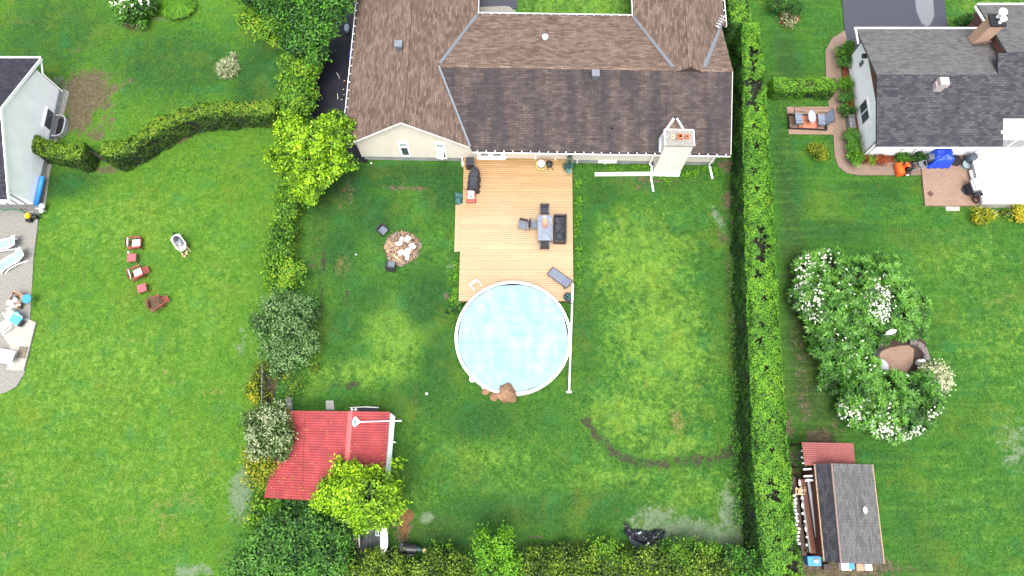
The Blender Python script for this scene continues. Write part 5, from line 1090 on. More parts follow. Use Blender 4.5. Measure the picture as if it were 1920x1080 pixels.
# ------------------------------------------------------------ left lawn furniture
def deckchair(label, px, py, rz, cushion=True, foot=True):
    p = at(px, py, .4); t_ = thing('garden_armchair', label, 'chair', (p.x, p.y, 0), rz, 'red wooden armchairs on the left lawn')
    m = MB()
    for i in range(5): m.box((0, -.22+i*.13, .36-.02*abs(i-2)*0-.03*i*0), (.52, .10, .03))
    m.build('seat', M['red_wood'], t_)
    m = MB()
    for i in range(5): m.box((-.22+i*.11, -.46, .72), (.09, .03, .80), rx=R(-24))
    m.box((0, -.36, .5), (.54, .04, .06)); m.build('backrest', M['red_wood'], t_)
    for s_ in (-1, 1):
        MB().box((s_*.35, .02, .58), (.12, .70, .03)).build('armrest', M['red_wood'], t_)
        MB().box((s_*.32, .32, .28), (.06, .05, .56)).build('leg', M['red_wood'], t_); MB().box((s_*.29, -.12, .2), (.04, .95, .06), rx=R(12)).build('leg', M['red_wood'], t_)
    if foot:
        m = MB()
        for i in range(3): m.box((0, .42+i*.12, .32-.03*i), (.5, .09, .03))
        m.build('foot_slats', M['red_wood'], t_)
    if cushion:
        m = MB(); m.box((0, .06, .42), (.48, .50, .08)); m.build('seat_cushion', M['floral'], t_, bevel=.03); m = MB(); m.box((0, -.36, .68), (.48, .08, .52), rx=R(-24)); m.build('back_cushion', M['floral'], t_, bevel=.03)
    return t_
deckchair('red wooden armchair with white print cushions nearest the left house', 254, 456, R(-84), True, False); deckchair('red wooden armchair with white cushion between the two red side tables', 257, 512, R(-62))
deckchair('red wooden armchair heaped with brushwood at the end of the row', 294, 568, R(-60), False)
p = at(287, 568, .65); m = MB()
for _ in range(230):
    a = random.gauss(2.6, .7); r = random.uniform(0, .28); x, y = random.gauss(0, .2), random.gauss(0, .2); l = random.uniform(.2, .55)
    m.tube([(x-l/2*math.cos(a), y-l/2*math.sin(a), random.uniform(-.15, .15)), (x+l/2*math.cos(a), y+l/2*math.sin(a), random.uniform(-.12, .2))], .010, 4)
tag(m.build('brushwood', M['twig'], None, (p.x, p.y, .55)), 'heap of dry branches piled on a red garden chair', 'branches', None, 'thing')
for (px, py, rz, l) in ((247, 483, R(4), 'faded red side table between the two cushioned chairs'), (266, 540, R(18), 'faded red side table between the cushioned chair and the brushwood')):
    p = at(px, py, .46); t_ = thing('side_table', l, 'side table', (p.x, p.y, 0), rz, 'red side tables on the left lawn'); MB().box((0, 0, .46), (.56, .54, .03)).build('table_top', M['red_top'], t_, bevel=.01)
    for x in (-.22, .22):
        for y in (-.21, .21): MB().box((x, y, .22), (.05, .05, .44)).build('leg', M['red_wood'], t_)
    m = MB(); m.box((0, .21, .4), (.4, .03, .07)); m.box((0, -.21, .4), (.4, .03, .07)); m.build('apron', M['red_wood'], t_)
p = at(242, 474, .5); m = MB(); m.lathe([(.05, 0), (.06, .14), (.001, .14)], n=10); tag(m.build('mug', M['offwhite'], None, (p.x, p.y, .475)), 'pale mug on the corner of the upper red side table', 'mug')
p = at(338, 457, .4); wb = thing('wheelbarrow', 'pale wheelbarrow with a dark load standing on the left lawn', 'wheelbarrow', (p.x, p.y, 0), R(-52))
tp = [(-.62, -.18), (-.5, -.34), (.3, -.36), (.66, -.18), (.66, .18), (.3, .36), (-.5, .34), (-.62, .18)]
m = MB(); bt = [(x*.62, y*.55) for x, y in tp]; n8 = 8; vs = [(x, y, .62) for x, y in tp] + [(x, y, .30) for x, y in bt]; m.add(vs, [(i, n8+i, n8+(i+1) % n8, (i+1) % n8) for i in range(n8)] + [tuple(n8+i for i in range(n8))]); x = m.build('tray', M['offwhite'], wb); x.modifiers.new('s', 'SOLIDIFY').thickness = .03
m = MB(); m.blob((-.14, .0, .5), (.72, .46, .22), .1, 16, 8, 4); m.build('load', M['grey_metal'], wb, smooth=True); m = MB(); m.blob((-.35, -.02, .6), (.42, .36, .12), .12, 14, 7, 6); m.build('dark_load', M['charcoal'], wb, smooth=True)
MB().tube([(-.88, -.05, .2), (-.88, .05, .2)], .2, 16).build('wheel', M['black'], wb)
for s_ in (-1, 1):
    MB().tube([(-.88, s_*.08, .2), (.4, s_*.25, .38), (1.0, s_*.27, .60)], .022, 6).build('handle', M['wood_pale'], wb); MB().tube([(.25, s_*.26, .36), (.38, s_*.28, 0)], .025, 6).build('leg', M['black'], wb)
p = at(343, 474, .4); m = MB()
for (x, y, rz) in ((0, 0, .4), (.05, .12, 1.2), (-.1, -.05, 2.4)): m.box((x, y, 0), (.34, .09, .08), rz=rz)
tag(m.build('kindling', M['wood_pale'], None, (p.x, p.y, .08)), 'few split pieces of kindling under the wheelbarrow handles', 'kindling')
# garden gate in the west hedge
p0, p1 = at(168, 286, .5), at(205, 305, .5); gt = thing('garden_gate', 'dark slatted garden gate between the two pieces of hedge', 'gate', (p0.x, p0.y, 0), math.atan2(p1.y-p0.y, p1.x-p0.x)); Lg = (p1-p0).length
m = MB()
for i in range(9): m.box((.1+i*(Lg-.2)/8, 0, .62), (.08, .03, 1.15))
m.build('slat_panel', M['wood_dark'], gt); m = MB(); m.box((Lg/2, .03, .3), (Lg, .04, .08)); m.box((Lg/2, .03, .95), (Lg, .04, .08)); m.build('rail', M['grey_metal'], gt)
for x in (0, Lg): MB().box((x, 0, .65), (.1, .1, 1.3)).build('post', M['wood_dark'], gt)

# ------------------------------------------------------------ right neighbour's house
o = Vector((23.85, 25.5, 0)); rh = thing('house', 'white walled house with grey and charcoal shingle roofs on the right', 'house', o)
xr = 23.2-o.x; NE_, SE_ = 29.95-o.y, 21.12-o.y; zr_ = 4.35
MB().prism([(.02, -3.48), (.02, 3.9), (18, 3.9), (18, -3.48)], 0, .22).build('foundation', M['concrete'], rh)
m = MB(); m.prism([(0, -3.5), (0, 3.95), (18, 3.95), (18, -3.5)], .2, 2.98); m.build('wall', M['white_stucco'], rh)
m = MB(); m.plate([(-.18, SE_+.1, 2.95), (-.18, NE_-.1, 2.95), (-.18, 0, 4.25)], (.15, 0, 0)); m.build('gable_panel', M['brown_panel'], rh)
RX = 31.25-o.x
m = MB(); m.slab([(xr, 0, zr_), (xr, NE_, 3.0), (8.1, NE_, 3.0), (8.1, 0, zr_)], .14); m.build('roof', M['shingle_grey'], rh)['label'] = 'light grey far roof slope'
m = MB(); m.slab([(xr, SE_, 3.0), (RX, SE_, 3.0), (RX, -2.6, 3.56), (19, -2.6, 3.56), (19, 1.3, 4.82), (7.05, 1.3, 4.74), (7.05, .003, zr_), (xr, .003, zr_)], .14); m.build('roof', M['shingle_dark'], rh)['label'] = 'charcoal near roof slope'
# higher part on the right
m = MB(); ze = 3.35; m.slab([(7.6, 1.31, 4.8), (7.6, 6.1, ze), (19, 6.1, ze), (19, 1.31, 4.88)], .14); m.build('roof', M['shingle_grey'], rh)['label'] = 'raised light grey roof slope behind the chimney'
m = MB(); m.plate([(7.72, .3, 4.35), (7.72, 5.9, 2.6), (7.72, 5.9, 3.3), (7.72, 1.31, 4.72)], (.1, 0, 0)); m.prism([(7.8, 3.9), (18, 3.9), (18, 5.6), (7.8, 5.6)], .2, 3.3); m.build('brown_wall', M['brown_panel'], rh)
for c_, d_, rx_ in (((4+xr/2-.15, NE_+.06, 2.97), (8.6, .12, .12), 0), ((13.3, 6.16, ze-.03), (11.4, .12, .12), 0), ((xr-.05, NE_-.55, 2.98), (.08, 1.2, .1), 0), ((7.5, 5.3, 3.45), (.08, 1.6, .12), -.29), (((RX+xr)/2, SE_-.05, 2.94), (RX-xr, .06, .08), 0)): MB().box(c_, d_, rx=rx_).build('gutter', M['white'], rh)
m = MB(); m.tube([(xr+.1, SE_-.1, 2.9), (-.06, -3.45, 2.5), (-.06, -3.52, .2)], .045); m.build('downspout', M['grey_metal'], rh)
for x_ in (.2, 2.2, 3.1): MB().box((x_, -3.53, 1.4), (.03, .03, 2.2)).build('seam', M['silver'], rh)
# west wall windows
for (px, py) in ((1621, 200), (1624, 219)):
    p = ray_y(px, py, x0=23.85)-o; f = MB(); f.box((-.03, p.y, p.z), (.06, .80, 1.02)); w_ = f.build('window', M['white'], rh); MB().box((-.065, p.y, p.z), (.02, .62, .84)).build('pane', M['glass'], w_)
p = ray_y(1616, 119, x0=23.85)-o; MB().box((-.03, p.y, p.z), (.04, .3, .5)).build('wall_vent', M['grey_metal'], rh)
p = at(1621, 105, 3.0)-o; MB().box((p.x, p.y, 3.0), (.3, .25, .2)).build('flood_light', M['wood_dark'], rh)
# rear bay on the right with its window
m = MB(); m.prism([(RX-.15, -2.55), (18, -2.55), (18, -3.6), (RX-.15, -3.6)], .2, 3.3); m.box((12.5, -3.62, 2.9), (10, .04, .1)); m.build('bay_wall', M['white_stucco'], rh)
p = at(1895, 245, 2.6)-o; f = MB(); f.box((p.x+.3, -3.63, 2.1), (2.2, .08, 1.2)); w_ = f.build('window', M['white'], rh)
for dx in (-.22, .82): MB().box((p.x+dx, -3.675, 2.1), (.92, .02, .95)).build('pane', M['glass'], w_)
# roof vent and chimney
p = at(1768, 155, 4.6); q = p-o; m = MB(); m.box((q.x-.1, q.y-.05, 4.25), (.55, .45, .5)); m.box((q.x, q.y, 4.65), (.62, .58, .34), taper=.9); m.build('roof_vent', plain('pinkish_grey_vent', (.34, .29, .28), .6), rh)
cb = Vector((7.35, 4.5, 0)); b0 = at(1833, 72, 3.6)-o
m = MB(); m.prism([(b0.x-.35, b0.y-.38), (b0.x+.5, b0.y-.38), (b0.x+.5, b0.y+.38), (b0.x-.35, b0.y+.38)], 3.2, 5.35); chm = m.build('chimney', M['brick_tan'], rh)
MB().box((b0.x+.07, b0.y, 5.40), (.98, .9, .12)).build('chimney_cap', M['black'], chm)
for (dx, dy, hh, r_) in ((.1, .2, .55, .26), (.15, -.2, .4, .2)): MB().lathe([(.12, 0), (.12, hh-.15), (r_, hh-.1), (r_, hh), (r_*.6, hh+.08), (.001, hh+.1)], (b0.x+dx, b0.y+dy, 5.46), 18).build('cowl', M['silver'] if False else M['white'], chm)
m = MB(); strip((b0.x-.45, b0.y-.5, 3.55), (b0.x+.6, b0.y-.5, 3.9), .15); m.build('chimney_flashing', M['wood_dark'], chm)
# white roof deck / terrace at the right edge
a, b, c, d = at(1822, 292, .8), at(1960, 285, .8), at(1965, 381, .8), at(1843, 381, .8); oo = a.copy(); oo.z = 0
td = thing('terrace', 'bright white painted terrace at the right edge beside the brick patio', 'terrace', oo); m = MB(); m.prism([((q-oo).x, (q-oo).y) for q in (a, b, c, d)], .66, .8); m.build('floor', M['white'], td)
m = MB(); m.prism([((q-oo).x*.99+.05, (q-oo).y*.98-.05) for q in (a, b, c, d)], 0, .658); m.build('skirt', plain('beige_skirt', (.36, .33, .29), .7), td)
m = MB(); e = Vector((0, 0, .03)); m.tube([a-oo+e+Vector((-.05, 0, 0)), (d-oo)+e+Vector((-.05, 0, 0))], .04, 6); m.build('edge_trim', M['grey_metal'], td)
MB().box((3.2, -2.3, .83), (1.0, .03, .03), rz=.6).build('pole', M['silver'], td)

# ------------------------------------------------------------ right garden things
# glider swing
p = at(1519, 224, .5); gl = thing('glider_swing', 'double seat glider swing with grey sling seats and oval table on the paver pad', 'garden swing', (p.x, p.y, .045), R(-3))
m = MB(); m.box((-.05, -.54, .10), (2.62, .06, .12)); m.box((-.05, .54, .10), (2.62, .06, .12)); m.box((-1.33, 0, .10), (.07, 1.1, .12)); m.box((1.2, 0, .10), (.07, 1.1, .12)); m.build('base_frame', M['black'], gl)
MB().box((-.02, 0, .13), (1.3, .95, .03)).build('foot_board', plain('red_brown_board', (.36, .13, .075), .7, .2, 7, .2), gl)
for s_, nm in ((-1, 'left'), (1, 'right')):
    MB().box((s_*.78, 0, .46), (.48, .86, .05)).build('seat', M['grey_sling'] if False else plain('blue_grey_sling_'+nm, (.13, .155, .205), .6, .15, 10, .3), gl, bevel=.01)
    b_ = MB(); b_.box((s_*1.16, .02, .80), (.05, .86, .72), ry=R(s_*24)); b_.build('backrest', bpy.data.materials['blue_grey_sling_'+nm], gl, bevel=.01)
    m = MB()
    for y in (-.47, .47): m.tube([(s_*1.28, y, .16), (s_*1.05, y, .5), (s_*1.3, y, 1.15)], .022, 6); m.tube([(s_*.5, y, .16), (s_*.55, y, .66), (s_*1.1, y, .68)], .022, 6)
    m.tube([(s_*1.32, -.47, 1.15), (s_*1.32, .47, 1.15)], .022, 6); m.build('side_frame', M['black'], gl)
m = MB()
for y in (-.5, .5): m.tube([(-1.3, y, 1.12), (0, y, .98), (1.3, y, 1.12)], .012, 5)
m.tube([(-1.2, 0, 1.1), (1.75, -.1, .3)], .008, 4); m.build('stay_wire', M['black'], gl)
MB().lathe([(.24, .80), (.26, .82), (.24, .84), (.001, .84)], (-.02, .02, 0), 28, 1., 1.9).build('table_top', plain('grey_table_top', (.25, .27, .31), .35, .15, 3, 0), gl)
MB().tube([(0, 0, .14), (0, 0, .8)], .03).build('table_post', M['black'], gl)
# snow blower
p = at(1697, 315, .5); sn = thing('snow_blower', 'orange snow blower parked on the paver path below the white wall', 'snow blower', (p.x, p.y, .045), R(4))
m = MB(); m.tube([(-.25, -.38, .28), (-.25, .38, .28)], .27, 14); m.box((-.36, 0, .25), (.22, .80, .50)); m.build('auger_housing', M['orange'], sn, bevel=.01)
m = MB(); m.lathe([(.11, .3), (.10, .85), (.13, .95)], (-.1, .05, 0), 12); m.box((-.02, -.02, .9), (.32, .2, .06), ry=.4); m.build('chute', M['orange'], sn); m = MB(); m.box((.28, .02, .45), (.46, .46, .36)); m.lathe([(.2, .6), (.2, .74), (.001, .76)], (.28, .04, 0), 16); m.build('engine', M['black'], sn, bevel=.02)
for s_ in (-1, 1):
    w_ = MB().tube([(.22, s_*.34-.07, .2), (.22, s_*.34+.07, .2)], .2, 18).build('wheel', M['black'], sn); MB().tube([(.22, s_*.34-.085, .2), (.22, s_*.34+.085, .2)], .11, 14).build('rim', M['white'], w_)
m = MB(); m.tube([(.4, -.22, .5), (1.15, -.24, .95)], .025); m.tube([(.4, .22, .5), (1.15, .24, .95)], .025); m.box((.85, 0, .85), (.3, .4, .1)); m.tube([(1.15, -.24, .95), (1.2, .24, .95)], .025); m.build('handle', M['grey_metal'], sn)
p = at(1751, 293, .9); m = MB(); 
bx = thing('covered_machine', 'dark garden machine with grey lid left of the blue tarp', 'machine', (p.x-.1, p.y, .1)); MB().box((0, 0, .3), (.7, .6, .5)).build('body', M['black'], bx, bevel=.03); MB().box((.03, .03, .68), (.52, .46, .26), taper=.85).build('lid', M['grey_sling'], bx, bevel=.03); m = MB(); m.tube([(-.3, -.2, .5), (-.8, -.5, .75)], .03); m.tube([(-.3, .2, .5), (-.75, -.1, .8)], .03); m.build('handle', M['black'], bx)
# blue tarp covered thing
p = at(1768, 291, .9); m = MB(); vs = []; fs = []; nn = 18
for i in range(nn+1):
    for j in range(nn+1):
        u, v_ = i/nn*2-1, j/nn*2-1; e = max(abs(u), abs(v_)); hgt_ = 1.05 + .05*math.sin(u*5)*math.cos(v_*4) - .55*max(0, -v_*.5-u*.5)*(e)
        z = hgt_*(1-max(0, (e-.72)/.28)**1.5*.92) + .02*math.sin(u*17+v_*9); vs.append((u*.68 + .03*math.sin(v_*9)-(.15 if v_ < -.5 and u < .2 else 0)*.8, v_*.58+.03*math.sin(u*11), max(.03, z)))
for i in range(nn):
    for j in range(nn): a = i*(nn+1)+j; fs.append((a, a+nn+1, a+nn+2, a+1))
m.add(vs, fs); tag(m.build('tarp_cover', M['blue'], None, (p.x, p.y-.05, .16), smooth=True), 'bright blue tarpaulin draped over a bulky thing by the white wall', 'tarpaulin')
p = at(1793, 300, .3); m = MB(); m.lathe([(.40, .0), (.42, .12), (.38, .16), (.001, .15)], n=9); tag(m.build('lid', M['black'], None, (p.x, p.y, .16)), 'low black round lid on the patio right of the blue tarp', 'lid')
p = at(1825, 296, .7); pb = thing('barrel', 'dark slate barrel at the patio corner by the white terrace', 'barrel', (p.x-.1, p.y, .16)); MB().lathe([(.26, 0), (.32, .4), (.27, .78), (.22, .8), (.001, .78)], n=20).build('body', plain('slate_plastic', (.05, .07, .09), .5), pb, smooth=True); MB().lathe([(.30, 0), (.32, .28), (.001, .28)], (-.16, -.32, 0), 18).build('saucer', plain('pale_slate', (.20, .25, .27), .6), pb)
p0 = at(1829, 330, .6); m = MB(); m.tube([(0, .5, .18), (.06, -.55, .18)], .19, 14); tag(m.build('bolster', M['white'], None, (p0.x, p0.y, .2), smooth=True), 'long white bolster lying against the terrace edge', 'bolster')
p = at(1831, 349, .9); bq = thing('gas_barbecue', 'silver lidded gas barbecue at the right side of the brick patio', 'barbecue', (p.x-.1, p.y, .16), R(8))
m = MB(); m.box((0, 0, .5), (.5, .7, .7)); m.build('cabinet', M['charcoal'], bq, bevel=.02); m = MB(); m.tube([(0, -.42, .86), (0, .42, .86)], .28, 16); m.build('lid', M['silver'], bq); MB().tube([(-.3, -.35, .95), (-.3, .35, .95)], .02).build('handle', M['white'], bq); MB().box((.05, -.6, .82), (.42, .32, .04)).build('side_shelf', M['black'], bq)
p = at(1813, 356, .2); m = MB(); m.lathe([(.40, 0), (.40, .03), (.001, .032)], n=6); tag(m.build('splatter_mat', M['charcoal'], None, (p.x, p.y, .165)), 'black hexagonal mat in front of the silver barbecue', 'mat')
p = at(1847, 367, 1.0); m = MB(); m.lathe([(.2, 0), (.24, .2), (.001, .2)], n=8, sx=1.1); tag(m.build('planter', M['offwhite'], None, (p.x, p.y, .8)), 'pale pinkish pot on the corner of the white terrace', 'planter')
p = at(1835, 373, .5); m = MB(); m.blob((0, 0, .2), (.5, .4, .4), .2, 12, 8, 3); m.tube([(-.3, .1, .5), (-.1, .15, .1)], .03); tag(m.build('clay_pot', plain('dark_brown_clay', (.07, .035, .025), .6), None, (p.x, p.y, .16)), 'dark brown broken pot by the terrace corner below the barbecue', 'pot')
p = at(1745, 363, .2); dr_ = thing('drain_box', 'brown diamond shaped drain cover set in the brick patio', 'drain cover', (p.x, p.y, .163), R(42)); MB().box((0, 0, .02), (.30, .30, .04)).build('frame', M['wood_dark'], dr_); MB().box((0, 0, .045), (.17, .17, .012)).build('grate', M['wood_red'], dr_)
p = at(1599, 226, .6); ac = thing('wall_planter', 'narrow grey stone trough standing among the wall shrubs', 'trough', (p.x, p.y, .05)); MB().box((0, 0, .25), (.42, 1.05, .5)).build('trough', M['rock_grey'], ac, bevel=.02); m = MB(); m.blob((0, .1, .52), (.3, .3, .2), .2, 10, 6, 1); m.blob((0, -.25, .5), (.25, .25, .2), .2, 10, 6, 2); m.build('stones', M['grey_metal'], ac)

# garden seat nook inside the flowering shrubs
p = at(1651, 687, .7); rt_ = thing('round_table', 'round pale grey table half under the flowering shrubs', 'table', (p.x, p.y, .07)); MB().lathe([(.43, .68), (.45, .71), (.43, .73), (.001, .73)], n=32).build('table_top', plain('pale_grey_top', (.30, .32, .35), .4, .1, 3, 0), rt_); MB().lathe([(.25, 0), (.05, .06), (.05, .68)], n=12).build('pedestal', M['grey_metal'], rt_)
p = at(1643, 659, .5); bc = thing('garden_chair', 'black slatted chair in shade above the round grey table', 'chair', (p.x, p.y, .07), R(-128)); MB().box((0, 0, .4), (.55, .5, .05)).build('seat', M['black'], bc); MB().box((0, -.28, .75), (.55, .05, .65), rx=R(-14)).build('backrest', M['black'], bc)
for s_ in (-1, 1): MB().box((s_*.3, 0, .6), (.07, .6, .04)).build('armrest', M['charcoal'], bc)
for x in (-.25, .25):
    for y in (-.22, .22): MB().box((x, y, .2), (.05, .05, .4)).build('leg', M['black'], bc)
p = at(1672, 622, 2.7); m = MB(); m.lathe([(.35, 0), (.3, .05), (.001, .10)], n=20, sx=1.0, sy=.42); m.tube([(0, 0, -2.6), (0, 0, 0)], .04); tag(m.build('bird_table', M['offwhite'], None, (p.x, p.y, 2.65), R(20)), 'small pale bird table roof poking out of the flowering shrubs', 'bird table')
p = at(1730, 677, .6); gn = MB(); gn.blob((-.15, .02, .45), (.26, .24, .34), .08, 12, 8, 2); gn.blob((.12, .03, .38), (.3, .26, .3), .1, 12, 8, 5); gn.lathe([(.2, 0), (.12, .1), (.1, .35)], n=12); tag(gn.build('garden_ornament', M['white'], None, (p.x, p.y, .05), smooth=True), 'white stone garden ornament beside the cream hydrangea', 'ornament')
m = MB(); arc = [(1706, 640), (1720, 643), (1731, 652), (1737, 664), (1738, 676)]; P_ = [at(a_, b_, .3) for a_, b_ in arc]; o2 = P_[0].copy(); o2.z = 0
for i in range(len(P_)-1):
    for j in range(3):
        q = P_[i].lerp(P_[i+1], (j+.5)/3)-o2; d = P_[i+1]-P_[i]
        for h_ in range(2): m.box((q.x, q.y, .1+h_*.17), (d.length/3*.92, .36+random.uniform(-.03, .03), .155), rz=math.atan2(d.y, d.x)+random.uniform(-.08, .08))
tag(m.build('stone_edging', M['rock_grey'] if False else plain('purplish_stone', (.14, .115, .11), .85, .4, 5, .5), None, o2), 'low curved wall of dark stones round the small brick circle', 'low wall')

# grey roofed shed of the right neighbour
zE = 2.25; a, b = at(1527, 870, zE), at(1636, 871, zE); c, d = at(1658, 1057, zE), at(1545, 1052, zE); r0, r1 = at(1559, 869, zE+.85), at(1577, 1056, zE+.85)
o = Vector((18.5, -1, 0)); gs = thing('shed', 'saltbox shed with grey shingle roof beside the cedar hedge', 'shed', o)
m = MB(); m.slab([a-o, r0-o, r1-o, d-o], .08); m.build('roof', M['shingle_dark'], gs)['label'] = 'steep dark left roof slope'
m = MB(); m.slab([r0-o, b-o, c-o, r1-o], .08); m.build('roof', M['shingle_grey'], gs)['label'] = 'broad grey right roof slope'
m = MB(); m.tube([r0-o+Vector((0, 0, .0)), r1-o+Vector((0, 0, 0))], .05, 6); m.build('ridge_cap', plain('pinkish_brown_ridge', (.17, .12, .105), .7), gs)
for a_, b_ in ((b, c), (a, d)): MB().tube([a_-o, b_-o], .04, 6).build('drip_edge', M['wood'], gs)
wl = [(a.x+.15-o.x, a.y-.15-o.y), (b.x-.2-o.x, b.y-.15-o.y), (c.x-.25-o.x, c.y+.15-o.y), (d.x+.15-o.x, d.y+.15-o.y)]
MB().prism(wl, 0, 2.12).build('wall', M['wood_red'], gs)
q = at(1622, 956, 2.6)-o; MB().blob((q.x, q.y, 2.62), (.3, .44, .16), .08, 16, 8, 1).build('roof_dome', M['silver'], gs, smooth=True)
# red lean-to roof
a2, b2, c2, d2 = at(1503, 829, 1.9), at(1600, 831, 1.9), at(1604, 872, 2.05), at(1509, 872, 2.05); o3 = a2.copy(); o3.z = 0
ln = thing('lean_to', 'small lean to with faded pinkish red metal roof above the grey shed', 'lean-to', o3)
m = MB(); K = 44; vs = []
for i in range(K+1):
    t_ = i/K; up = Vector((0, 0, .02*math.sin(t_*11*2*math.pi))); vs += [a2.lerp(d2, t_)-o3+up, b2.lerp(c2, t_)-o3+up]
m.add(vs, [(2*i, 2*i+2, 2*i+3, 2*i+1) for i in range(K)]); x = m.build('roof', M['pink_metal'], ln); x.modifiers.new('s', 'SOLIDIFY').thickness = .02
for q in (a2, b2, c2, d2): MB().box((q.x-o3.x+(.1 if q in (a2, d2) else -.1), q.y-o3.y-.05, .95), (.1, .1, 1.9)).build('post', M['wood_dark'], ln)
# timber rack on the hedge side
rk = at(1520, 960, 1.0); o4 = Vector((rk.x, rk.y, 0)); rc_ = thing('timber_rack', 'long narrow timber rack between the cedar hedge and the grey shed', 'rack', o4)
x0 = -.62
m = MB(); m.box((-.20, -.2, 1.0), (.34, 4.0, .05), rz=.03); m.build('shelf', M['wood_red'], rc_); m = MB(); m.box((-.6, -.2, .7), (.26, 4.3, .05), rz=.03); m.build('shelf', M['wood_dark'], rc_)
m = MB(); m.box((-.38, -.2, 1.04), (.10, 3.9, .08), rz=.03); m.build('beam', M['rock_grey'], rc_); m = MB(); m.box((.08, .25, 1.1), (.14, 3.2, .1), rz=.03); m.build('beam', plain('pale_beam', (.40, .43, .45), .6), rc_)
for y in (-2.1, -.7, .7, 1.8): MB().box((-.45, y, .5), (.09, .09, 1.0)).build('post', M['wood_dark'], rc_)
for i, (p_, q_) in enumerate((((1502, 846), (1523, 842)), ((1502, 857), (1524, 864)), ((1504, 869), (1524, 861)), ((1506, 880), (1522, 879)), ((1507, 893), (1524, 892)), ((1510, 901), (1525, 900)))):
    u, v_ = at(*p_, 1.5), at(*q_, 1.75); m = MB(); m.tube([(0, 0, 0), v_-u], .055, 6); lab = ['resting on the red lean to roof', 'upper arm of the V below the lean to', 'lower arm of the V below the lean to', 'level with the top of the grey roof', 'second below the V', 'lowest of the white rails'][i]
    tag(m.build('rail', M['white'], None, u), 'short white rail ' + lab, 'rail')
for i, (px, py) in enumerate(((1500, 847), (1499, 858), (1527, 866))):
    p = at(px, py, 1.5); m = MB(); m.tube([(.13*math.cos(a_), .13*math.sin(a_), 0) for a_ in [j*math.pi/8 for j in range(17)]], .035, 6); tag(m.build('hose_ring', M['black'], None, p), 'black rubber ring hanging at ' + ['the top white rail', 'the second white rail', 'the corner of the grey roof'][i], 'ring')
m = MB()
for i in range(9): m.blob((random.uniform(-.07, .07), 1.6-i*.42, 1.08), (.13, .3*random.uniform(.4, 1.2), .1), .15, 8, 6, i)
tag(m.build('bagged_stones', M['white'], None, (o4.x-.42, o4.y, -.02)), 'row of white lumps along the middle of the timber rack', 'stones', None)
m = MB()
for i in range(14): m.blob((random.uniform(-.08, .08), .9-i*.2, .8), (.2, .22*random.uniform(.6, 1.2), .14), .2, 8, 6, i+30)
tag(m.build('plastic_scraps', plain('grubby_white_plastic', (.55, .57, .58), .5, .3, 8, .4), None, (o4.x-.78, o4.y, 0)), 'line of grubby white plastic against the hedge foot', 'plastic')
p = at(1501, 921, 1.1); m = MB()
for i in range(12): m.tube([(random.uniform(-.3, .3), random.uniform(-.2, .2), random.uniform(0, .1)), (random.uniform(-.4, .4), random.uniform(-.25, .25), random.uniform(0, .2))], .03, 5)
tag(m.build('driftwood', M['wood_pale'], None, p), 'tangle of pale sticks at the top end of the timber rack', 'sticks')
p = at(1526, 1052, .6); bt_ = thing('tub', 'square blue tub at the foot of the timber rack', 'tub', (p.x+.05, p.y, 0)); m = MB(); m.box((0, 0, .3), (.72, .5, .55), taper=1.05); m.build('body', M['sky_blue'], bt_, bevel=.03); MB().blob((.1, .02, .6), (.3, .28, .12), .1, 10, 6, 1).build('contents', M['silver'], bt_)
for (px, py, sz, mt, nm, lb, ct_) in ((1586, 1058, (.5, .4, .4), 'white', 'crate', 'white crate under the lower eave of the grey shed', 'crate'), (1596, 1058, (.3, .3, .42), 'sky_blue', 'canister', 'blue canister next to the white crate', 'canister'), (1612, 1060, (.4, .35, .3), 'wood', 'planter_box', 'brown wooden box under the lower eave of the grey shed', 'box'), (1628, 1060, (.34, .3, .5), 'white', 'canister', 'white canister below the lower right corner of the grey shed', 'canister'), (1552, 1060, (.45, .3, .3), 'wood_dark', 'planter_box', 'dark box between the blue tub and the white crate', 'box')):
    p = at(px, py, sz[2]); t_ = thing(nm, lb, ct_, (p.x, p.y-.1, 0)); MB().box((0, 0, sz[2]/2), sz, taper=1.06).build('body', M[mt], t_, bevel=.02); MB().box((0, 0, sz[2]+.02), (sz[0]*1.1, sz[1]*1.1, .04)).build('lid', M[mt], t_, bevel=.01)
# ------------------------------------------------------------ hedges
def pw(l): return [W2(*q[:2]) + tuple(q[2:]) for q in l]
hol = [(p[0], p[1], r) for (x, y, r) in ((1412, 98, .34), (1411, 118, .26), (1409, 134, .2), (1414, 162, .62), (1410, 193, .35), (1417, 206, .18), (1413, 240, .2), (1417, 272, .2), (1418, 278, .15), (1412, 322, .25), (1425, 432, .22), (1424, 455, .38), (1430, 466, .3), (1425, 485, .28), (1421, 515, .24), (1421, 640, .2), (1436, 690, .15), (1443, 905, .2), (1449, 930, .3), (1446, 845, .15), (1454, 1010, .18), (1486, 1030, .25), (1488, 1062, .3), (1478, 1085, .25), (1432, 560, .15), (1418, 355, .15), (1430, 610, .14), (1440, 790, .13)) for p in [at(x, y, 2.5)]]
def hrows(rows, z=2.7):
    out = []
    for (py, l, r) in rows:
        a_, b_ = at(l, py, z), at(r, py, z); out.append(((a_.x+b_.x)/2, (a_.y+b_.y)/2, z, b_.x-a_.x))
    return out
hedge('tall clipped cedar hedge with dark gaps along its top, beside the beige house', hrows([(44, 1392, 1425), (100, 1393, 1431), (160, 1394, 1438), (290, 1395, 1446), (400, 1397, 1452), (500, 1400, 1457), (600, 1403, 1463), (700, 1408, 1470), (800, 1411, 1477), (900, 1416, 1486), (1000, 1423, 1496), (1080, 1434, 1508), (1170, 1450, 1518)]), 1.6, 2.7, M['l_cedar'], leafL=.10, dens=560, holes=hol, base=.10, topt=.46)
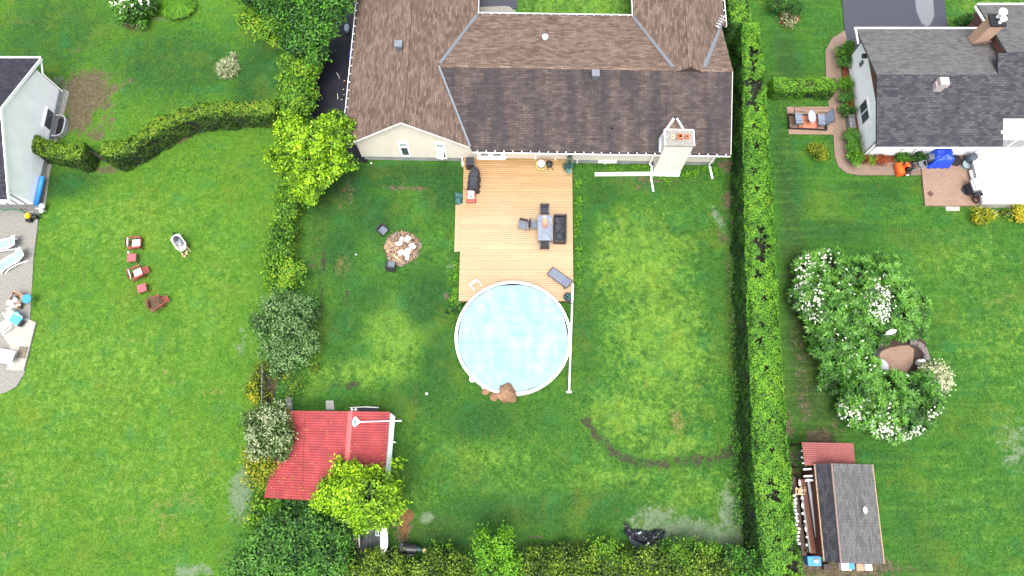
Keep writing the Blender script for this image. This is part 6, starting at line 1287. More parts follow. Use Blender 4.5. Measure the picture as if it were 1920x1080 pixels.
hedge('narrower upper stretch of cedar hedge past the step in its width', hrows([(43, 1372, 1411), (0, 1367, 1408), (-60, 1362, 1402)], 2.6), 1.2, 2.6, M['l_cedar'], leafL=.10, dens=420, base=.10, topt=.46)
hedge('short bright green clipped hedge between the lawn pieces beside the paver path', pw([(1440, 174), (1500, 174), (1553, 174)]), 1.05, 1.15, M['l_clip'], leafL=.09, dens=420, corew=.12, base=.15)
hedge('curving golden green hedge with orange tips across the left lawns', pw([(532, 228), (480, 228), (430, 230), (390, 234), (355, 243), (325, 257), (298, 275), (272, 295), (240, 305), (222, 300)]), 1.05, 1.9, M['l_cedar_w'], leafL=.14, dens=330, base=.08, topt=.40)
hedge('short stout end piece of golden green hedge touching the white house', pw([(182, 306), (150, 304), (115, 298), (88, 288)]), 1.15, 1.7, M['l_cedar_w'], leafL=.14, dens=330, base=.05, topt=.36)
def band(path, z, rx, ry, rz, step, jit=.25):
    """lobes strung along a photo path, heights and widths uneven"""
    out = []; P_ = [Vector((x, y, 0)) for x, y in path]
    for i in range(len(P_)-1):
        L_ = (P_[i+1]-P_[i]).length; k = max(1, int(L_/step))
        for j in range(k):
            q = P_[i].lerp(P_[i+1], j/k)
            for w_ in (-1, 1): out.append((q.x+w_*rx*13*random.uniform(.4, 1.1), q.y+random.uniform(-7, 7), z*random.uniform(.75, 1.15), rx*random.uniform(.75, 1.2), ry*random.uniform(.8, 1.2), rz*random.uniform(.8, 1.2)))
    return out
plant('hedge', 'loose leafy hedge between the upper left lawn and the wet driveway', 'hedge', band([(578, 75), (566, 120), (562, 165), (552, 222)], 1.7, .85, .8, .75, 20), 'l_mid', dens=26, per=10, L=.20, Wd=.11, base=.16, gap=.6)
plant('hedge', 'thin vine covered fence hedge below the lime tree', 'hedge', band([(548, 330), (543, 370), (534, 420), (526, 465), (522, 490)], 1.1, .58, .7, .6, 18), 'l_mid', dens=28, per=9, L=.18, Wd=.10, base=.08)
# ------------------------------------------------------------ trees and shrubs, left side
TR = dict(stem='trunk', fol='crown')
lime = [(556, 235, 3.5), (540, 222, 3.2), (528, 243, 3.1), (536, 262, 3.3), (612, 232, 3.4), (630, 224, 3.3), (645, 236, 3.3), (600, 243, 3.6), (622, 250, 3.5), (548, 252, 3.6), (572, 248, 3.7), (560, 275, 4.0), (585, 262, 4.2), (598, 282, 4.1), (618, 272, 3.7), (636, 268, 3.5), (648, 262, 3.2), (540, 285, 3.5), (522, 296, 3.0), (512, 292, 2.8), (535, 310, 3.2), (556, 305, 3.5), (578, 300, 3.7), (600, 310, 3.4), (622, 298, 3.4), (640, 292, 3.2), (648, 306, 3.0), (570, 325, 3.1), (590, 332, 3.0), (552, 335, 2.9), (612, 328, 3.0), (575, 350, 2.7), (596, 352, 2.6), (628, 316, 3.0), (560, 365, 2.4), (580, 372, 2.2)]
plant('tree', 'lime green tree with yellow shoots overhanging the corner of the driveway', 'tree', [(x, y, z, random.uniform(.42, .68), random.uniform(.38, .6), random.uniform(.3, .5)) for x, y, z in lime], 'l_maple', tr=.13, dens=24, per=12, L=.19, Wd=.11, spread=.13, base=.04, deep=.6, gap=1.1, gap_f=2.6, **TR)
plant('tree', 'large dark green tree overhanging the driveway at the top edge', 'tree', [(560, 30, 3.6, 1.6, 1.3, 1.2), (605, 20, 4.2, 1.5, 1.3, 1.2), (590, 62, 3.6, 1.2, 1.0, .9), (560, 85, 3.0, 1.1, .8, .8), (520, 5, 3.4, 1.4, 1.2, 1.0), (630, -10, 4.0, 1.3, 1.3, 1.0), (570, -40, 4.2, 2, 1.6, 1.3), (595, 100, 2.8, .7, .7, .6), (480, -10, 3.2, 1.2, 1.0, .9)], 'l_green', tr=.18, dens=15, per=12, L=.22, Wd=.12, spread=.2, base=.12, **TR)
plant('tree', 'small bright green sapling at the lawn side of the large dark tree', 'tree', [(525, 45, 3.0, .8, .7, .6), (500, 60, 2.6, .8, .6, .5), (465, 42, 2.2, .8, .5, .5), (520, 75, 2.3, .45, .35, .4), (480, 20, 2.4, .8, .5, .5)], 'l_mid', tr=.06, dens=15, per=11, L=.2, Wd=.11, spread=.17, base=.3, **TR)
plant('shrub', 'rounded bright green shrub above the silvery bush', 'shrub', [(515, 497, 1.5, .7, .6, .6), (545, 512, 1.6, .75, .7, .6), (525, 535, 1.3, .8, .6, .6), (510, 520, 1.2, .5, .5, .5)], 'l_mid', dens=28, per=9, L=.17, Wd=.09, base=.2)
plant('shrub', 'large silvery green bush halfway down the left boundary', 'shrub', [(518, 572, 1.3, .85, .8, .8), (556, 576, 1.5, .9, .85, .8), (497, 612, 1.1, .7, .8, .7), (540, 618, 1.9, 1.0, 1.0, .8), (580, 590, 1.2, .65, .8, .7), (515, 655, 1.3, .8, .8, .7), (553, 662, 1.4, .8, .9, .7), (577, 640, 1.2, .6, .8, .6), (480, 600, .9, .3, .4, .4), (530, 690, 1.0, .7, .5, .6)], 'l_silver', dens=22, per=10, L=.20, Wd=.07, base=.20, gap=1.0, gap_f=2.6)
plant('shrub', 'low yellow green shrub along the wire fence above the red shed', 'shrub', [(487, 700, .7, .45, .7, .5), (480, 730, .6, .4, .7, .5), (497, 745, .5, .4, .5, .4), (520, 700, .6, .5, .5, .4)], 'l_yellow', dens=26, per=8, L=.15, Wd=.08, base=-.1)
plant('shrub', 'white and cream flecked tall shrub leaning over the left end of the red shed', 'shrub', [(488, 792, 2.0, .85, .8, .8), (515, 780, 2.4, .8, .7, .7), (528, 812, 2.8, .8, .75, .6), (495, 828, 2.3, .9, .9, .8), (525, 842, 2.6, .6, .6, .5)], 'l_varieg', dens=26, per=10, L=.18, Wd=.09, base=.14)
plant('shrub', 'yellow green shrub at the lower left corner of the red shed', 'shrub', [(477, 858, 1.7, .6, .7, .6), (503, 868, 2.0, .7, .6, .6), (482, 892, 1.6, .7, .6, .6), (508, 890, 1.8, .45, .5, .4)], 'l_yellow', dens=28, per=9, L=.16, Wd=.08, base=-.12)
# wire fence by the shed
a, b = at(505, 690), at(504, 790); wf = thing('wire_fence', 'dark wire fence posts between the two left lots above the red shed', 'fence', a, math.atan2((b-a).y, (b-a).x)); Lf = (b-a).length
for i in range(3): MB().tube([(i*Lf/2, 0, 0), (i*Lf/2, 0, 1.3)], .03).build('post', M['grey_metal'], wf)
m = MB(); m.tube([(0, 0, 1.28), (Lf, 0, 1.28)], .022); m.tube([(0, 0, .1), (Lf, 0, .1)], .015)
for i in range(26): m.tube([(i*Lf/26, 0, .1), ((i+1)*Lf/26, 0, 1.28)], .006, 4); m.tube([((i+1)*Lf/26, 0, .1), (i*Lf/26, 0, 1.28)], .006, 4)
m.build('wire_mesh', M['grey_metal'], wf)
plant('tree', 'yellow green tree growing over the lower edge of the red shed roof', 'tree', [(640, 890, 3.2, .45, .5, .5), (668, 882, 3.4, .5, .5, .5), (705, 896, 3.6, .7, .6, .6), (733, 912, 3.3, .55, .6, .5), (620, 915, 3.0, .55, .6, .5), (655, 920, 3.9, 1.1, 1.0, .8), (700, 930, 4.3, 1.2, 1.1, .9), (735, 945, 3.3, .7, .7, .6), (610, 940, 2.8, .6, .5, .5), (655, 955, 3.4, .9, .7, .7), (695, 968, 3.3, .9, .6, .6), (675, 985, 2.8, .6, .4, .4), (727, 970, 2.9, .6, .5, .5), (640, 868, 2.9, .25, .25, .3), (745, 870, 2.7, .2, .25, .3)], 'l_maple', tr=.12, dens=19, per=13, L=.22, Wd=.09, spread=.16, base=.10, gap=1.05, gap_f=2.3, **TR)
DG = dict(dens=22, per=11, L=.26, Wd=.085, spread=.2, gap=.9)
plant('shrub', 'big dense dark green shrub filling the lower left corner below the red shed', 'shrub', [(530, 1000, 1.8, 1.2, 1.0, .9), (575, 985, 1.9, 1.1, .9, .9), (500, 1035, 1.7, 1.3, 1.1, .9), (555, 1035, 2.2, 1.3, 1.2, 1.0), (610, 1030, 2.0, 1.1, 1.1, .9), (480, 1075, 1.5, 1.2, 1.0, .9), (540, 1085, 2.0, 1.4, 1.2, 1.0), (610, 1085, 1.8, 1.3, 1.0, .9), (635, 1000, 1.6, .8, .8, .7), (455, 1060, 1.2, .5, .7, .5)], 'l_dark', base=.25, **DG)
plant('shrub', 'mid green shrub between the red shed and the large dark shrub', 'shrub', [(560, 945, 1.1, .7, .5, .6), (595, 955, 1.2, .8, .6, .6), (632, 965, 1.3, .8, .6, .6), (525, 950, .8, .5, .4, .5), (540, 965, 1.0, .6, .5, .5)], 'l_green', base=.05, **DG)
plant('shrub', 'small light green bush at the far left below the shed corner', 'shrub', [(483, 955, 1.1, .4, .6, .5), (478, 975, .9, .35, .5, .4), (508, 958, 1.0, .4, .5, .4)], 'l_mid', base=.25, dens=28, per=8, L=.2, Wd=.11)
fl = px_lobes([(548, 985, 1.6, .6, .5, .5), (545, 1002, 1.5, .4, .3, .4)]); r_ = thing('flowering_shrub', 'small patch of white blossom in front of the large dark shrub', 'shrub', (fl[0][0], fl[0][1], 0)); ll = to_local(fl, r_.location); crown('foliage', ll, M['l_mid'], r_, dens=26, per=7, L=.18, Wd=.08); flowers(ll, [(0, 0, .55, 70), (ll[1][0], ll[1][1], .4, 26)], M['flower'], r_, .16); trunk_part('stem', r_, ll, 1.5, .04)
# bottom hedge row
def row(label, spec, mat, kind='hedge', cat='hedge', **kw):
    k_ = dict(dens=26, per=10, L=.16, Wd=.08, spread=.17, base=.05, gap=1.0); k_.update(kw); return plant(kind, label, cat, spec, mat, tr=.05, **k_)
def lobrow(x0, x1, ys, z=1.3, step=24):
    out = []; x = x0
    while x < x1:
        for y_ in ys: out.append((x+random.uniform(-8, 8), y_+random.uniform(-13, 11), z+random.uniform(-.35, .35), random.uniform(.6, .8), random.uniform(.55, .75), random.uniform(.5, .65)))
        x += step
    return out
row('untrimmed hedge along the bottom edge between the big shrub and the bright sapling', lobrow(660, 890, (1070, 1098)), 'l_bush')
row('untrimmed hedge along the bottom edge right of the bright sapling', lobrow(985, 1190, (1052, 1082)), 'l_bush', gap=.9)
row('untrimmed hedge along the bottom edge below the black tarp', lobrow(1200, 1440, (1060, 1090)), 'l_bush', L=.17)
row('low leafy shrub in the bottom row left of the sapling, beside the black barrel grill', lobrow(812, 850, (1050,), .8), 'l_mid', 'shrub', 'shrub', base=.15)
row('bright green upright sapling standing in the bottom hedge', [(912, 1030, 2.0, .55, .6, .8), (944, 1022, 2.3, .45, .5, .9), (925, 1060, 1.8, .8, .7, .7), (955, 1062, 1.6, .6, .6, .6), (905, 1005, 1.8, .3, .35, .5), (948, 1000, 2.0, .25, .3, .5)], 'l_clip', 'tree', 'tree', stem='trunk', fol='crown', base=.25, L=.17, Wd=.08)
row('leafy green shrub left of the black tarp', [(1125, 1030, 1.0, .7, .5, .6), (1150, 1042, 1.2, .7, .6, .6), (1105, 1045, 1.0, .5, .5, .5)], 'l_mid', 'shrub', 'shrub', base=.2)
row('rounded green shrub at the lower right of the black tarp', [(1258, 1035, 1.2, .7, .55, .6), (1290, 1030, 1.2, .8, .5, .6), (1325, 1035, 1.2, .7, .5, .6), (1280, 1055, 1.3, .9, .6, .6)], 'l_mid', 'shrub', 'shrub', base=.12)
row('mid green shrub in the bottom right corner against the cedar hedge', [(1375, 1050, 1.2, .7, .6, .6), (1405, 1045, 1.4, .7, .7, .7), (1435, 1062, 1.5, .8, .8, .8), (1400, 1080, 1.3, .9, .8, .7), (1455, 1085, 1.5, .7, .7, .7)], 'l_green', 'shrub', 'shrub', base=.2, L=.18)
# ------------------------------------------------------------ junk at the lower left
def bar(nm, label, cat, q0, q1, z0, z1, r, mat, flat=None):
    u, v_ = at(*q0, z0), at(*q1, z1); m = MB()
    if flat: m.box((v_-u)/2, ((v_-u).length, flat, .06), rz=math.atan2((v_-u).y, (v_-u).x), ry=-math.asin((z1-z0)/max(.01, (v_-u).length)))
    else: m.tube([(0, 0, 0), v_-u], r, 8)
    return tag(m.build(nm, M[mat], None, u), label, cat)
bar('rail', 'white rail poking out left of the large dark shrub', 'rail', (483, 993), (511, 994), 1.3, 1.3, .05, 'white')
bar('rail', 'upper short white rail among the leaves left of the blossom patch', 'rail', (485, 971), (497, 972), 1.1, 1.1, .045, 'white')
bar('pole', 'thin white upright pole left of the white frame', 'pole', (663, 1001), (664, 1014), 1.3, .4, .035, 'white'); bar('pole', 'grey white upright pole nearer the white frame', 'pole', (673, 999), (674, 1025), 1.6, .3, .045, 'offwhite')
bar('pole', 'thin weathered pole between the two white uprights', 'pole', (669, 1000), (669, 1026), 1.3, .2, .035, 'wood')
p0, p1 = at(719, 990, 1.5), at(718, 1046, 1.0); wfm = thing('white_frame', 'narrow white board frame standing beside the dark pond tarpaulin', 'frame', p0)
d = p1-p0; m = MB(); K = 8; vs = []
for i in range(K+1):
    q = d*(i/K); w = .16 + .05*math.sin(math.pi*i/K) - (.1*i/K if i > 5 else 0); x_ = .05*math.sin(math.pi*i/K); vs += [(q.x-w+x_, q.y, q.z), (q.x+w+x_, q.y, q.z)]
m.add(vs, [(2*i, 2*i+2, 2*i+3, 2*i+1) for i in range(K)]); x = m.build('board', M['white'], wfm); x.modifiers.new('s', 'SOLIDIFY').thickness = .05
m = MB(); m.tube([(-.5, .12, .0), (-.2, .10, .05), (.1, .08, .0)], .05); m.build('top_rail', M['offwhite'], wfm)
m = MB()
for x_ in (-.42, -.28): m.tube([(x_, -.05, .0), (x_, -.4, -.05)], .025)
m.tube([(-.42, -.05, 0), (-.1, -.05, 0)], .025); m.tube([(-.42, -.4, -.05), (-.1, -.4, -.05)], .025); m.build('bracket', M['silver'], wfm); MB().tube([(0, -.1, -.05), (0, -.1, -1.5)], .05).build('post', M['white'], wfm)
p = at(697, 1025, .1); m = MB(); K = 14; vs = []; fs = []
for i in range(K+1):
    for j in range(K+1):
        u, v_ = i/K*2-1, j/K*2-1; vs.append((u*.85+.05*math.sin(v_*6), v_*1.15+.05*math.sin(u*5), .12+.07*math.sin(u*7+v_*3)*math.cos(v_*6)+.03*random.random()))
for i in range(K):
    for j in range(K): a = i*(K+1)+j; fs.append((a, a+K+1, a+K+2, a+1))
m.add(vs, fs); tag(m.build('tarpaulin', plain('dusty_dark_tarp', (.035, .045, .045), .6, .4, 3, .4), None, (p.x, p.y, 0), smooth=False), 'dusty dark tarpaulin spread on the ground left of the white frame', 'tarpaulin')
p = at(731, 1041, .5); m = MB(); m.lathe([(.28, 0), (.36, .5), (.34, .52), (.001, .3)], n=18); m.blob((.45, .12, .25), (.5, .4, .4), .15, 10, 6, 2); tag(m.build('plant_pots', M['black'], None, (p.x, p.y, 0)), 'black plant tubs at the foot of the white frame', 'pots')
p = at(772, 1029, .75); sm = thing('barrel_grill', 'black barrel shaped grill with a round tan knob at its right end', 'grill', (p.x-.05, p.y, 0), R(-4))
MB().tube([(-.5, 0, .72), (.32, 0, .72)], .27, 20).build('barrel', M['black'], sm); m = MB(); m.box((-.5, 0, .8), (.18, .62, .55)); m.build('firebox', M['charcoal'], sm, bevel=.03); MB().tube([(.32, 0, .72), (.62, -.03, .76)], .16, 14, .11).build('neck', plain('dark_teal_metal', (.02, .05, .045), .5), sm); m = MB(); m.blob((.78, -.04, .78), (.26, .26, .26), .02, 14, 9, 1); m.build('knob', M['wood_pale'], sm, smooth=True)
for x in (-.45, .25):
    for y in (-.2, .2): MB().tube([(x, y, .6), (x*1.1, y*1.4, 0)], .025).build('leg', M['black'], sm)
m = MB(); m.tube([(-.3, -.34, .72), (.15, -.34, .72)], .015); m.build('handle', M['silver'], sm)
# black tarp heap
out = [(1168, 973), (1176, 983), (1184, 991), (1196, 992), (1210, 993), (1224, 992.5), (1234, 991), (1248, 994.5), (1246, 1005), (1240, 1014), (1232, 1023), (1220, 1029), (1209, 1031), (1197, 1026), (1186, 1018), (1176, 1010), (1168, 1000), (1169, 988)]
cx, cy = W2(1208, 1008); PL = [(q[0]-cx, q[1]-cy) for q in poly(out)]; m = MB(); vs = []; fs = []; ids = {}; st = .075
for i in range(-28, 29):
    for j in range(-22, 23):
        x, y = i*st, j*st
        if inpoly(np.array([x]), np.array([y]), PL)[0]:
            dmin = min(math.hypot(x-a_, y-b_) for a_, b_ in PL); z = .10 + .28*math.exp(-((x/1.1)**2+((y+.15)/.5)**2)) + .16*math.exp(-((x+1.15)/.25)**2) + .16*math.exp(-((x-1.05)/.3)**2) + .07*math.sin(x*6+y*9)*math.sin(y*7-x*3) + .05*math.sin(x*17+y*5) + random.uniform(-.03, .03); z *= min(1, dmin/.2+.3)
            ids[(i, j)] = len(vs); vs.append((x+random.uniform(-.015, .015), y+random.uniform(-.015, .015), max(.02, z)))
for (i, j), a in ids.items():
    q = [ids.get(k_) for k_ in ((i, j), (i+1, j), (i+1, j+1), (i, j+1))]
    if None not in q: fs.append(tuple(q))
    elif q[0] is not None and q[1] is not None and q[3] is not None: fs.append((q[0], q[1], q[3]))
m.add(vs, fs); tag(m.build('tarp', M['tarp_black'], None, (cx, cy, 0)), 'crumpled black plastic tarp heap at the bottom of the lawn', 'tarp')
m = MB(); vs = [(-.95, .02, .3), (-.5, -.2, .47), (.3, -.42, .45), (1.0, -.35, .3), (.3, -.72, .34), (-.35, -.68, .33), (-.8, -.35, .3)]; m.add(vs, [(0, 6, 1), (1, 6, 5), (1, 5, 2), (2, 5, 4), (2, 4, 3)]); tag(m.build('tarp_sheet', plain('slate_tarp', (.035, .045, .075), .4, .4, 5, .3), None, (cx, cy, 0)), 'slate blue grey fold of sheet lying on the black tarp heap', 'sheet')
for (dx, dy, sx, sy, mt, lb) in ((-.35, .28, .22, .09, 'glass_l', 'pale green scrap on the black tarp heap'), (.12, -.28, .13, .10, 'white', 'white scrap on the middle of the black tarp heap'), (.55, -.5, .12, .06, 'white', 'white scrap at the lower right of the black tarp heap')): tag(MB().box((0, 0, 0), (sx, sy, .04), rz=.4, rx=.2).build('litter', M[mt], None, (cx+dx, cy+dy, .5)), lb, 'litter')
# ------------------------------------------------------------ shrubs of the upper left and right gardens
plant('hydrangea', 'white headed hydrangea bush at the top edge of the left lawn', 'shrub', [(228, 8, 1.0, .7, .6, .6), (255, 15, 1.1, .8, .7, .6), (240, 32, .9, .7, .6, .5), (275, 10, 1.0, .7, .6, .5), (250, -20, 1.2, 1.2, .8, .7), (262, 38, .6, .5, .4, .4)], 'l_dog', dens=26, per=9, L=.18, Wd=.11, base=.1,
      flow=[(222, 3, .7, 7), (212, 12, .4, 4), (240, 8, .8, 8), (225, 22, .6, 5), (245, 22, .5, 4), (262, 6, .6, 4), (282, 14, .3, 3), (235, -5, 1, 9), (253, 46, .2, 2), (270, -6, .8, 6)], fsize=.17)
# ornamental grass
p = at(330, 8, .4); gr = thing('ornamental_grass', 'broad mound of arching ornamental grass beside the hydrangea', 'ornamental grass', (p.x, p.y, 0))
n = 5200; a_ = rng.uniform(0, 6.28, n); r = np.sqrt(rng.random(n)); cx_ = r*np.cos(a_)*1.3; cy_ = r*np.sin(a_)*1.05
zz_ = .75*np.sqrt(np.maximum(0, 1-r**2*.85)); Pn = np.stack([cx_, cy_, zz_*rng.uniform(.75, 1.05, n)+.05], 1); Td = np.stack([np.cos(a_)*(.3+r), np.sin(a_)*(.3+r), -.2-r*.7], 1) + rng.normal(size=(n, 3))*.22; Nn = np.stack([np.cos(a_)*r*.6, np.sin(a_)*r*.6, np.ones(n)], 1)+rng.normal(size=(n, 3))*.3
leaf_obj('blades', Pn, Nn, rng.uniform(.3, .6, n), .035, M['l_clip'], gr, rng.normal(.45, .28, n), Td); MB().lathe([(1.25, 0), (1.0, .35), (.4, .55), (.001, .6)], n=20, sy=.82).build('crown', M['core'], gr)
p = at(355, 8); MB
def burst(kind, label, px, py, h, r_, mat, n=700, L=.3, Wd=.03, cat='shrub', base=.5):
    p = at(px, py, h*.6); t_ = thing(kind, label, cat, (p.x, p.y, 0)); d = unit(rng.normal(size=(n, 3))); d[:, 2] = np.abs(d[:, 2])*.9+.05; d = unit(d); q = rng.uniform(.35, 1., n)[:, None]; P = d*q*np.array([r_, r_, h]); leaf_obj('foliage', P, np.cross(d, rng.normal(size=(n, 3)))+[0, 0, .8], L*rng.uniform(.6, 1.3, n), Wd, M[mat], t_, rng.normal(base, .25, n), d+[0, 0, .1]); MB().blob((0, 0, h*.2), (r_, r_, h*.5), .1, 10, 6, 1).build('stem', M['core'], t_); return t_
burst('shrub', 'cream white feathery shrub alone on the upper left lawn', 424, 123, .85, .85, 'l_pale', 1500, .34, .045)
burst('shrub', 'small sprig of cream shrub just above the feathery cream shrub', 436, 102, .7, .3, 'l_pale', 120, .3, .04)
plant('shrub', 'yellow green globe shrub alone on the lawn below the swing', 'shrub', [(1534, 281, .5, .48, .48, .45), (1540, 290, .35, .3, .3, .3)], 'l_yellow', dens=70, per=8, L=.13, Wd=.06, base=-.05)
plant('shrub', 'yellow shrub below the brick patio', 'shrub', [(1836, 403, .5, .45, .4, .4), (1848, 405, .5, .4, .4, .35), (1840, 412, .35, .4, .3, .3)], 'l_yellow', dens=60, per=8, L=.14, Wd=.06, base=.15)
plant('shrub', 'brighter yellow shrub cut by the right edge', 'shrub', [(1914, 396, .5, .5, .45, .45), (1925, 402, .5, .5, .45, .4)], 'l_yellow', dens=60, per=8, L=.14, Wd=.06, base=.35)
plant('shrub', 'tiny yellow green seedling between the two yellow shrubs', 'shrub', [(1882, 400, .2, .25, .2, .2)], 'l_yellow', dens=60, per=7, L=.14, Wd=.06, base=.0); plant('shrub', 'tiny pale plant right of the yellow shrub below the patio', 'shrub', [(1864, 397, .2, .16, .15, .15)], 'l_pale', dens=60, per=7, L=.12, Wd=.05); plant('shrub', 'tiny pale plant left of the brighter yellow shrub', 'shrub', [(1898, 398, .2, .15, .14, .15)], 'l_pale', dens=60, per=7, L=.12, Wd=.05)
WS = [('rounded box shrub at the upper corner of the white wall', [(1580, 97, .7, .55, .45, .5), (1590, 88, .7, .4, .35, .45)], 'l_clip', 0), ('dark shrub below the corner box shrub', [(1585, 115, .6, .45, .45, .45)], 'l_low', .25), ('rounded bright shrub at the middle of the white wall', [(1586, 158, .6, .55, .42, .45)], 'l_clip', .0), ('dark shrub just below the middle bright shrub', [(1587, 181, .6, .48, .45, .45)], 'l_low', .25),
      ('small dark shrub nearest the paver path above the stone trough', [(1581, 201, .4, .3, .28, .3)], 'l_low', .3), ('dark shrub against the wall above the stone trough', [(1591, 210, .5, .48, .38, .4)], 'l_low', .2), ('fluffy green shrub just below the stone trough', [(1597, 255, .6, .5, .42, .45)], 'l_dog', .1), ('second fluffy shrub below the stone trough', [(1602, 275, .6, .48, .42, .45)], 'l_low', .3), ('round bright shrub at the lower corner of the white wall', [(1603, 296, .6, .52, .45, .45)], 'l_clip', -.05),
      ('orange leaved low shrub nearest the house corner', [(1619, 300, .3, .3, .26, .25)], 'rd', 0), ('small pale green plant between the two orange shrubs', [(1635, 300, .3, .3, .25, .25)], 'l_mid', .2), ('wide orange leaved low shrub under the white wall', [(1650, 300, .3, .42, .3, .28)], 'rd', 0), ('dark green shrub left of the snow blower', [(1694, 296, .4, .45, .35, .35)], 'l_low', .2), ('dark green shrub behind the snow blower', [(1722, 296, .5, .5, .35, .4)], 'l_green', .0)]
M['rd'] = leafmat('orange_red_leaves', (.10, .02, .006), (.30, .055, .012), (.50, .12, .03))
for lb, sp, mt, bs in WS: plant('shrub', lb, 'shrub', sp, mt, 'foundation shrubs along the white house', dens=75, per=8, L=.11, Wd=.055, spread=.1, base=.12+bs)
plant('shrub', 'dark conifer shrub at the top edge right of the cedar hedge', 'shrub', [(1462, 5, .9, .9, .7, .7), (1480, 12, .9, .7, .6, .6), (1495, 18, .8, .5, .5, .5), (1470, -18, .9, 1.0, .8, .7)], 'l_low', dens=45, per=9, L=.12, Wd=.04, base=.2)
plant('shrub', 'pale lime rounded plant in the small mulch bed', 'shrub', [(1479, 36, .35, .42, .42, .35)], 'l_pale', dens=80, per=8, L=.14, Wd=.07, base=.1)
plant('shrub', 'low shrub at the corner of the driveway behind the raised roof', 'shrub', [(1806, 44, .7, .6, .4, .5), (1818, 38, .7, .5, .4, .5)], 'l_low', dens=50, per=8, L=.14, Wd=.06, base=.2)
# ------------------------------------------------------------ flowering shrubs of the right garden
RS = dict(dens=15, per=8, L=.31, Wd=.10, mode='rosette', base=.16, up=.9)
plant('flowering_shrub', 'large flowering shrub with white blooms on its left side, uppermost of the ring', 'shrub', [(1520, 510, 1.2, 1.1, 1.2, .9), (1550, 500, 1.6, 1.2, 1.1, .9), (1515, 560, 1.2, 1.1, 1.2, .9), (1560, 560, 2.0, 1.4, 1.4, 1.0), (1600, 520, 1.8, 1.3, 1.2, 1.0), (1595, 585, 1.9, 1.2, 1.2, .9), (1545, 605, 1.3, 1.1, .9, .8)], 'l_dog',
      flow=[(1500, 500, .9, 60), (1490, 530, .8, 70), (1497, 560, .8, 70), (1515, 483, .8, 40), (1540, 475, .7, 26), (1505, 585, .8, 50), (1520, 600, .7, 26), (1530, 520, 1.4, 16), (1560, 545, 1.6, 10), (1493, 548, 1.0, 36)], fsize=.085, tr=.08, **RS)
plant('flowering_shrub', 'large leafy shrub with a central white bloom patch, upper right of the ring', 'shrub', [(1645, 520, 1.7, 1.3, 1.1, 1.0), (1680, 545, 1.6, 1.2, 1.2, 1.0), (1710, 580, 1.2, 1.0, 1.2, .9), (1640, 575, 2.0, 1.3, 1.3, 1.0), (1685, 600, 1.4, 1.2, 1.1, .9), (1640, 620, 1.4, 1.0, .8, .8), (1650, 495, 1.2, 1.0, .7, .7), (1715, 620, 1.0, .8, .6, .7)], 'l_dog',
      flow=[(1620, 600, .8, 60), (1613, 560, .8, 34), (1636, 565, .8, 30), (1610, 590, .7, 36), (1630, 550, .8, 20), (1625, 585, .7, 28)], fsize=.08, tr=.08, **RS)
plant('flowering_shrub', 'leafy shrub with few blooms on the left of the seat nook', 'shrub', [(1555, 640, 1.4, 1.1, 1.1, .9), (1598, 635, 1.6, 1.1, 1.0, .9), (1580, 680, 1.4, 1.2, 1.1, .9), (1617, 690, 1.5, .9, 1.0, .8), (1568, 715, 1.0, .9, .8, .8), (1615, 655, 1.4, .7, .8, .8)], 'l_dog', flow=[(1580, 645, 1.2, 10), (1600, 705, 1.2, 10)], fsize=.08, tr=.08, **RS)
plant('flowering_shrub', 'large shrub with white blooms along its lower edge, lowest of the ring', 'shrub', [(1615, 740, 1.4, 1.2, 1.1, .9), (1660, 735, 1.7, 1.2, 1.2, .9), (1600, 775, 1.1, 1.0, .9, .8), (1650, 785, 1.5, 1.3, 1.1, .9), (1700, 735, 1.6, 1.2, 1.1, .9), (1705, 785, 1.3, 1.2, 1.0, .8), (1740, 755, 1.2, .9, .9, .8), (1680, 808, .9, 1.0, .6, .6), (1735, 720, 1.2, .7, .7, .7)], 'l_dog',
      flow=[(1572, 762, .5, 22), (1582, 782, .6, 36), (1597, 795, .6, 36), (1615, 808, .7, 40), (1640, 818, .8, 42), (1665, 825, .8, 46), (1695, 824, .8, 44), (1715, 818, .5, 30), (1745, 785, .6, 34), (1735, 795, .5, 20), (1605, 770, .9, 20), (1640, 805, 1.0, 30), (1650, 700, .9, 6)], fsize=.085, tr=.08, **RS)
plant('hydrangea', 'cream hydrangea at the right end of the flowering ring', 'shrub', [(1748, 696, 1.1, .65, .6, .55), (1756, 716, 1.0, .6, .7, .5), (1765, 708, .8, .4, .5, .4), (1750, 730, .7, .4, .4, .4)], 'l_pale', dens=60, per=9, L=.14, Wd=.09, base=.3)
# weeds along the deck and the pool
def weeds(label, pts, mat, h=.25, n=160, L=.12, r=.3):
    P = []
    for (px, py) in pts:
        c_ = at(px, py); P.append(np.array([c_.x, c_.y, 0]) + rng.normal(size=(n, 3))*[r*.5, r*.5, 0] + np.stack([0*np.arange(n), 0*np.arange(n), rng.uniform(.02, h, n)], 1))
    P = np.vstack(P); o_ = leaf_obj('weeds', P, rng.normal(size=P.shape)*.5+[0, 0, 1], L*rng.uniform(.6, 1.3, len(P)), L*.5, M[mat], None); tag(o_, label, 'weeds', None, 'stuff'); return o_
weeds('weedy plants along the right edge of the deck', [(1082, 345), (1084, 380), (1083, 408), (1081, 420), (1083, 470), (1084, 500), (1082, 530), (1080, 440)], 'l_clip', .3, 110)
weeds('weedy growth at the deck corner and left pool edge', [(856, 545), (860, 568), (846, 590), (850, 560), (858, 400), (857, 500), (853, 520)], 'l_clip', .25, 110)
weeds('tall weeds round the chimney foot', [(1285, 330), (1300, 326), (1320, 318), (1340, 322), (1210, 316), (1250, 340), (1150, 316), (1190, 315)], 'l_clip', .25, 110)
weeds('scruffy undergrowth on the house side of the cedar hedge', [(1384, y_) for y_ in range(300, 1000, 26)] + [(1402, y_) for y_ in range(600, 1010, 40)], 'l_green', .45, 130, .14, .5)
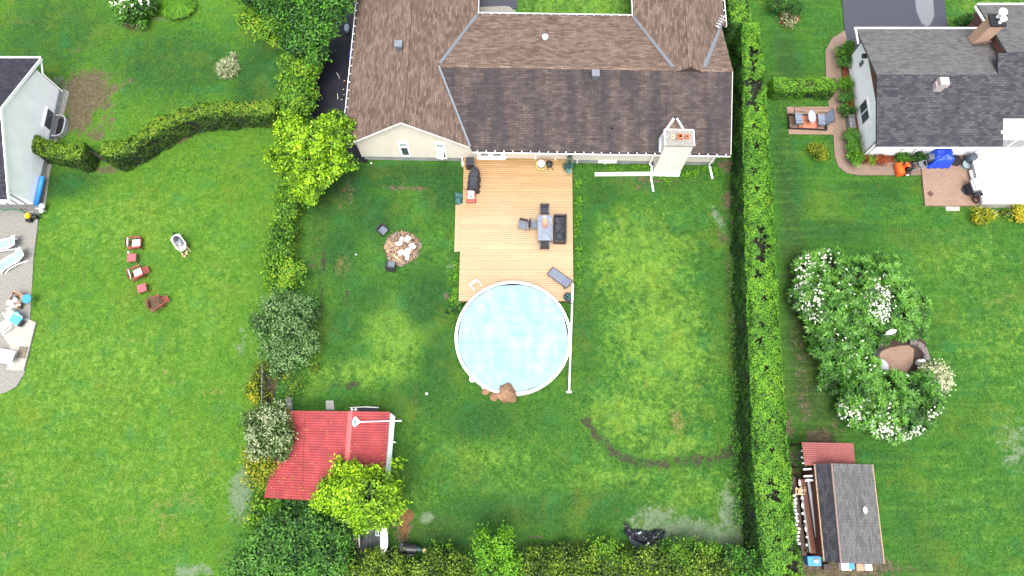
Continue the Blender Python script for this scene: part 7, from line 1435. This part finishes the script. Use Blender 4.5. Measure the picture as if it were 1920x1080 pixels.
weeds('scrub at the foot of the left boundary', [(575, 350), (560, 400), (556, 440), (548, 480), (590, 690), (560, 720), (545, 735), (610, 330), (470, 735), (476, 905), (640, 310)], 'l_bush', .3, 130, .13, .5)
# ------------------------------------------------------------ grass blades over the lawns
n = 420000; xs = rng.uniform(-38, 38, n); ys = rng.uniform(-6, 37, n)
ok = np.abs(xs) < 30.5 + (ys+4.5)*.24
for pl in HARD: ok &= ~inpoly(xs, ys, pl)
for pl in (poly([(866, 262), (1380, 262), (1380, 300), (1380, 312), (684, 302), (684, 262)]),): pass
ok &= ~((xs > -10.3) & (xs < 14) & (ys > 21.3) & (ys < 30)); ok &= ~((xs > -3.4) & (xs < 4.05) & (ys > 11.6) & (ys < 21.5)); ok &= np.hypot(xs-PC.x, ys-PC.y) > PR
ok &= ~((xs > 23.8) & (ys > 22) & (ys < 29.5)); ok &= ~((xs < -31.5) & (ys > 18.3) & (ys < 27)); ok &= np.hypot(xs+fp.location.x*-1, ys-fp.location.y) > 1.12
ii = np.clip(np.searchsorted(gx, xs), 0, nx_-1); jj = np.clip(np.searchsorted(gy, ys), 0, ny_-1); k_ = jj*nx_+ii
bare = np.maximum.reduce([CH['dirt'][k_], CH['mud'][k_]*.8, CH['pale'][k_]*.8, CH['mulch'][k_]]); ok &= rng.random(n) > bare*1.05
xs, ys, k_ = xs[ok], ys[ok], k_[ok]; n = len(xs)
ok2 = rng.random(n) > CH['olive_shade'][k_]*.75; xs, ys, k_, hh_ = xs[ok2], ys[ok2], k_[ok2], None; n = len(xs)
wob = np.sin(xs*1.1+np.sin(ys*.7)*2)*np.sin(ys*.9+np.sin(xs*.6)*2)*.10 + np.sin(xs*4.3+ys*2)*np.sin(ys*3.7)*.07
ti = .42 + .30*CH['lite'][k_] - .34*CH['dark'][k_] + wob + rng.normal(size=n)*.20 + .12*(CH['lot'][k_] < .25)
hh = rng.uniform(.01, .05, n)
gb = leaf_obj('grass', np.stack([xs, ys, hh-.02], 1), rng.normal(size=(n, 3))*.45+[0, 0, 1], rng.uniform(.05, .12, n), .032, M['grassblade'], None, ti); tag(gb, kind='stuff')
